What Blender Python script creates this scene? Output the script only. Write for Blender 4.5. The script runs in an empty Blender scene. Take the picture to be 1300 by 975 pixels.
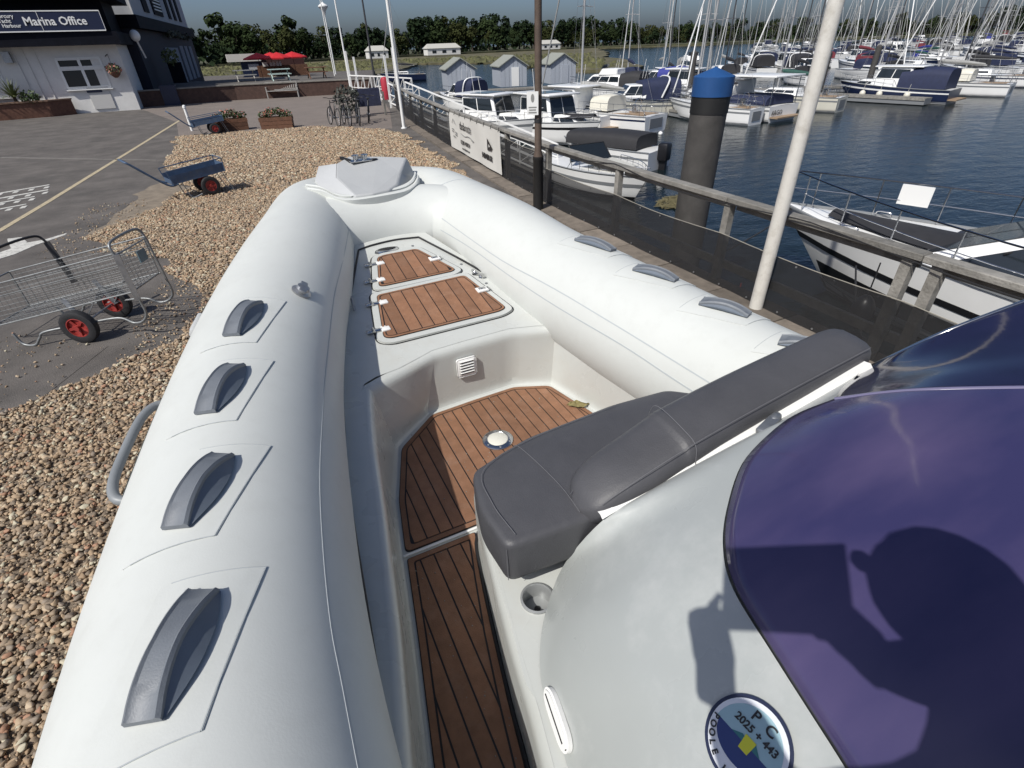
import bpy, bmesh, math, random
from mathutils import Vector, Matrix
from mathutils import noise as mnoise
random.seed(7)
SC = bpy.context.scene
COL = SC.collection
PI = math.pi
R = math.radians

# ------------------------------------------------------------------ camera, sky, sun, exposure
H = 2.75
def setup_camera():
    pit, roll, yaw = R(34), R(2), R(25)
    fw = Vector((math.sin(yaw)*math.cos(pit), math.cos(yaw)*math.cos(pit), -math.sin(pit)))
    rt0 = Vector((math.cos(yaw), -math.sin(yaw), 0)); up0 = rt0.cross(fw)
    rt = rt0*math.cos(roll) - up0*math.sin(roll); up = rt.cross(fw)
    cd = bpy.data.cameras.new('camera'); cam = bpy.data.objects.new('camera', cd); COL.objects.link(cam)
    cd.sensor_width = 36; cd.lens = 36*643/1300; cd.clip_start = 0.02; cd.clip_end = 6000
    m = Matrix((rt, up, -fw)).transposed().to_4x4(); m.translation = (0, 0, H)
    cam.matrix_world = m; SC.camera = cam
setup_camera()

SUN_AZ, SUN_EL = R(64), R(49.5)         # shadows fall towards SUN_AZ (from +Y to +X)
def setup_light():
    w = bpy.data.worlds.new('World'); SC.world = w; w.use_nodes = True
    nt = w.node_tree; bg = nt.nodes['Background']
    sky = nt.nodes.new('ShaderNodeTexSky'); sky.sky_type = 'NISHITA'; sky.sun_disc = False
    sky.sun_elevation = SUN_EL; sky.sun_rotation = SUN_AZ + PI
    sky.air_density = 0.7; sky.dust_density = 2.5; sky.ozone_density = 5.0
    nt.links.new(sky.outputs[0], bg.inputs[0]); bg.inputs[1].default_value = 0.097
    ld = bpy.data.lights.new('sun', 'SUN'); ld.energy = 4.3; ld.angle = R(0.53); ld.color = (1.0, 0.965, 0.9)
    lo = bpy.data.objects.new('sun', ld); COL.objects.link(lo)
    d = Vector((math.sin(SUN_AZ)*math.cos(SUN_EL), math.cos(SUN_AZ)*math.cos(SUN_EL), -math.sin(SUN_EL)))
    lo.rotation_euler = d.to_track_quat('-Z', 'Y').to_euler(); lo.location = (-20, -10, 30)
setup_light()
vs = SC.view_settings
vs.view_transform = 'Standard'; vs.look = 'None'; vs.gamma = 1.0; vs.use_curve_mapping = False; vs.exposure = 0.0

# ------------------------------------------------------------------ materials
def mat(name, col, rough=0.5, metal=0.0, var=0.0, scale=8.0, bump=0.0, bscale=60.0, spec=0.5, coat=0.0,
        trans=0.0, alpha=1.0, stain=None, stain_amt=0.0, stain_scale=3.0, rvar=0.0):
    m = bpy.data.materials.new(name); m.use_nodes = True
    nt = m.node_tree; N = nt.nodes; L = nt.links
    b = N['Principled BSDF']
    b.inputs['Roughness'].default_value = rough; b.inputs['Metallic'].default_value = metal
    b.inputs['Specular IOR Level'].default_value = spec
    b.inputs['Coat Weight'].default_value = coat; b.inputs['Coat Roughness'].default_value = 0.097
    b.inputs['Transmission Weight'].default_value = trans; b.inputs['Alpha'].default_value = alpha
    c4 = (*col, 1)
    b.inputs['Base Color'].default_value = c4
    tc = None
    if var or bump or stain or rvar:
        tc = N.new('ShaderNodeTexCoord')
    out = None
    if var:
        n = N.new('ShaderNodeTexNoise'); n.inputs['Scale'].default_value = scale; n.inputs['Detail'].default_value = 6
        n.inputs['Roughness'].default_value = 0.65
        L.new(tc.outputs['Object'], n.inputs['Vector'])
        rp = N.new('ShaderNodeValToRGB')
        rp.color_ramp.elements[0].position = 0.3; rp.color_ramp.elements[1].position = 0.7
        rp.color_ramp.elements[0].color = (*[c*(1-var) for c in col], 1)
        rp.color_ramp.elements[1].color = (*[min(1, c*(1+var)) for c in col], 1)
        L.new(n.outputs['Fac'], rp.inputs['Fac']); out = rp.outputs['Color']
    if stain:
        n2 = N.new('ShaderNodeTexNoise'); n2.inputs['Scale'].default_value = stain_scale; n2.inputs['Detail'].default_value = 8
        n2.inputs['Roughness'].default_value = 0.7
        L.new(tc.outputs['Object'], n2.inputs['Vector'])
        r2 = N.new('ShaderNodeValToRGB'); r2.color_ramp.elements[0].position = 0.5; r2.color_ramp.elements[1].position = 0.72
        r2.color_ramp.elements[0].color = (0, 0, 0, 1); r2.color_ramp.elements[1].color = (stain_amt,)*3 + (1,)
        L.new(n2.outputs['Fac'], r2.inputs['Fac'])
        mx = N.new('ShaderNodeMix'); mx.data_type = 'RGBA'
        L.new(r2.outputs['Color'], mx.inputs[0])
        if out: L.new(out, mx.inputs[6])
        else: mx.inputs[6].default_value = c4
        mx.inputs[7].default_value = (*stain, 1); out = mx.outputs[2]
    if out: L.new(out, b.inputs['Base Color'])
    if rvar:
        n4 = N.new('ShaderNodeTexNoise'); n4.inputs['Scale'].default_value = 5; n4.inputs['Detail'].default_value = 5
        L.new(tc.outputs['Object'], n4.inputs['Vector'])
        mr = N.new('ShaderNodeMapRange'); mr.inputs[1].default_value = 0.3; mr.inputs[2].default_value = 0.7
        mr.inputs[3].default_value = max(0.02, rough-rvar); mr.inputs[4].default_value = rough+rvar
        L.new(n4.outputs['Fac'], mr.inputs[0]); L.new(mr.outputs[0], b.inputs['Roughness'])
    if bump:
        n3 = N.new('ShaderNodeTexNoise'); n3.inputs['Scale'].default_value = bscale; n3.inputs['Detail'].default_value = 4
        L.new(tc.outputs['Object'], n3.inputs['Vector'])
        bp = N.new('ShaderNodeBump'); bp.inputs['Strength'].default_value = bump; bp.inputs['Distance'].default_value = 0.02
        L.new(n3.outputs['Fac'], bp.inputs['Height']); L.new(bp.outputs['Normal'], b.inputs['Normal'])
    return m

# ------------------------------------------------------------------ mesh builder
class MB:
    def __init__(s): s.v = []; s.f = []; s.mi = []; s.cur = 0
    def add(s, vs_, fs):
        o = len(s.v); s.v += [tuple(p) for p in vs_]
        for f in fs: s.f.append(tuple(i+o for i in f)); s.mi.append(s.cur)
        return s
    def use(s, i): s.cur = i; return s
    def poly(s, pts): return s.add(pts, [tuple(range(len(pts)))])
    def box(s, c, sz, rot=None):
        x, y, z = sz[0]/2, sz[1]/2, sz[2]/2
        P = [Vector(p) for p in ((-x,-y,-z),(x,-y,-z),(x,y,-z),(-x,y,-z),(-x,-y,z),(x,-y,z),(x,y,z),(-x,y,z))]
        if rot is not None:
            if not isinstance(rot, Matrix): rot = Matrix.Rotation(rot, 3, 'Z')
            P = [rot@p for p in P]
        c = Vector(c)
        return s.add([p+c for p in P], [(0,3,2,1),(4,5,6,7),(0,1,5,4),(1,2,6,5),(2,3,7,6),(3,0,4,7)])
    def beam(s, p, q, w, h, up=(0,0,1)):
        p, q = Vector(p), Vector(q); d = (q-p); L = d.length; d.normalize()
        u = Vector(up); x = d.cross(u)
        if x.length < 1e-4: x = d.cross(Vector((1,0,0)))
        x.normalize(); z = x.cross(d)
        return s.box((p+q)/2, (w, L, h), Matrix((x, d, z)).transposed())
    def tube(s, path, r, n=8, closed=False, caps=True):
        P = [Vector(p) for p in path]; m = len(P)
        rs = r if isinstance(r, (list, tuple)) else [r]*m
        T = []
        for i in range(m):
            a = P[i-1] if (i > 0 or closed) else P[i]; b = P[(i+1) % m] if (i < m-1 or closed) else P[i]
            t = b-a
            T.append(t.normalized() if t.length > 1e-9 else Vector((0,0,1)))
        u = T[0].cross(Vector((0,0,1)))
        if u.length < 1e-3: u = T[0].cross(Vector((0,1,0)))
        u.normalize(); vv = []
        for i in range(m):
            u = (u - T[i]*u.dot(T[i]))
            if u.length < 1e-6: u = T[i].orthogonal()
            u.normalize(); w = T[i].cross(u)
            for k in range(n):
                a = 2*PI*k/n
                vv.append(P[i]+(u*math.cos(a)+w*math.sin(a))*rs[i])
        fs = []
        for i in range(m if closed else m-1):
            j = (i+1) % m
            for k in range(n):
                k2 = (k+1) % n
                fs.append((i*n+k, i*n+k2, j*n+k2, j*n+k))
        if caps and not closed:
            fs.append(tuple(range(n-1, -1, -1))); fs.append(tuple((m-1)*n+k for k in range(n)))
        return s.add(vv, fs)
    def lathe(s, prof, c=(0,0,0), n=16, rot=None, caps=True):
        c = Vector(c); vv = []
        for (r, z) in prof:
            for k in range(n):
                a = 2*PI*k/n; p = Vector((r*math.cos(a), r*math.sin(a), z))
                if rot is not None: p = rot@p
                vv.append(p+c)
        fs = []; m = len(prof)
        for i in range(m-1):
            for k in range(n):
                k2 = (k+1) % n
                fs.append((i*n+k, i*n+k2, (i+1)*n+k2, (i+1)*n+k))
        if caps:
            if prof[0][0] > 1e-6: fs.append(tuple(range(n-1, -1, -1)))
            if prof[-1][0] > 1e-6: fs.append(tuple((m-1)*n+k for k in range(n)))
        return s.add(vv, fs)
    def prism(s, pts, z0, z1, top=None):
        n = len(pts); area = sum(pts[i][0]*pts[(i+1)%n][1]-pts[(i+1)%n][0]*pts[i][1] for i in range(n))
        if area < 0: pts = pts[::-1]
        f0 = z0 if callable(z0) else (lambda x, y: z0); f1 = z1 if callable(z1) else (lambda x, y: z1)
        vv = [(p[0], p[1], f0(p[0], p[1])) for p in pts]+[(p[0], p[1], f1(p[0], p[1])) for p in pts]
        fs = [tuple(range(n-1, -1, -1)), tuple(range(n, 2*n))]+[(i, (i+1)%n, n+(i+1)%n, n+i) for i in range(n)]
        return s.add(vv, fs)
    def grid(s, rows, closed=False, flip=False):
        m = len(rows); n = len(rows[0]); vv = [p for r in rows for p in r]; fs = []
        for i in range(m-1):
            for k in range(n if closed else n-1):
                k2 = (k+1) % n; f = (i*n+k, i*n+k2, (i+1)*n+k2, (i+1)*n+k)
                fs.append(f[::-1] if flip else f)
        return s.add(vv, fs)
    def loft(s, secs, caps=True):
        n = len(secs[0]); o = len(s.v); s.grid(secs, closed=True)
        if caps:
            s.f.append(tuple(o+k for k in range(n-1, -1, -1))); s.mi.append(s.cur)
            s.f.append(tuple(o+(len(secs)-1)*n+k for k in range(n))); s.mi.append(s.cur)
        return s
    def ball(s, c, r, sc=(1,1,1), n=10, m=7):
        prof = [(math.sin(PI*i/m)*r, -math.cos(PI*i/m)*r) for i in range(m+1)]
        prof[0] = (1e-4*r, -r); prof[-1] = (1e-4*r, r)
        return s.lathe(prof, c, n, Matrix.Diagonal(sc), caps=False)
    def rbox(s, c, sz, r=0.02, seg=2, rot=None):
        bm = bmesh.new(); bmesh.ops.create_cube(bm, size=1)
        for v in bm.verts: v.co = Vector((v.co.x*sz[0], v.co.y*sz[1], v.co.z*sz[2]))
        bmesh.ops.bevel(bm, geom=bm.edges[:], offset=r, segments=seg, profile=0.5, affect='EDGES')
        if rot is not None and not isinstance(rot, Matrix): rot = Matrix.Rotation(rot, 3, 'Z')
        c = Vector(c); bm.verts.ensure_lookup_table()
        vv = [((rot@v.co) if rot is not None else v.co)+c for v in bm.verts]
        fs = [tuple(v.index for v in f.verts) for f in bm.faces]
        bm.free(); return s.add(vv, fs)
    def xform(s, M):
        s.v = [tuple(M@Vector(p)) for p in s.v]; return s
    def build(s, name, m, parent=None, smooth=None, org=None, label=None):
        me = bpy.data.meshes.new(name)
        vv = s.v
        if org is None and parent is not None: org = ORG.get(parent.name)
        if org is not None: vv = [(p[0]-org[0], p[1]-org[1], p[2]-org[2]) for p in vv]
        me.from_pydata(vv, [], s.f)
        ms = m if isinstance(m, (list, tuple)) else [m]
        for k in ms: me.materials.append(k)
        if len(ms) > 1: me.polygons.foreach_set('material_index', s.mi)
        if smooth is not None:
            me.polygons.foreach_set('use_smooth', [True]*len(me.polygons))
            me.set_sharp_from_angle(angle=R(smooth))
        me.update()
        ob = bpy.data.objects.new(name, me); COL.objects.link(ob)
        if parent is not None:
            ob.parent = parent
            if parent.name in ORG: ORG[ob.name] = ORG[parent.name]
        elif org is not None: ob.location = org
        if label: ob['label'] = label
        return ob
ORG = {}
def tag(o, label, cat, group=None):
    o['label'] = label; o['category'] = cat
    if group: o['group'] = group
    return o
def kind(o, k): o['kind'] = k; return o
def thing(name, label, cat, loc=(0,0,0), rz=0, group=None, local=False):
    """an Empty at the thing's base; parts are modelled in world coordinates unless local"""
    o = bpy.data.objects.new(name, None); COL.objects.link(o); o.empty_display_size = 0.2
    o.location = loc; o.rotation_euler = (0, 0, rz)
    if not local: ORG[o.name] = tuple(loc)
    return tag(o, label, cat, group)
def dup(root, loc, rz=0.0, label=None, group=None, sc=None):
    r = root.copy(); COL.objects.link(r); r.location = loc; r.rotation_euler = (0, 0, rz)
    if sc: r.scale = (sc, sc, sc)
    if label: r['label'] = label
    if group: r['group'] = group
    for ch in root.children:
        c = ch.copy(); COL.objects.link(c); c.parent = r
        for g in ch.children:
            d = g.copy(); COL.objects.link(d); d.parent = c
    return r
def one(name, mb, m, label, cat, group=None, smooth=None, org=None):
    if org is None and mb.v:
        n = len(mb.v); org = (sum(p[0] for p in mb.v)/n, sum(p[1] for p in mb.v)/n, min(p[2] for p in mb.v))
    return tag(mb.build(name, m, None, smooth, org), label, cat, group)
def cr(pts, n=8, closed=False):
    """Catmull-Rom through tuples of any length"""
    P = [list(p) for p in pts]; D = len(P[0]); out = []
    m = len(P)
    for i in range(m if closed else m-1):
        g = (lambda k: P[k % m]) if closed else (lambda k: P[k] if 0 <= k < m else
             [2*P[0][d]-P[1][d] for d in range(D)] if k < 0 else [2*P[-1][d]-P[-2][d] for d in range(D)])
        a, b, c, e = g(i-1), g(i), g(i+1), g(i+2)
        for j in range(n):
            t = j/n
            out.append(tuple(.5*(2*b[d]+(c[d]-a[d])*t+(2*a[d]-5*b[d]+4*c[d]-e[d])*t*t+(-a[d]+3*b[d]-3*c[d]+e[d])*t**3) for d in range(D)))
    if not closed: out.append(tuple(P[-1]))
    return out
def lerp(a, b, t): return tuple(a[i]+(b[i]-a[i])*t for i in range(len(a)))
def clip_strip(poly, x0, x1, ax=0):
    def half(P, val, keep_less):
        o = []
        for i in range(len(P)):
            a, b = P[i], P[(i+1) % len(P)]
            ia = (a[ax] <= val) == keep_less; ib = (b[ax] <= val) == keep_less
            if ia: o.append(a)
            if ia != ib:
                t = (val-a[ax])/(b[ax]-a[ax]); o.append((a[0]+(b[0]-a[0])*t, a[1]+(b[1]-a[1])*t))
        return o
    P = half(poly, x1, True)
    if len(P) >= 3: P = half(P, x0, False)
    return P if len(P) >= 3 else []
def inset(poly, d):
    """shrink a convex-ish polygon by d"""
    n = len(poly); ar = sum(poly[i][0]*poly[(i+1)%n][1]-poly[(i+1)%n][0]*poly[i][1] for i in range(n))
    if ar < 0: poly = poly[::-1]
    out = []
    for i in range(n):
        p0, p1, p2 = Vector(poly[i-1]), Vector(poly[i]), Vector(poly[(i+1) % n])
        e1 = (p1-p0).normalized(); e2 = (p2-p1).normalized()
        n1 = Vector((-e1.y, e1.x)); n2 = Vector((-e2.y, e2.x)); bis = n1+n2
        k = d/max(0.35, (1+n1.dot(n2))/1.0)
        out.append((p1.x+bis.x*k, p1.y+bis.y*k))
    return out
def round_poly(poly, r, n=4):
    out = []; m = len(poly)
    for i in range(m):
        p0, p1, p2 = Vector(poly[i-1]), Vector(poly[i]), Vector(poly[(i+1) % m])
        a = p1+(p0-p1).normalized()*min(r, (p0-p1).length*.45); b = p1+(p2-p1).normalized()*min(r, (p2-p1).length*.45)
        for k in range(n+1):
            t = k/n; q = a*(1-t)**2+p1*2*t*(1-t)+b*t*t; out.append((q.x, q.y))
    return out
def text_mb(txt, size, name, m, M, parent=None, extrude=0.002, align='LEFT', bold=0.0, sx=1.0):
    """lettering as a mesh, placed by matrix M (x along the line, y up, z out of the face)"""
    cu = bpy.data.curves.new(name, 'FONT'); cu.body = txt; cu.size = size; cu.extrude = extrude; cu.align_x = align
    cu.offset = bold; cu.resolution_u = 2
    tmp = bpy.data.objects.new(name, cu); COL.objects.link(tmp)
    dg = bpy.context.evaluated_depsgraph_get(); dg.update()
    me = bpy.data.meshes.new_from_object(tmp.evaluated_get(dg))
    bpy.data.objects.remove(tmp); bpy.data.curves.remove(cu)
    MB_ = MB()
    vv = [M@Vector((v.co.x*sx, v.co.y, v.co.z)) for v in me.vertices]
    MB_.add(vv, [tuple(p.vertices) for p in me.polygons]); bpy.data.meshes.remove(me)
    return MB_.build(name, m, parent)
def frame_m(o, x, y):
    x = Vector(x).normalized(); y = Vector(y); y = (y-x*y.dot(x)).normalized(); z = x.cross(y)
    m = Matrix((x, y, z)).transposed().to_4x4(); m.translation = o; return m

M = {}
def defmats():
    D = M
    D['tube'] = mat('hypalon_white', (.575,.592,.568), .48, var=.02, scale=2.5, bump=.03, bscale=200, stain=(.50,.51,.48), stain_amt=.3, stain_scale=14, rvar=.06, spec=.28)
    D['seam'] = mat('tube_seam', (.42,.45,.46), .5)
    D['gel'] = mat('gelcoat_cream', (.52,.535,.51), .3, var=.03, scale=3, coat=.3, stain=(.45,.42,.36), stain_amt=.25, stain_scale=7, rvar=.08)
    D['gelgrey'] = mat('gelcoat_grey', (.37,.39,.38), .34, var=.04, scale=2, coat=.2, stain=(.6,.6,.58), stain_amt=.3, stain_scale=4, rvar=.1)
    D['nose'] = mat('nose_moulding', (.40,.41,.41), .5, var=.04, scale=4, bump=.05, bscale=150)
    D['nosel'] = mat('nose_moulding_light', (.50,.51,.51), .5, var=.03, scale=4)
    D['teak'] = mat('teak_foam', (.235,.117,.064), .75, var=.16, scale=14, bump=.15, bscale=220, stain=(.36,.22,.15), stain_amt=.35, stain_scale=9)
    D['caulk'] = mat('black_caulk', (.012,.012,.013), .6)
    D['handle'] = mat('grey_rubber', (.15,.165,.185), .5, var=.08, scale=20, bump=.08, bscale=250)
    D['handleside'] = mat('grey_rubber_web', (.13,.155,.19), .6, var=.08, scale=20)
    D['cupgrey'] = mat('cup_holder_grey', (.30,.31,.31), .35, .3)
    D['vinyl'] = mat('charcoal_vinyl', (.066,.066,.072), .5, var=.10, scale=6, bump=.12, bscale=260)
    D['thread'] = mat('stitching', (.13,.13,.14), .7)
    D['steel'] = mat('stainless_steel', (.6,.6,.6), .2, 1.0)
    D['dullsteel'] = mat('galvanised_steel', (.36,.37,.38), .45, .8, var=.2, scale=20)
    D['white'] = mat('white_plastic', (.8,.8,.78), .35)
    D['rubber'] = mat('black_rubber', (.02,.02,.022), .6, var=.2, scale=30)
    D['red'] = mat('red_wheel', (.30,.035,.03), .5, var=.15, scale=20)
    D['dirtyred'] = D['red']
    D['wire'] = mat('wire_zinc', (.25,.26,.26), .5, .6, var=.25, scale=15)
    D['blue'] = mat('blue_paint', (.06,.10,.17), .5, var=.2, scale=9, stain=(.12,.13,.13), stain_amt=.6, stain_scale=8)
    D['bluelabel'] = mat('blue_grey_panel', (.12,.20,.24), .5, var=.15)
    D['wood'] = mat('weathered_wood', (.215,.205,.185), .8, var=.3, scale=6, bump=.4, bscale=40, stain=(.09,.085,.075), stain_amt=.7, stain_scale=5)
    D['brownwood'] = mat('brown_wood', (.13,.06,.033), .75, var=.25, scale=5, bump=.3, bscale=40)
    D['polebrown'] = mat('brown_pole', (.085,.06,.045), .7, var=.25, scale=6, bump=.2)
    D['polewhite'] = mat('white_pole_paint', (.62,.6,.55), .5, var=.05, scale=6, stain=(.35,.32,.26), stain_amt=.55, stain_scale=8, bump=.1)
    D['paintw'] = mat('white_paint', (.78,.78,.76), .4)
    D['mesh'] = mat('debris_mesh', (.012,.012,.013), .7, alpha=.80)
    D['banner'] = mat('banner_pvc', (.62,.61,.57), .5, var=.05, scale=2)
    D['ink'] = mat('black_print', (.02,.02,.022), .5)
    D['inkgrey'] = mat('grey_print', (.25,.25,.24), .5)
    D['inkyellow'] = mat('yellow_print', (.7,.6,.25), .5)
    D['wallw'] = mat('white_brick_paint', (.68,.67,.645), .7, var=.06, scale=3, bump=.2, bscale=30)
    D['dark'] = mat('dark_cladding', (.006,.007,.012), .7, var=.3, scale=3, spec=.12)
    D['navy'] = mat('navy_sign', (.012,.018,.05), .4)
    D['greyclad'] = mat('grey_cladding', (.42,.43,.45), .7, var=.08, scale=2)
    D['glass'] = mat('dark_glass', (.015,.02,.025), .08, spec=.7)
    D['roof'] = mat('roof_slate', (.04,.042,.05), .8, var=.2)
    D['terracotta'] = mat('brick_brown', (.14,.065,.042), .85, var=.3, scale=8, bump=.3)
    D['leaf'] = mat('plant_leaf', (.045,.075,.022), .6, var=.4, scale=12)
    D['leaflight'] = mat('pale_leaf', (.10,.12,.045), .6, var=.3, scale=12)
    D['flower'] = mat('pink_flower', (.45,.16,.12), .6, var=.4, scale=40)
    D['redcloth'] = mat('red_canvas', (.50,.015,.02), .7, var=.1, scale=3)
    D['bluecap'] = mat('blue_pile_cap', (.016,.07,.21), .45, var=.08, scale=4)
    D['pile'] = mat('pile_tar', (.06,.056,.052), .75, var=.25, scale=4, bump=.3)
    D['blackband'] = mat('black_band', (.012,.012,.012), .6)
    D['bgel'] = mat('boat_white', (.80,.80,.785), .25, var=.03, scale=1.5, coat=.2)
    D['bcream'] = mat('boat_cream', (.62,.60,.52), .3, var=.04, scale=1.5)
    D['bnavy'] = mat('boat_navy', (.012,.02,.055), .3, var=.1, scale=3)
    D['bblack'] = mat('boat_black', (.012,.012,.014), .35)
    D['bgrey'] = mat('boat_grey', (.20,.21,.22), .4)
    D['canvnavy'] = mat('canvas_navy', (.015,.022,.06), .75, var=.15, scale=4)
    D['canvblack'] = mat('canvas_charcoal', (.022,.022,.025), .75, var=.15, scale=4)
    D['canvgrey'] = mat('canvas_grey', (.30,.30,.29), .75, var=.12, scale=4)
    D['canvgreen'] = mat('canvas_green', (.02,.075,.06), .75, var=.15, scale=4)
    D['canvblue'] = mat('canvas_blue', (.03,.04,.24), .7, var=.15, scale=4)
    D['canvred'] = mat('canvas_maroon', (.16,.03,.04), .75, var=.15, scale=4)
    D['canvtan'] = mat('canvas_tan', (.42,.33,.23), .75, var=.12, scale=4)
    D['mast'] = mat('mast_alloy', (.42,.42,.42), .45, .3)
    D['mastdark'] = mat('mast_carbon', (.05,.05,.055), .45)
    D['rig'] = mat('rigging_wire', (.28,.28,.28), .5, .4)
    D['bdeck'] = mat('teak_deck_pale', (.28,.20,.13), .7, var=.15)
    D['rope'] = mat('rope', (.3,.28,.24), .8)
    D['bark'] = mat('bark', (.06,.045,.035), .85, var=.3)
    D['concrete'] = mat('concrete', (.23,.215,.19), .85, var=.2, scale=5, bump=.3, bscale=40, stain=(.1,.095,.08), stain_amt=.6, stain_scale=2)
    D['capstone'] = mat('quay_stone', (.16,.135,.11), .85, var=.3, scale=6, bump=.4, bscale=30)
    D['linew'] = mat('road_paint', (.55,.54,.5), .7, var=.12, scale=6, stain=(.10,.10,.095), stain_amt=.9, stain_scale=14)
    D['liney'] = mat('road_paint_cream', (.45,.38,.25), .7, var=.15, scale=6, stain=(.10,.095,.09), stain_amt=.8, stain_scale=14)
    D['skin'] = mat('skin', (.5,.3,.22), .5)
    D['cloth'] = mat('dark_shirt', (.03,.04,.06), .8)
defmats()
def perspex():
    m = bpy.data.materials.new('tinted_perspex'); m.use_nodes = True; nt = m.node_tree; N = nt.nodes; L = nt.links
    b = N['Principled BSDF']
    tc = N.new('ShaderNodeTexCoord')
    n = N.new('ShaderNodeTexNoise'); n.inputs['Scale'].default_value = 2.2; n.inputs['Detail'].default_value = 6
    mp = N.new('ShaderNodeMapping'); mp.inputs['Scale'].default_value = (1, 2.5, 1)
    L.new(tc.outputs['Object'], mp.inputs[0]); L.new(mp.outputs[0], n.inputs['Vector'])
    r = N.new('ShaderNodeValToRGB'); r.color_ramp.elements[0].position = .35; r.color_ramp.elements[1].position = .75
    r.color_ramp.elements[0].color = (.036, .033, .098, 1); r.color_ramp.elements[1].color = (.084, .066, .145, 1)
    L.new(n.outputs['Fac'], r.inputs[0]); L.new(r.outputs[0], b.inputs['Base Color'])
    # wiping marks and dust
    n2 = N.new('ShaderNodeTexNoise'); n2.inputs['Scale'].default_value = 6; n2.inputs['Detail'].default_value = 7; n2.inputs['Distortion'].default_value = 1.5
    L.new(mp.outputs[0], n2.inputs['Vector'])
    mr = N.new('ShaderNodeMapRange'); mr.inputs[1].default_value = .4; mr.inputs[2].default_value = .75; mr.inputs[3].default_value = .07; mr.inputs[4].default_value = .24
    L.new(n2.outputs['Fac'], mr.inputs[0]); L.new(mr.outputs[0], b.inputs['Roughness'])
    b.inputs['IOR'].default_value = 1.5; b.inputs['Coat Weight'].default_value = .3; b.inputs['Coat Roughness'].default_value = .05
    return m
M['perspex'] = perspex()
M['perspexdark'] = mat('tinted_perspex_dark', (.012,.013,.040), .06, var=.25, scale=3, bump=.10, bscale=5, coat=.6, spec=.6)  # darker, glossier tint than the main panel, its dark look set in the colour
def per_piece(m, lo, hi):
    """every plank its own shade"""
    nt = m.node_tree; N = nt.nodes; L = nt.links; b = N['Principled BSDF']; src = b.inputs['Base Color'].links[0].from_socket
    oi = N.new('ShaderNodeObjectInfo'); mr = N.new('ShaderNodeMapRange'); mr.inputs[3].default_value = lo; mr.inputs[4].default_value = hi; L.new(oi.outputs['Random'], mr.inputs[0])
    mx = N.new('ShaderNodeMix'); mx.data_type = 'RGBA'; mx.blend_type = 'MULTIPLY'; mx.inputs[0].default_value = 1; L.new(src, mx.inputs[6]); L.new(mr.outputs[0], mx.inputs[7]); L.new(mx.outputs[2], b.inputs['Base Color'])
def low_bump(m, scale, strength):
    """broad puckers added under the fine grain"""
    nt = m.node_tree; N = nt.nodes; L = nt.links; b = N['Principled BSDF']; tc = N.new('ShaderNodeTexCoord'); n = N.new('ShaderNodeTexNoise'); n.inputs['Scale'].default_value = scale; n.inputs['Detail'].default_value = 3; n.inputs['Distortion'].default_value = .8
    L.new(tc.outputs['Object'], n.inputs['Vector']); bp = N.new('ShaderNodeBump'); bp.inputs['Strength'].default_value = strength; bp.inputs['Distance'].default_value = .02; L.new(n.outputs['Fac'], bp.inputs['Height'])
    if b.inputs['Normal'].links: L.new(b.inputs['Normal'].links[0].from_socket, bp.inputs['Normal'])
    L.new(bp.outputs['Normal'], b.inputs['Normal'])
per_piece(M['teak'], .84, 1.14); per_piece(M['wood'], .8, 1.2); per_piece(M['capstone'], .75, 1.25); per_piece(M['brownwood'], .8, 1.2)
low_bump(M['vinyl'], 9, .13)
# ------------------------------------------------------------------ the inflatable boat in the foreground
LPATH = [(-.351,-.9,1.46,.34),(-.389,.3,1.46,.34),(-.379,.9,1.46,.34),(-.317,1.5,1.47,.34),(-.225,2.1,1.49,.34),(-.089,2.7,1.53,.34),
         (.061,3.2,1.58,.335),(.22,3.8,1.605,.32),(.349,4.315,1.622,.30),(.50,4.55,1.645,.26)]
RPATH = [(1.877,-.9,1.35,.335),(1.865,.3,1.35,.335),(1.825,.9,1.36,.335),(1.756,1.5,1.38,.335),(1.664,2.1,1.42,.335),(1.566,2.7,1.47,.33),
         (1.496,3.2,1.54,.325),(1.43,3.8,1.575,.315),(1.367,4.315,1.602,.30),(1.17,4.55,1.645,.26)]
def tube_frames(path, n=10):
    q = cr(path, n); out = []
    for i, p in enumerate(q):
        a = Vector(q[max(0, i-1)][:3]); b = Vector(q[min(len(q)-1, i+1)][:3]); T = (b-a).normalized()
        S = T.cross(Vector((0,0,1))).normalized(); U = S.cross(T)
        out.append((Vector(p[:3]), p[3], T, S, U))
    return out
LF = tube_frames(LPATH); RF = tube_frames(RPATH)
def on_tube(F, y, ang, off=0.0):
    """point on a tube at station y; ang from straight up, positive towards starboard"""
    for i in range(len(F)-1):
        if F[i][0].y <= y <= F[i+1][0].y:
            t = (y-F[i][0].y)/(F[i+1][0].y-F[i][0].y)
            C = F[i][0].lerp(F[i+1][0], t); r = F[i][1]+(F[i+1][1]-F[i][1])*t
            S = F[i][3].lerp(F[i+1][3], t).normalized(); U = F[i][4].lerp(F[i+1][4], t).normalized(); T = F[i][2]
            n = U*math.cos(ang)+S*math.sin(ang)
            return C+n*(r+off), n, T
    return F[-1][0], F[-1][4], F[-1][2]
def ang_of(F, p):
    """tube angle of a world point"""
    y = p[1]
    for i in range(len(F)-1):
        if F[i][0].y <= y <= F[i+1][0].y:
            C = F[i][0].lerp(F[i+1][0], (y-F[i][0].y)/(F[i+1][0].y-F[i][0].y)); d = Vector(p)-C
            return math.atan2(d.dot(F[i][3]), d.dot(F[i][4]))
    return 0
RIB = thing('inflatable_boat', 'large white inflatable boat with teak effect deck and purple windscreen in the foreground', 'boat', (.8, 1.8, 0))
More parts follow.
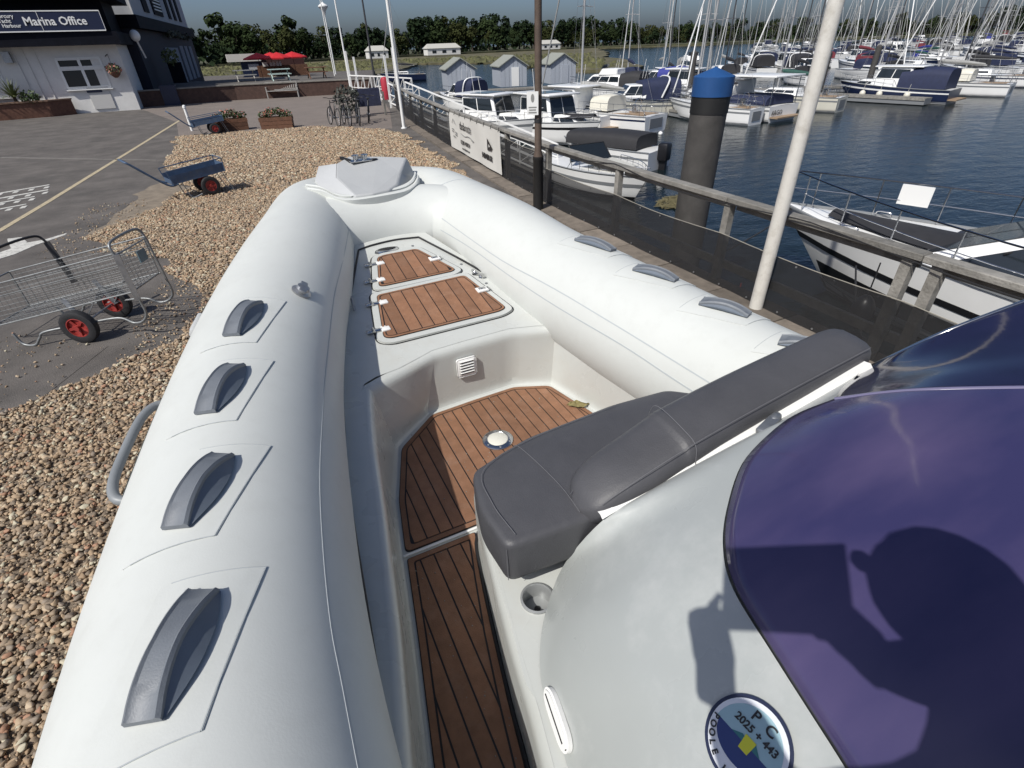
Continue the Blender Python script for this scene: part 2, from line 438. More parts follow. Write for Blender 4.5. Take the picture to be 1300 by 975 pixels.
def tube_part(F, name, cap=True):
    mb = MB(); n = 48; secs = []
    for C, r, T, S, U in F:
        secs.append([C+(S*math.sin(2*PI*k/n)+U*math.cos(2*PI*k/n))*r for k in range(n)])
    mb.loft(secs, caps=True); return mb.build(name, M['tube'], RIB, 50)
lt = tube_part(LF, 'tube', True); lt['label'] = 'port side tube'
rt_ = tube_part(RF, 'tube'); rt_['label'] = 'starboard side tube'
# bow cross tube between the two side tubes
XP = [(.16,3.66,1.58,.27),(.32,3.86,1.59,.28),(.55,3.945,1.59,.285),(.80,3.98,1.592,.285),(1.05,3.955,1.59,.285),(1.26,3.86,1.585,.28),(1.40,3.68,1.565,.27)]
mb = MB(); q = cr(XP, 8); secs = []
for i, p in enumerate(q):
    a = Vector(q[max(0, i-1)][:3]); b = Vector(q[min(len(q)-1, i+1)][:3]); T = (b-a).normalized(); S = T.cross(Vector((0,0,1))).normalized(); U = S.cross(T)
    secs.append([Vector(p[:3])+(S*math.sin(2*PI*k/40)+U*math.cos(2*PI*k/40))*p[3] for k in range(40)])
mb.loft(secs); mb.build('bow_tube', M['tube'], RIB, 50)
# flange bands round the nose
for k, (dy, dz_) in enumerate(((0, 0), (-.065, -.012))):
    mb = MB(); P = [(.33,4.12+dy,1.935+dz_),(.42,4.02+dy,1.925+dz_),(.50,3.93+dy,1.885+dz_),(.60,3.875+dy,1.873+dz_),(.80,3.87+dy,1.876+dz_),(.97,3.90+dy,1.878+dz_),(1.07,3.97+dy,1.89+dz_),(1.13,4.06+dy,1.905+dz_),(1.18,4.2+dy,1.905+dz_)]
    q = cr(P, 5); rows = [[(x, y, z-.05), (x, y-.012, z+.002), (x, y+.004, z+.010), (x, y+.045, z+.006), (x, y+.05, z-.05)] for x, y, z in q]
    mb.loft(rows); mb.build('nose_flange', M['tube'], RIB, 40)
def strip_on_tube(F, pts, w, off, name, m, label=None):
    """a thin raised band that follows the tube surface along (y, ang) pairs"""
    mb = MB(); rows = []
    q = cr(pts, 5)
    P = [on_tube(F, y, a, off) for y, a in q]
    for i in range(len(P)):
        a = P[max(0, i-1)][0]; b = P[min(len(P)-1, i+1)][0]; t = (b-a).normalized(); n = P[i][1]; s = t.cross(n).normalized()
        c = P[i][0]
        rows.append([c-s*w/2-n*.004, c-s*w/2, c+s*w/2, c+s*w/2-n*.004])
    mb.grid(rows); return mb.build(name, m, RIB, 60, label=label)
ya = lambda F, p: (p[1], ang_of(F, p))
for F, pts in ((LF, [(.61,4.20,1.70),(.287,2.871,1.689),(.118,2.23,1.641),(.011,1.72,1.645),(-.053,1.348,1.658),(-.093,1.025,1.66),(-.112,.785,1.662),(-.114,.618,1.658),(-.118,.3,1.659),(-.11,-.6,1.66)]),
               (RF, [(1.139,3.9,1.717),(1.204,3.123,1.664),(1.315,2.445,1.614),(1.4,1.924,1.581),(1.469,1.46,1.548),(1.50,.9,1.54),(1.52,-.5,1.53)]),
               (RF, [(1.113,3.871,1.623),(1.217,2.903,1.595),(1.314,2.259,1.531),(1.395,1.772,1.509),(1.445,1.419,1.481),(1.47,.9,1.47)])):
    strip_on_tube(F, [ya(F, p) for p in pts], .006, .0015, 'tube_seam', M['seam'])
strip_on_tube(RF, [(4.08, -1.35), (3.98, -.8), (3.9, -.3), (3.86, .2), (3.84, .7), (3.82, 1.3)], .007, .0015, 'tube_seam', M['seam'])
# grab handles: moulded rubber arches on welded patches
def grab_handle(F, back, front, label=None, side=1):
    b = Vector(back); f = Vector(front); y0, a0 = ya(F, back); y1, a1 = ya(F, front)
    root = None
    # patch: plate a little proud of the tube, with an outline
    mid_y, mid_a = (y0+y1)/2, (a0+a1)/2
    half_l = (y1-y0)/2*1.42; half_a = .30
    sl = (a1-a0)/(y1-y0)
    def pp(u, v, off): y = mid_y+u*half_l; return on_tube(F, y, mid_a+sl*(y-mid_y)+v*half_a, off*.5)[0]
    mb = MB(); N = 8; rows = [[pp(-1+2*i/N, -1+2*j/N, .004) for j in range(N+1)] for i in range(N+1)]
    mb.grid(rows)
    edge = [pp(-1+2*i/N, -1, .0) for i in range(N+1)]+[pp(1, -1+2*j/N, .0) for j in range(1, N+1)]+[pp(1-2*i/N, 1, .0) for i in range(1, N+1)]+[pp(-1, 1-2*j/N, .0) for j in range(1, N)]
    eu = [rows[i][0] for i in range(N+1)]+[rows[N][j] for j in range(1, N+1)]+[rows[N-i][N] for i in range(1, N+1)]+[rows[0][N-j] for j in range(1, N)]
    mb.grid([edge+edge[:1], eu+eu[:1]])
    patch = mb.build('handle_patch', M['tube'], RIB, 50)
    mb = MB()
    for sgn in (1,):
        c = [pp(-1+2*i/N, sgn*1.02, .0045) for i in range(N+1)]
        mb.tube(c, .0013, 5)
        c = [pp(-1, -.8+1.8*i/N, .0045) for i in range(N+1)]; mb.tube(c, .0011, 5)
        c = [pp(1, -.8+1.8*i/N, .0045) for i in range(N+1)]; mb.tube(c, .0011, 5)
    mb.build('patch_edge', M['seam'], patch, 60)
    mb = MB(); rows = []; side_r = []
    n = 22; inb = 1 if F is LF else -1                     # towards the middle of the boat
    for i in range(n+1):
        t = i/n; y = y0+(y1-y0)*t; a = a0+(a1-a0)*t
        h = max(.004, math.sin(PI*t)**.75*(.040 if F is LF else .024))
        p, nn, T = on_tube(F, y, a, .004)
        d = (f-b).normalized(); s = d.cross(nn).normalized()*inb
        w = .027+.006*abs(2*t-1); th = .006
        P_ = lambda x, z: p+s*x+nn*z
        rows.append([P_(-w, h-.012 if h > .02 else 0), P_(-w, h+th), P_(-w*.80, h+th*2.0), P_(-w*.62, h+th*1.3), P_(w*.62, h+th*1.3), P_(w*.80, h+th*2.0), P_(w, h+th), P_(w, h-.012 if h > .02 else 0)])
        side_r.append([P_(w*.9, h), P_(w+.012*math.sin(PI*t), h*.55), P_(w+(.030 if F is LF else .006)*math.sin(PI*t)+.002, .003)])
    mb.loft(rows, caps=True); mb.build('grab_handle', M['handle'], RIB, 35, label=label)
    mb = MB(); mb.grid(side_r); mb.build('handle_web', M['handleside'], RIB, 50)
for b, f in (((-.417,.640,1.798),(-.330,.885,1.797)),((-.391,1.100,1.801),(-.285,1.345,1.803)),((-.329,1.572,1.811),(-.230,1.838,1.817)),((-.237,2.072,1.829),(-.128,2.344,1.842))):
    grab_handle(LF, b, f)
for b, f in (((1.700,2.262,1.761),(1.603,2.50,1.783)),((1.767,1.815,1.73),(1.663,2.03,1.75)),((1.815,1.385,1.705),(1.717,1.595,1.719)),((1.865,.98,1.692),(1.759,1.18,1.70))):
    grab_handle(RF, b, f)
# lacing fitting on the port tube and lifting handle outboard
p, n, T = on_tube(LF, 2.535, ang_of(LF, (.075,2.535,1.795)), .0)
mb = MB(); fm = frame_m(p, T, n.cross(T)); mb.lathe([(.045,0),(.047,.008),(.03,.02),(.028,.035),(.012,.04)], n=16)
mb.rbox((0,0,.03), (.10,.034,.016), .006); mb.xform(fm); mb.build('tube_cleat', M['dullsteel'], RIB, 40)
mb = MB(); P = [on_tube(LF, y, -1.30, o)[0] for y, o in ((1.54,.0),(1.56,.04),(1.64,.064),(1.80,.068),(1.96,.064),(2.04,.04),(2.06,.0))]
mb.tube(cr(P, 4), .0165, 10); mb.build('lifting_handle', mat('grey_moulded_handle', (.22,.235,.245), .45, var=.05), RIB, 50)
mb = MB(); rows = [[on_tube(LF, 1.50+.62*i/8, -1.30+v, .006)[0] for v in (-.2, 0, .2)] for i in range(9)]
mb.grid(rows); mb.build('handle_base', mat('grey_patch', (.30,.32,.33), .5), RIB, 50)
for y in (2.42,):
    p, n, T = on_tube(LF, 2.58, -1.15, 0); mb = MB(); mb.rbox((0,0,.01), (.16,.05,.03), .01); mb.xform(frame_m(p, T, n.cross(T))); mb.build('tube_valve', M['nosel'], RIB, 40)
# rubbing strake outboard
for F, sg in ((LF, -1), (RF, 1)):
    mb = MB(); P = [on_tube(F, .0+4.3*i/30-.8, sg*1.75, .0)[0] for i in range(31)]
    mb.tube(P, .035, 8); mb.build('rubbing_strake', M['handle'], RIB, 50)
# V-hull underneath and the trailer cradle it stands on
mb = MB(); secs = []
for y, w, zk, zc in ((-.9,1.05,.45,.95),(.5,1.05,.45,.95),(1.8,1.0,.5,1.0),(2.8,.80,.62,1.12),(3.5,.5,.85,1.25),(4.1,.16,1.2,1.4)):
    secs.append([(.75-w,y,zc+.15),(.75-w,y,zc),(.75,y,zk),(.75+w,y,zc),(.75+w,y,zc+.15)])
mb.grid(secs); mb.build('hull', M['gel'], RIB, 30)
TR = thing('boat_cradle', 'low steel cradle under the white inflatable boat', 'cradle', (.75, 1.2, 0))
for y in (-.4, 1.9):
    mb = MB(); mb.box((.75,y,.06), (1.9,.12,.12)); mb.build('cross_beam', M['dullsteel'], TR)
    for x in (.05, 1.45):
        mb = MB(); mb.box((x,y,.48), (.10,.10,.72)); mb.build('post', M['dullsteel'], TR)
        mb = MB(); mb.box((x+(.06 if x < .7 else -.06),y,.87), (.3,.14,.08)); mb.build('pad', M['rubber'], TR)
# --- liner: floor well, coaming, bow deck
FLOOR = [(-.16,-.9),(-.10,.0),(.0,.667),(.075,1.05),(.135,1.40),(.2,1.75),(.31,2.10),(.545,2.30),(.81,2.318),(1.09,2.33),(1.30,2.235),(1.38,1.9),(1.44,1.45),(1.50,.9),(1.55,-.9)]
RIM   = [(-.20,-.9),(-.14,.0),(-.025,.60),(.035,.90),(.115,1.38),(.17,1.75),(.25,2.165),(.62,2.318),(.81,2.328),(1.10,2.335),(1.345,2.265),(1.40,1.9),(1.46,1.45),(1.53,.9),(1.60,-.9)]
def lin(P, n): return [lerp(a, b, k/n) for a, b in zip(P, P[1:]) for k in range(n)]+[P[-1]]
mb = MB(); rows = []
fl = lin(FLOOR, 5); rm = lin(RIM, 5); cx = Vector((.72, 1.0))
def out_dir(i, P):
    a = Vector(P[max(0, i-1)][:2]); b = Vector(P[min(len(P)-1, i+1)][:2]); t = (b-a).normalized(); return Vector((-t.y, t.x))
for lev in range(13):
    r_ = []
    for i in range(len(fl)):
        o = out_dir(i, fl); f = Vector(fl[i]); r2 = Vector(rm[i])
        z, u, e = ((1.0,0,-.02),(1.003,0,.0),(1.010,.02,.008),(1.022,.06,.013),(1.04,.1,.014),(1.06,.16,.014),(1.31,.93,.001),(1.33,.97,.001),(1.342,1,.004),(1.352,1,.011),(1.359,1,.021),(1.362,1,.032),(1.362,1,.055))[lev]
        q = f.lerp(r2, u)+o*e; zz = z+(max(0, q.y-2.30)*.17 if lev > 7 else 0)
        r_.append((q.x, q.y, zz))
    rows.append(r_)
mb.grid(rows); mb.build('well_liner', M['gel'], RIB, 24)
def dz(y): return 1.362+max(0, y-2.30)*.172
mb = MB(); rows = []                                        # bow deck
lj = [(2.20,.02),(2.46,.05),(2.6,.10),(2.85,.17),(3.2,.28),(3.6,.45),(3.85,.6)]
rj = [(2.28,1.52),(2.46,1.46),(2.6,1.38),(2.85,1.26),(3.2,1.18),(3.6,1.06),(3.85,.98)]
front = [(.0,2.02),(.10,2.08),(.195,2.15),(.225,2.215),(.29,2.25),(.42,2.275),(.55,2.325),(.625,2.352),(.80,2.362),(.95,2.366),(1.10,2.369),(1.25,2.335),(1.375,2.295),(1.415,2.2),(1.45,2.1),(1.52,2.0),(1.58,1.98)]
rows.append([(x, y, dz(y)+.0022) for x, y in front])
for (y0, x0), (y1, x1) in zip(lj[1:], rj[1:]):
    rows.append([(x0+(x1-x0)*f[0]/1.58, y0+(y1-y0)*f[0]/1.58, dz(y0+(y1-y0)*f[0]/1.58)+.001) for f in front])
mb.grid(rows); mb.build('bow_deck', M['gel'], RIB, 40)
# side decks from coaming to tubes
mb = MB()
mb.grid([[(x+.0-.035, y, 1.3635) for x, y in RIM[:7]], [(x-.20, y, 1.368) for x, y in RIM[:7]]], flip=True); mb.build('side_deck', M['gel'], RIB, 40)
mb = MB()
mb.grid([[(x+.03, y, 1.3635) for x, y in RIM[10:]], [(x+.22, y, 1.368) for x, y in RIM[10:]]]); mb.build('side_deck', M['gel'], RIB, 40)
# dark joint cord where the tubes meet the deck
for P in ([(-.10,.3,1.40),(-.045,.9,1.40),(.005,1.45,1.40),(.07,1.9,1.405),(.145,2.35,1.41),(.285,2.85,1.465),(.40,3.2,1.52),(.525,3.57,1.584)],
          [(1.435,1.45,1.375),(1.385,2.1,1.375),(1.30,2.61,1.425),(1.175,3.07,1.505),(.968,3.60,1.592)], [(.525,3.57,1.584),(.63,3.60,1.592),(.80,3.62,1.595),(.968,3.60,1.592)]):
    mb = MB(); mb.tube(cr(P, 6), .007, 6); mb.build('joint_cord', M['rubber'], RIB, 60)
# --- teak effect panels, plank by plank
def teak_panel(poly, zf, parent, pitch, border, x_phase, t=.006, ax=0, rad=.03):
    pg = round_poly(poly, rad, 4); n = len(pg)
    mb = MB(); mb.prism(pg, lambda x, y: zf(x, y), lambda x, y: zf(x, y)+t*.5); mb.build('caulk_bed', M['caulk'], parent)
    inn = round_poly(inset(poly, border), rad*.8, 4); inn2 = round_poly(inset(poly, border+.007), rad*.7, 4)
    mb = MB(); e = round_poly(inset(poly, .004), rad, 4)                # margin board
    ring_o = [(p[0], p[1], zf(*p)+t) for p in e]; ring_i = [(p[0], p[1], zf(*p)+t) for p in inn]
    ro = [(p[0], p[1], zf(*p)+t*.4) for p in e]; ri = [(p[0], p[1], zf(*p)+t*.4) for p in inn]
    mb.grid([ro+ro[:1], ring_o+ring_o[:1], ring_i+ring_i[:1], ri+ri[:1]]); mb.build('margin_board', M['teak'], parent)
    lo = min(p[ax] for p in inn2); hi = max(p[ax] for p in inn2)
    k = math.floor((lo-x_phase)/pitch); x = x_phase+k*pitch
    while x < hi:
        c = clip_strip(inn2, max(lo, x+.0032), min(hi, x+pitch-.0032), ax)
        if len(c) >= 3:
            ar = abs(sum(c[i][0]*c[(i+1)%len(c)][1]-c[(i+1)%len(c)][0]*c[i][1] for i in range(len(c))))/2
            if ar > .0004:
                mb = MB(); jig = random.uniform(-.0006, .0006)
                mb.prism(c, lambda x_, y_: zf(x_, y_)+t*.4, lambda x_, y_: zf(x_, y_)+t+jig); mb.build('plank', M['teak'], parent)
        x += pitch
def holder(name, label=None):
    o = bpy.data.objects.new(name, None); COL.objects.link(o); o.parent = RIB; ORG[o.name] = ORG[RIB.name]; o.empty_display_size = .1
    if label: o['label'] = label
    return o
fz = lambda x, y: 1.006
fp = MB(); fp.prism([(p[0], p[1]) for p in fl], .97, 1.004); FLO = fp.build('floor', M['gel'], RIB)
teak_panel([(.150,1.425),(.205,1.72),(.318,2.075),(.553,2.278),(.82,2.296),(1.085,2.305),(1.285,2.215),(1.36,1.88),(1.425,1.45),(1.425,1.425)], fz, FLO, .0585, .026, .49)
teak_panel([(-.085,-.5),(-.075,.1),(.015,.667),(.088,1.05),(.148,1.395),(.452,1.395),(.395,1.19),(.335,.955),(.285,.72),(.25,.53),(.20,.25),(.12,-.5)], fz, FLO, .0585, .026, .02, rad=.012)
mb = MB(); mb.beam((.14,1.411,1.010), (.47,1.411,1.010), .010, .006); mb.build('joint_strip', M['white'], FLO)
# hatches
dzp = lambda x, y: dz(y)+.012
for poly, hy, lx in (([(.412,2.545),(.487,2.965),(1.075,2.985),(1.17,2.55),(1.12,2.528),(.45,2.52)], (2.62,2.88), (1.13,2.78)),
                     ([(.527,3.06),(.61,3.405),(.66,3.425),(.90,3.43),(1.05,3.075),(1.02,3.055),(.56,3.045)], (3.13,3.33), (.985,3.25))):
    o2 = round_poly(inset(poly, -.035), .04, 4)
    mb = MB(); mb.prism(o2, lambda x, y: dz(y), lambda x, y: dz(y)+.011); HT = mb.build('hatch', M['gel'], RIB, 30)
    mb = MB(); e1 = [(p[0], p[1], dz(p[1])+.003) for p in round_poly(inset(poly, -.043), .045, 4)]; mb.tube(e1+e1[:1], .0035, 5); mb.build('hatch_gap', M['caulk'], HT)
    teak_panel(poly, dzp, HT, .074, .015, .49, t=.005)
    for y in hy:
        x = .405+(y-2.545)*.235 if y < 3 else .52+(y-3.06)*.26
        mb = MB(); mb.rbox((x-.035,y,dz(y)+.014), (.10,.036,.008), .003); mb.tube([(x-.045,y-.022,dz(y)+.02),(x-.045,y+.022,dz(y)+.02)], .008, 8)
        for dx in (-.072, .0): mb.lathe([(.006,0),(.004,.003)], (x+dx,y,dz(y)+.018), 8)
        mb.build('hinge', M['steel'], HT, 40)
        mb = MB(); mb.rbox((x+.022,y,dz(y)+.0135), (.05,.06,.012), .003); mb.build('hinge_pad', M['white'], HT, 40)
    x, y = lx
    mb = MB(); mb.rbox((x-.02,y,dz(y)+.017), (.075,.062,.013), .004); mb.build('latch_pad', M['white'], HT, 40)
    mb = MB(); mb.rbox((x-.02,y,dz(y)+.026), (.045,.026,.008), .003); mb.tube([(x-.03,y,dz(y)+.026),(x-.03,y,dz(y)+.033)], .008, 10); mb.beam((x+.03,y+.03,dz(y)+.012), (x+.03,y-.02,dz(y)+.012), .008, .012); mb.build('latch', M['steel'], HT, 40)
# deck fittings
mb = MB(); mb.lathe([(.075,0),(.07,.012),(.05,.014)], n=20, rot=Matrix.Diagonal((1.2,.5,1))); mb.xform(Matrix.Translation((.705,3.50,dz(3.5)))@Matrix.Rotation(.1,4,'Z')); mb.build('anchor_locker_grip', M['steel'], RIB, 40)
mb = MB(); mb.lathe([(.05,0),(.045,.003)], n=20, rot=Matrix.Diagonal((1.3,.5,1))); mb.xform(Matrix.Translation((.705,3.50,dz(3.5)+.0145))); mb.build('grip_recess', M['caulk'], RIB)
for x, y in ((.89,3.50),(1.115,3.14),(1.175,2.86),(1.35,2.36),(.31,2.92)):
    mb = MB(); mb.lathe([(.010,0),(.009,.004),(.004,.006)], (x,y,dz(y)+.001), 10); mb.build('screw_cap', M['dullsteel'], RIB, 40)
mb = MB()
for t in (0, .06): mb.lathe([(.016,0),(.014,.012),(.006,.02)], (1.155+t*.3,3.0-t,dz(3.0-t)+.002), 10)
mb.beam((1.15,3.03,dz(3.0)+.016), (1.18,2.91,dz(2.95)+.016), .018, .012); mb.beam((1.13,2.985,dz(3.0)+.01), (1.20,2.955,dz(2.95)+.01), .012, .01); mb.build('deck_fitting', M['steel'], RIB, 40)
mb = MB(); mb.tube(cr([(.33,2.86,1.466),(.33,2.88,1.50),(.335,2.95,1.515),(.345,3.0,1.49)], 4), .007, 6); mb.build('deck_hook', M['dullsteel'], RIB, 40)
# ventilation louvre on the front wall of the well
mb = MB(); vx, vy, vz = .80, 2.327, 1.235
mb.rbox((vx,vy-.012,vz), (.118,.016,.118), .014, 3); VENT = mb.build('vent_louvre', M['white'], RIB, 40)
for k in range(5):
    mb = MB(); mb.box((vx,vy-.021,vz-.036+.018*k), (.08,.004,.005)); mb.build('slot', M['caulk'], VENT)
    mb = MB(); mb.rbox((vx,vy-.024,vz-.028+.018*k), (.084,.008,.006), .002, 1); mb.build('slat', M['white'], VENT)
# table socket in the floor
mb = MB(); mb.lathe([(.082,0),(.081,.006),(.074,.010),(.056,.011),(.054,.009)], (.79,1.895,1.012), 40); SOCK = mb.build('table_socket', M['steel'], RIB, 40)
mb = MB(); mb.lathe([(.053,.0),(.053,.012),(.049,.015),(.001,.016)], (.79,1.895,1.011), 32); mb.build('socket_cap', mat('cap_offwhite', (.66,.65,.58), .45, var=.04), SOCK, 40)
for k in range(6):
    a = k*PI/3+.3; mb = MB(); mb.lathe([(.006,0),(.004,.002)], (.79+.066*math.cos(a),1.895+.066*math.sin(a),1.0222), 8); mb.build('screw', M['dullsteel'], SOCK)
# --- nose moulding with its fairlead
mb = MB()
NB = [(.555,3.86),(.62,3.80),(.76,3.79),(.90,3.83),(.985,3.92)]   # back edge
top = [(.61,3.83,1.885),(.74,3.81,1.89),(.87,3.85,1.89),(.955,3.93,1.90),(1.03,4.10,1.95),(1.155,4.33,2.01),(.95,4.45,2.02),(.74,4.56,2.025),(.62,4.45,2.0),(.56,4.2,1.945)]
low = [(.60,3.83,1.80),(.74,3.81,1.80),(.87,3.85,1.80),(1.0,3.95,1.80),(1.13,4.12,1.80),(1.24,4.36,1.80),(1.0,4.72,1.72),(.74,4.82,1.72),(.50,4.68,1.75),(.47,4.3,1.80)]
n = len(top); mb.add(top+low, [tuple(range(n))[::1]]+[(i, n+i, n+(i+1)%n, (i+1)%n) for i in range(n)])
NOSE = mb.build('nose_moulding', M['nose'], RIB); bv = NOSE.modifiers.new('bevel', 'BEVEL'); bv.width = .014; bv.segments = 3; bv.limit_method = 'ANGLE'; bv.angle_limit = R(12)
mb = MB(); mb.add([(.615,3.84,1.884),(.56,4.2,1.944),(.62,4.45,1.999),(.48,4.42,2.0),(.42,4.30,1.93),(.44,4.08,1.87),(.53,3.92,1.85),(.40,4.32,1.84),(.43,4.1,1.80)], [(0,6,5,1),(1,5,4,2),(2,4,3),(4,5,8,7)])
mb.build('nose_cheek', M['nosel'], NOSE, 60)
mb = MB(); a = (.80,4.40,2.012)
mb.rbox(a, (.17,.085,.012), .004, 2, rot=.1); mb.tube([(.765,4.40,2.015),(.765,4.40,2.05)], .02, 12); mb.tube([(.835,4.39,2.015),(.835,4.39,2.05)], .02, 12); mb.lathe([(.028,.036),(.028,.044),(.01,.046)], (.765,4.40,2.01), 14); mb.lathe([(.028,.036),(.028,.044),(.01,.046)], (.835,4.39,2.01), 14)
mb.beam((.76,4.40,2.034), (.84,4.39,2.034), .012, .014); mb.build('bow_fairlead', M['steel'], NOSE, 40)
mb = MB(); mb.prism([(.675,4.60),(.70,4.60),(.735,4.42),(.715,4.41)], 2.0, 2.022); mb.lathe([(.05,0),(.045,.003)], (.875,4.385,2.013), 16, Matrix.Diagonal((1.2,.5,1))); mb.build('rope_slot', M['caulk'], NOSE)
# --- console, seat, windscreen
WALL = [(.12,-.6),(.17,.05),(.20,.25),(.262,.535),(.295,.72),(.345,.96),(.40,1.2),(.45,1.36),(.55,1.42),(.9,1.45),(1.25,1.43),(1.44,1.35)]
mb = MB(); wq = cr(WALL, 5); rows = []
for z, o in ((1.0,0),(1.03,.006),(1.28,.004),(1.33,.012),(1.35,.03)):
    rows.append([(x+o*.9, y-o*.3, z) for x, y in wq])
mb.grid(rows, flip=True); mb.build('console_plinth', M['gel'], RIB, 40)
mb = MB(); mb.tube([(x-.006, y, 1.012) for x, y in wq[:len(wq)-18]], .007, 6); mb.build('plinth_seal', M['caulk'], RIB, 50)
cx_, cy_ = .433, .80
LEDGE = [(.288,.60),(.334,.80),(.352,.925),(.40,1.10),(.72,1.10),(.80,.70),(.50,.50),(.30,.50)]
def ray_poly(c, a, poly):
    best = 9
    d = (math.cos(a), math.sin(a))
    for i in range(len(poly)):
        p, q = poly[i], poly[(i+1) % len(poly)]; ex, ey = q[0]-p[0], q[1]-p[1]; den = d[0]*ey-d[1]*ex
        if abs(den) < 1e-9: continue
        t = ((p[0]-c[0])*ey-(p[1]-c[1])*ex)/den; u = ((p[0]-c[0])*d[1]-(p[1]-c[1])*d[0])/den
        if t > 0 and -1e-6 <= u <= 1+1e-6: best = min(best, t)
    return best
mb = MB(); rows = [[], [], []]
for k in range(72):
    a = 2*PI*k/72; r = ray_poly((cx_, cy_), a, LEDGE)
    for j, rr in enumerate((.046, (.046+r)/2, r)): rows[j].append((cx_+rr*math.cos(a), cy_+rr*math.sin(a), 1.3495))
mb.grid(rows, closed=True, flip=True)
lo_ = [(x+.026, y-.009) for x, y in wq if y < .62]; mb.grid([[(x, y, 1.349) for x, y in lo_], [(x+.14, y, 1.351) for x, y in lo_]], flip=True)
mb.build('console_ledge', M['gel'], RIB, 40)
# console body lofted from the ledge up to the foot of the windscreen
BOT = [(.20,-.35,1.34),(.225,.02,1.35),(.262,.25,1.352),(.30,.44,1.353),(.325,.58,1.354),(.385,.69,1.356),(.465,.78,1.36),(.55,.83,1.42),(.645,.79,1.60),(.80,.785,1.65),(1.0,.78,1.69),(1.3,.78,1.735),(1.68,.78,1.80)]
TOPC = [(.526,-.35,1.731),(.576,-.05,1.746),(.609,.071,1.753),(.630,.159,1.756),(.654,.257,1.758),(.690,.391,1.761),(.746,.477,1.763),(.841,.561,1.766),(.996,.660,1.771),(1.146,.705,1.786),(1.258,.716,1.806),(1.375,.69,1.836),(1.66,.785,1.80)]
bq = cr(BOT, 5); tq = cr(TOPC, 5); mb = MB(); rows = []
for lev in range(11):
    t = lev/10; row = []
    for i in range(len(bq)):
        b = Vector(bq[i]); c = Vector(tq[i]); k = min(1, max(0, (c.z-b.z)/.4))
        # quarter-round bulge: rise first, then run in
        u = 1-(1-t)**1.9; h = t+.22*math.sin(PI*t)*k*0+ (1-(1-t)**1.7-t)*.65*k
        p = Vector((b.x+(c.x-b.x)*t**1.18, b.y+(c.y-b.y)*t, b.z+(c.z-b.z)*h))
        row.append(p)
    rows.append(row)
mb.grid(rows, flip=True); CONS = mb.build('console_body', M['gelgrey'], RIB, 60)
mb = MB(); E_ = [(.635,.805,1.615),(.80,.80,1.66),(1.0,.795,1.70),(1.3,.795,1.745),(1.70,.795,1.81)]
q = cr(E_, 6); mb.grid([[(x, y+.012, z-.02) for x, y, z in q], [(x, y+.012, z+.006) for x, y, z in q], [(x-.002, y-.012, z+.010) for x, y, z in q], [(x, y-.022, z-.002) for x, y, z in q]]); mb.build('console_edge', M['white'], CONS, 40)
# windscreen: tinted perspex in two curved panels
def ws_grid(rows, name, m=M['perspex']):
    mb = MB(); n = len(rows); rr = [cr(r, 6) for r in rows]; cols = list(zip(*rr)); rr2 = list(zip(*[cr(c, 6) for c in cols]))
    mb.grid([list(r) for r in rr2]); mb2 = MB()
    ob = mb.build(name, m, RIB, 60)
    sm = ob.modifiers.new('thickness', 'SOLIDIFY'); sm.thickness = .005; sm.offset = -1
    return ob, rr2
foot = [(.53,-.35,1.735),(.58,-.05,1.75),(.613,.069,1.757),(.634,.157,1.76),(.658,.254,1.762),(.695,.387,1.765),(.751,.472,1.767),(.845,.556,1.77),(1.0,.655,1.775),(1.15,.70,1.79),(1.26,.71,1.81),(1.37,.682,1.845)]
mid  = [(.70,-.45,1.86),(.73,-.10,1.865),(.755,.02,1.868),(.78,.11,1.868),(.81,.20,1.868),(.85,.30,1.868),(.90,.38,1.868),(.98,.46,1.87),(1.10,.54,1.875),(1.22,.58,1.885),(1.32,.59,1.895),(1.44,.587,1.905)]
top_ = [(.92,-.55,1.94),(.93,-.22,1.945),(.95,-.10,1.945),(.98,-.01,1.945),(1.01,.08,1.945),(1.05,.17,1.945),(1.10,.25,1.945),(1.16,.33,1.945),(1.25,.40,1.948),(1.35,.45,1.948),(1.43,.47,1.953),(1.515,.478,1.958)]
tt   = [(1.20,-.70,1.985),(1.21,-.40,1.99),(1.23,-.28,1.99),(1.26,-.19,1.99),(1.29,-.10,1.992),(1.32,-.02,1.995),(1.37,.06,2.0),(1.42,.13,2.005),(1.49,.20,2.015),(1.56,.26,2.015),(1.63,.27,2.022),(1.70,.26,2.035)]
WS, wr = ws_grid([foot, mid, top_, tt], 'windscreen')
mb = MB(); mb.tube([Vector(p)+Vector((-.001,.001,.0)) for p in cr(foot, 5)], .0035, 6); mb.build('windscreen_seal', M['rubber'], WS, 60)
mb = MB(); rid = [foot[-1], mid[-1], top_[-1], tt[-1]]; mb.tube(cr(rid, 6), .009, 8); mb.build('windscreen_ridge', mat('perspex_edge', (.16,.15,.24), .2), WS, 60)
foot2 = [(1.373,.681,1.8455),(1.46,.72,1.825),(1.56,.755,1.805),(1.66,.785,1.785),(1.76,.81,1.77)]
mid2 = [(1.443,.586,1.9055),(1.53,.61,1.895),(1.63,.635,1.892),(1.73,.665,1.90),(1.81,.70,1.925)]
top2 = [(1.518,.477,1.9585),(1.60,.505,1.962),(1.70,.53,1.966),(1.81,.575,1.98),(1.91,.64,2.0)]
tt2 = [(1.703,.259,2.0355),(1.80,.30,2.055),(1.92,.36,2.065),(2.05,.44,2.09),(2.16,.53,2.12)]
ws2, wr2 = ws_grid([foot2, mid2, top2, tt2], 'windscreen_side', M['perspexdark'])
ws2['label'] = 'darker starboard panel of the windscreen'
mb = MB(); mb.tube(cr([foot2[-1], mid2[-1], top2[-1], tt2[-1]], 5), .008, 8); mb.build('windscreen_trim', M['steel'], ws2, 60)
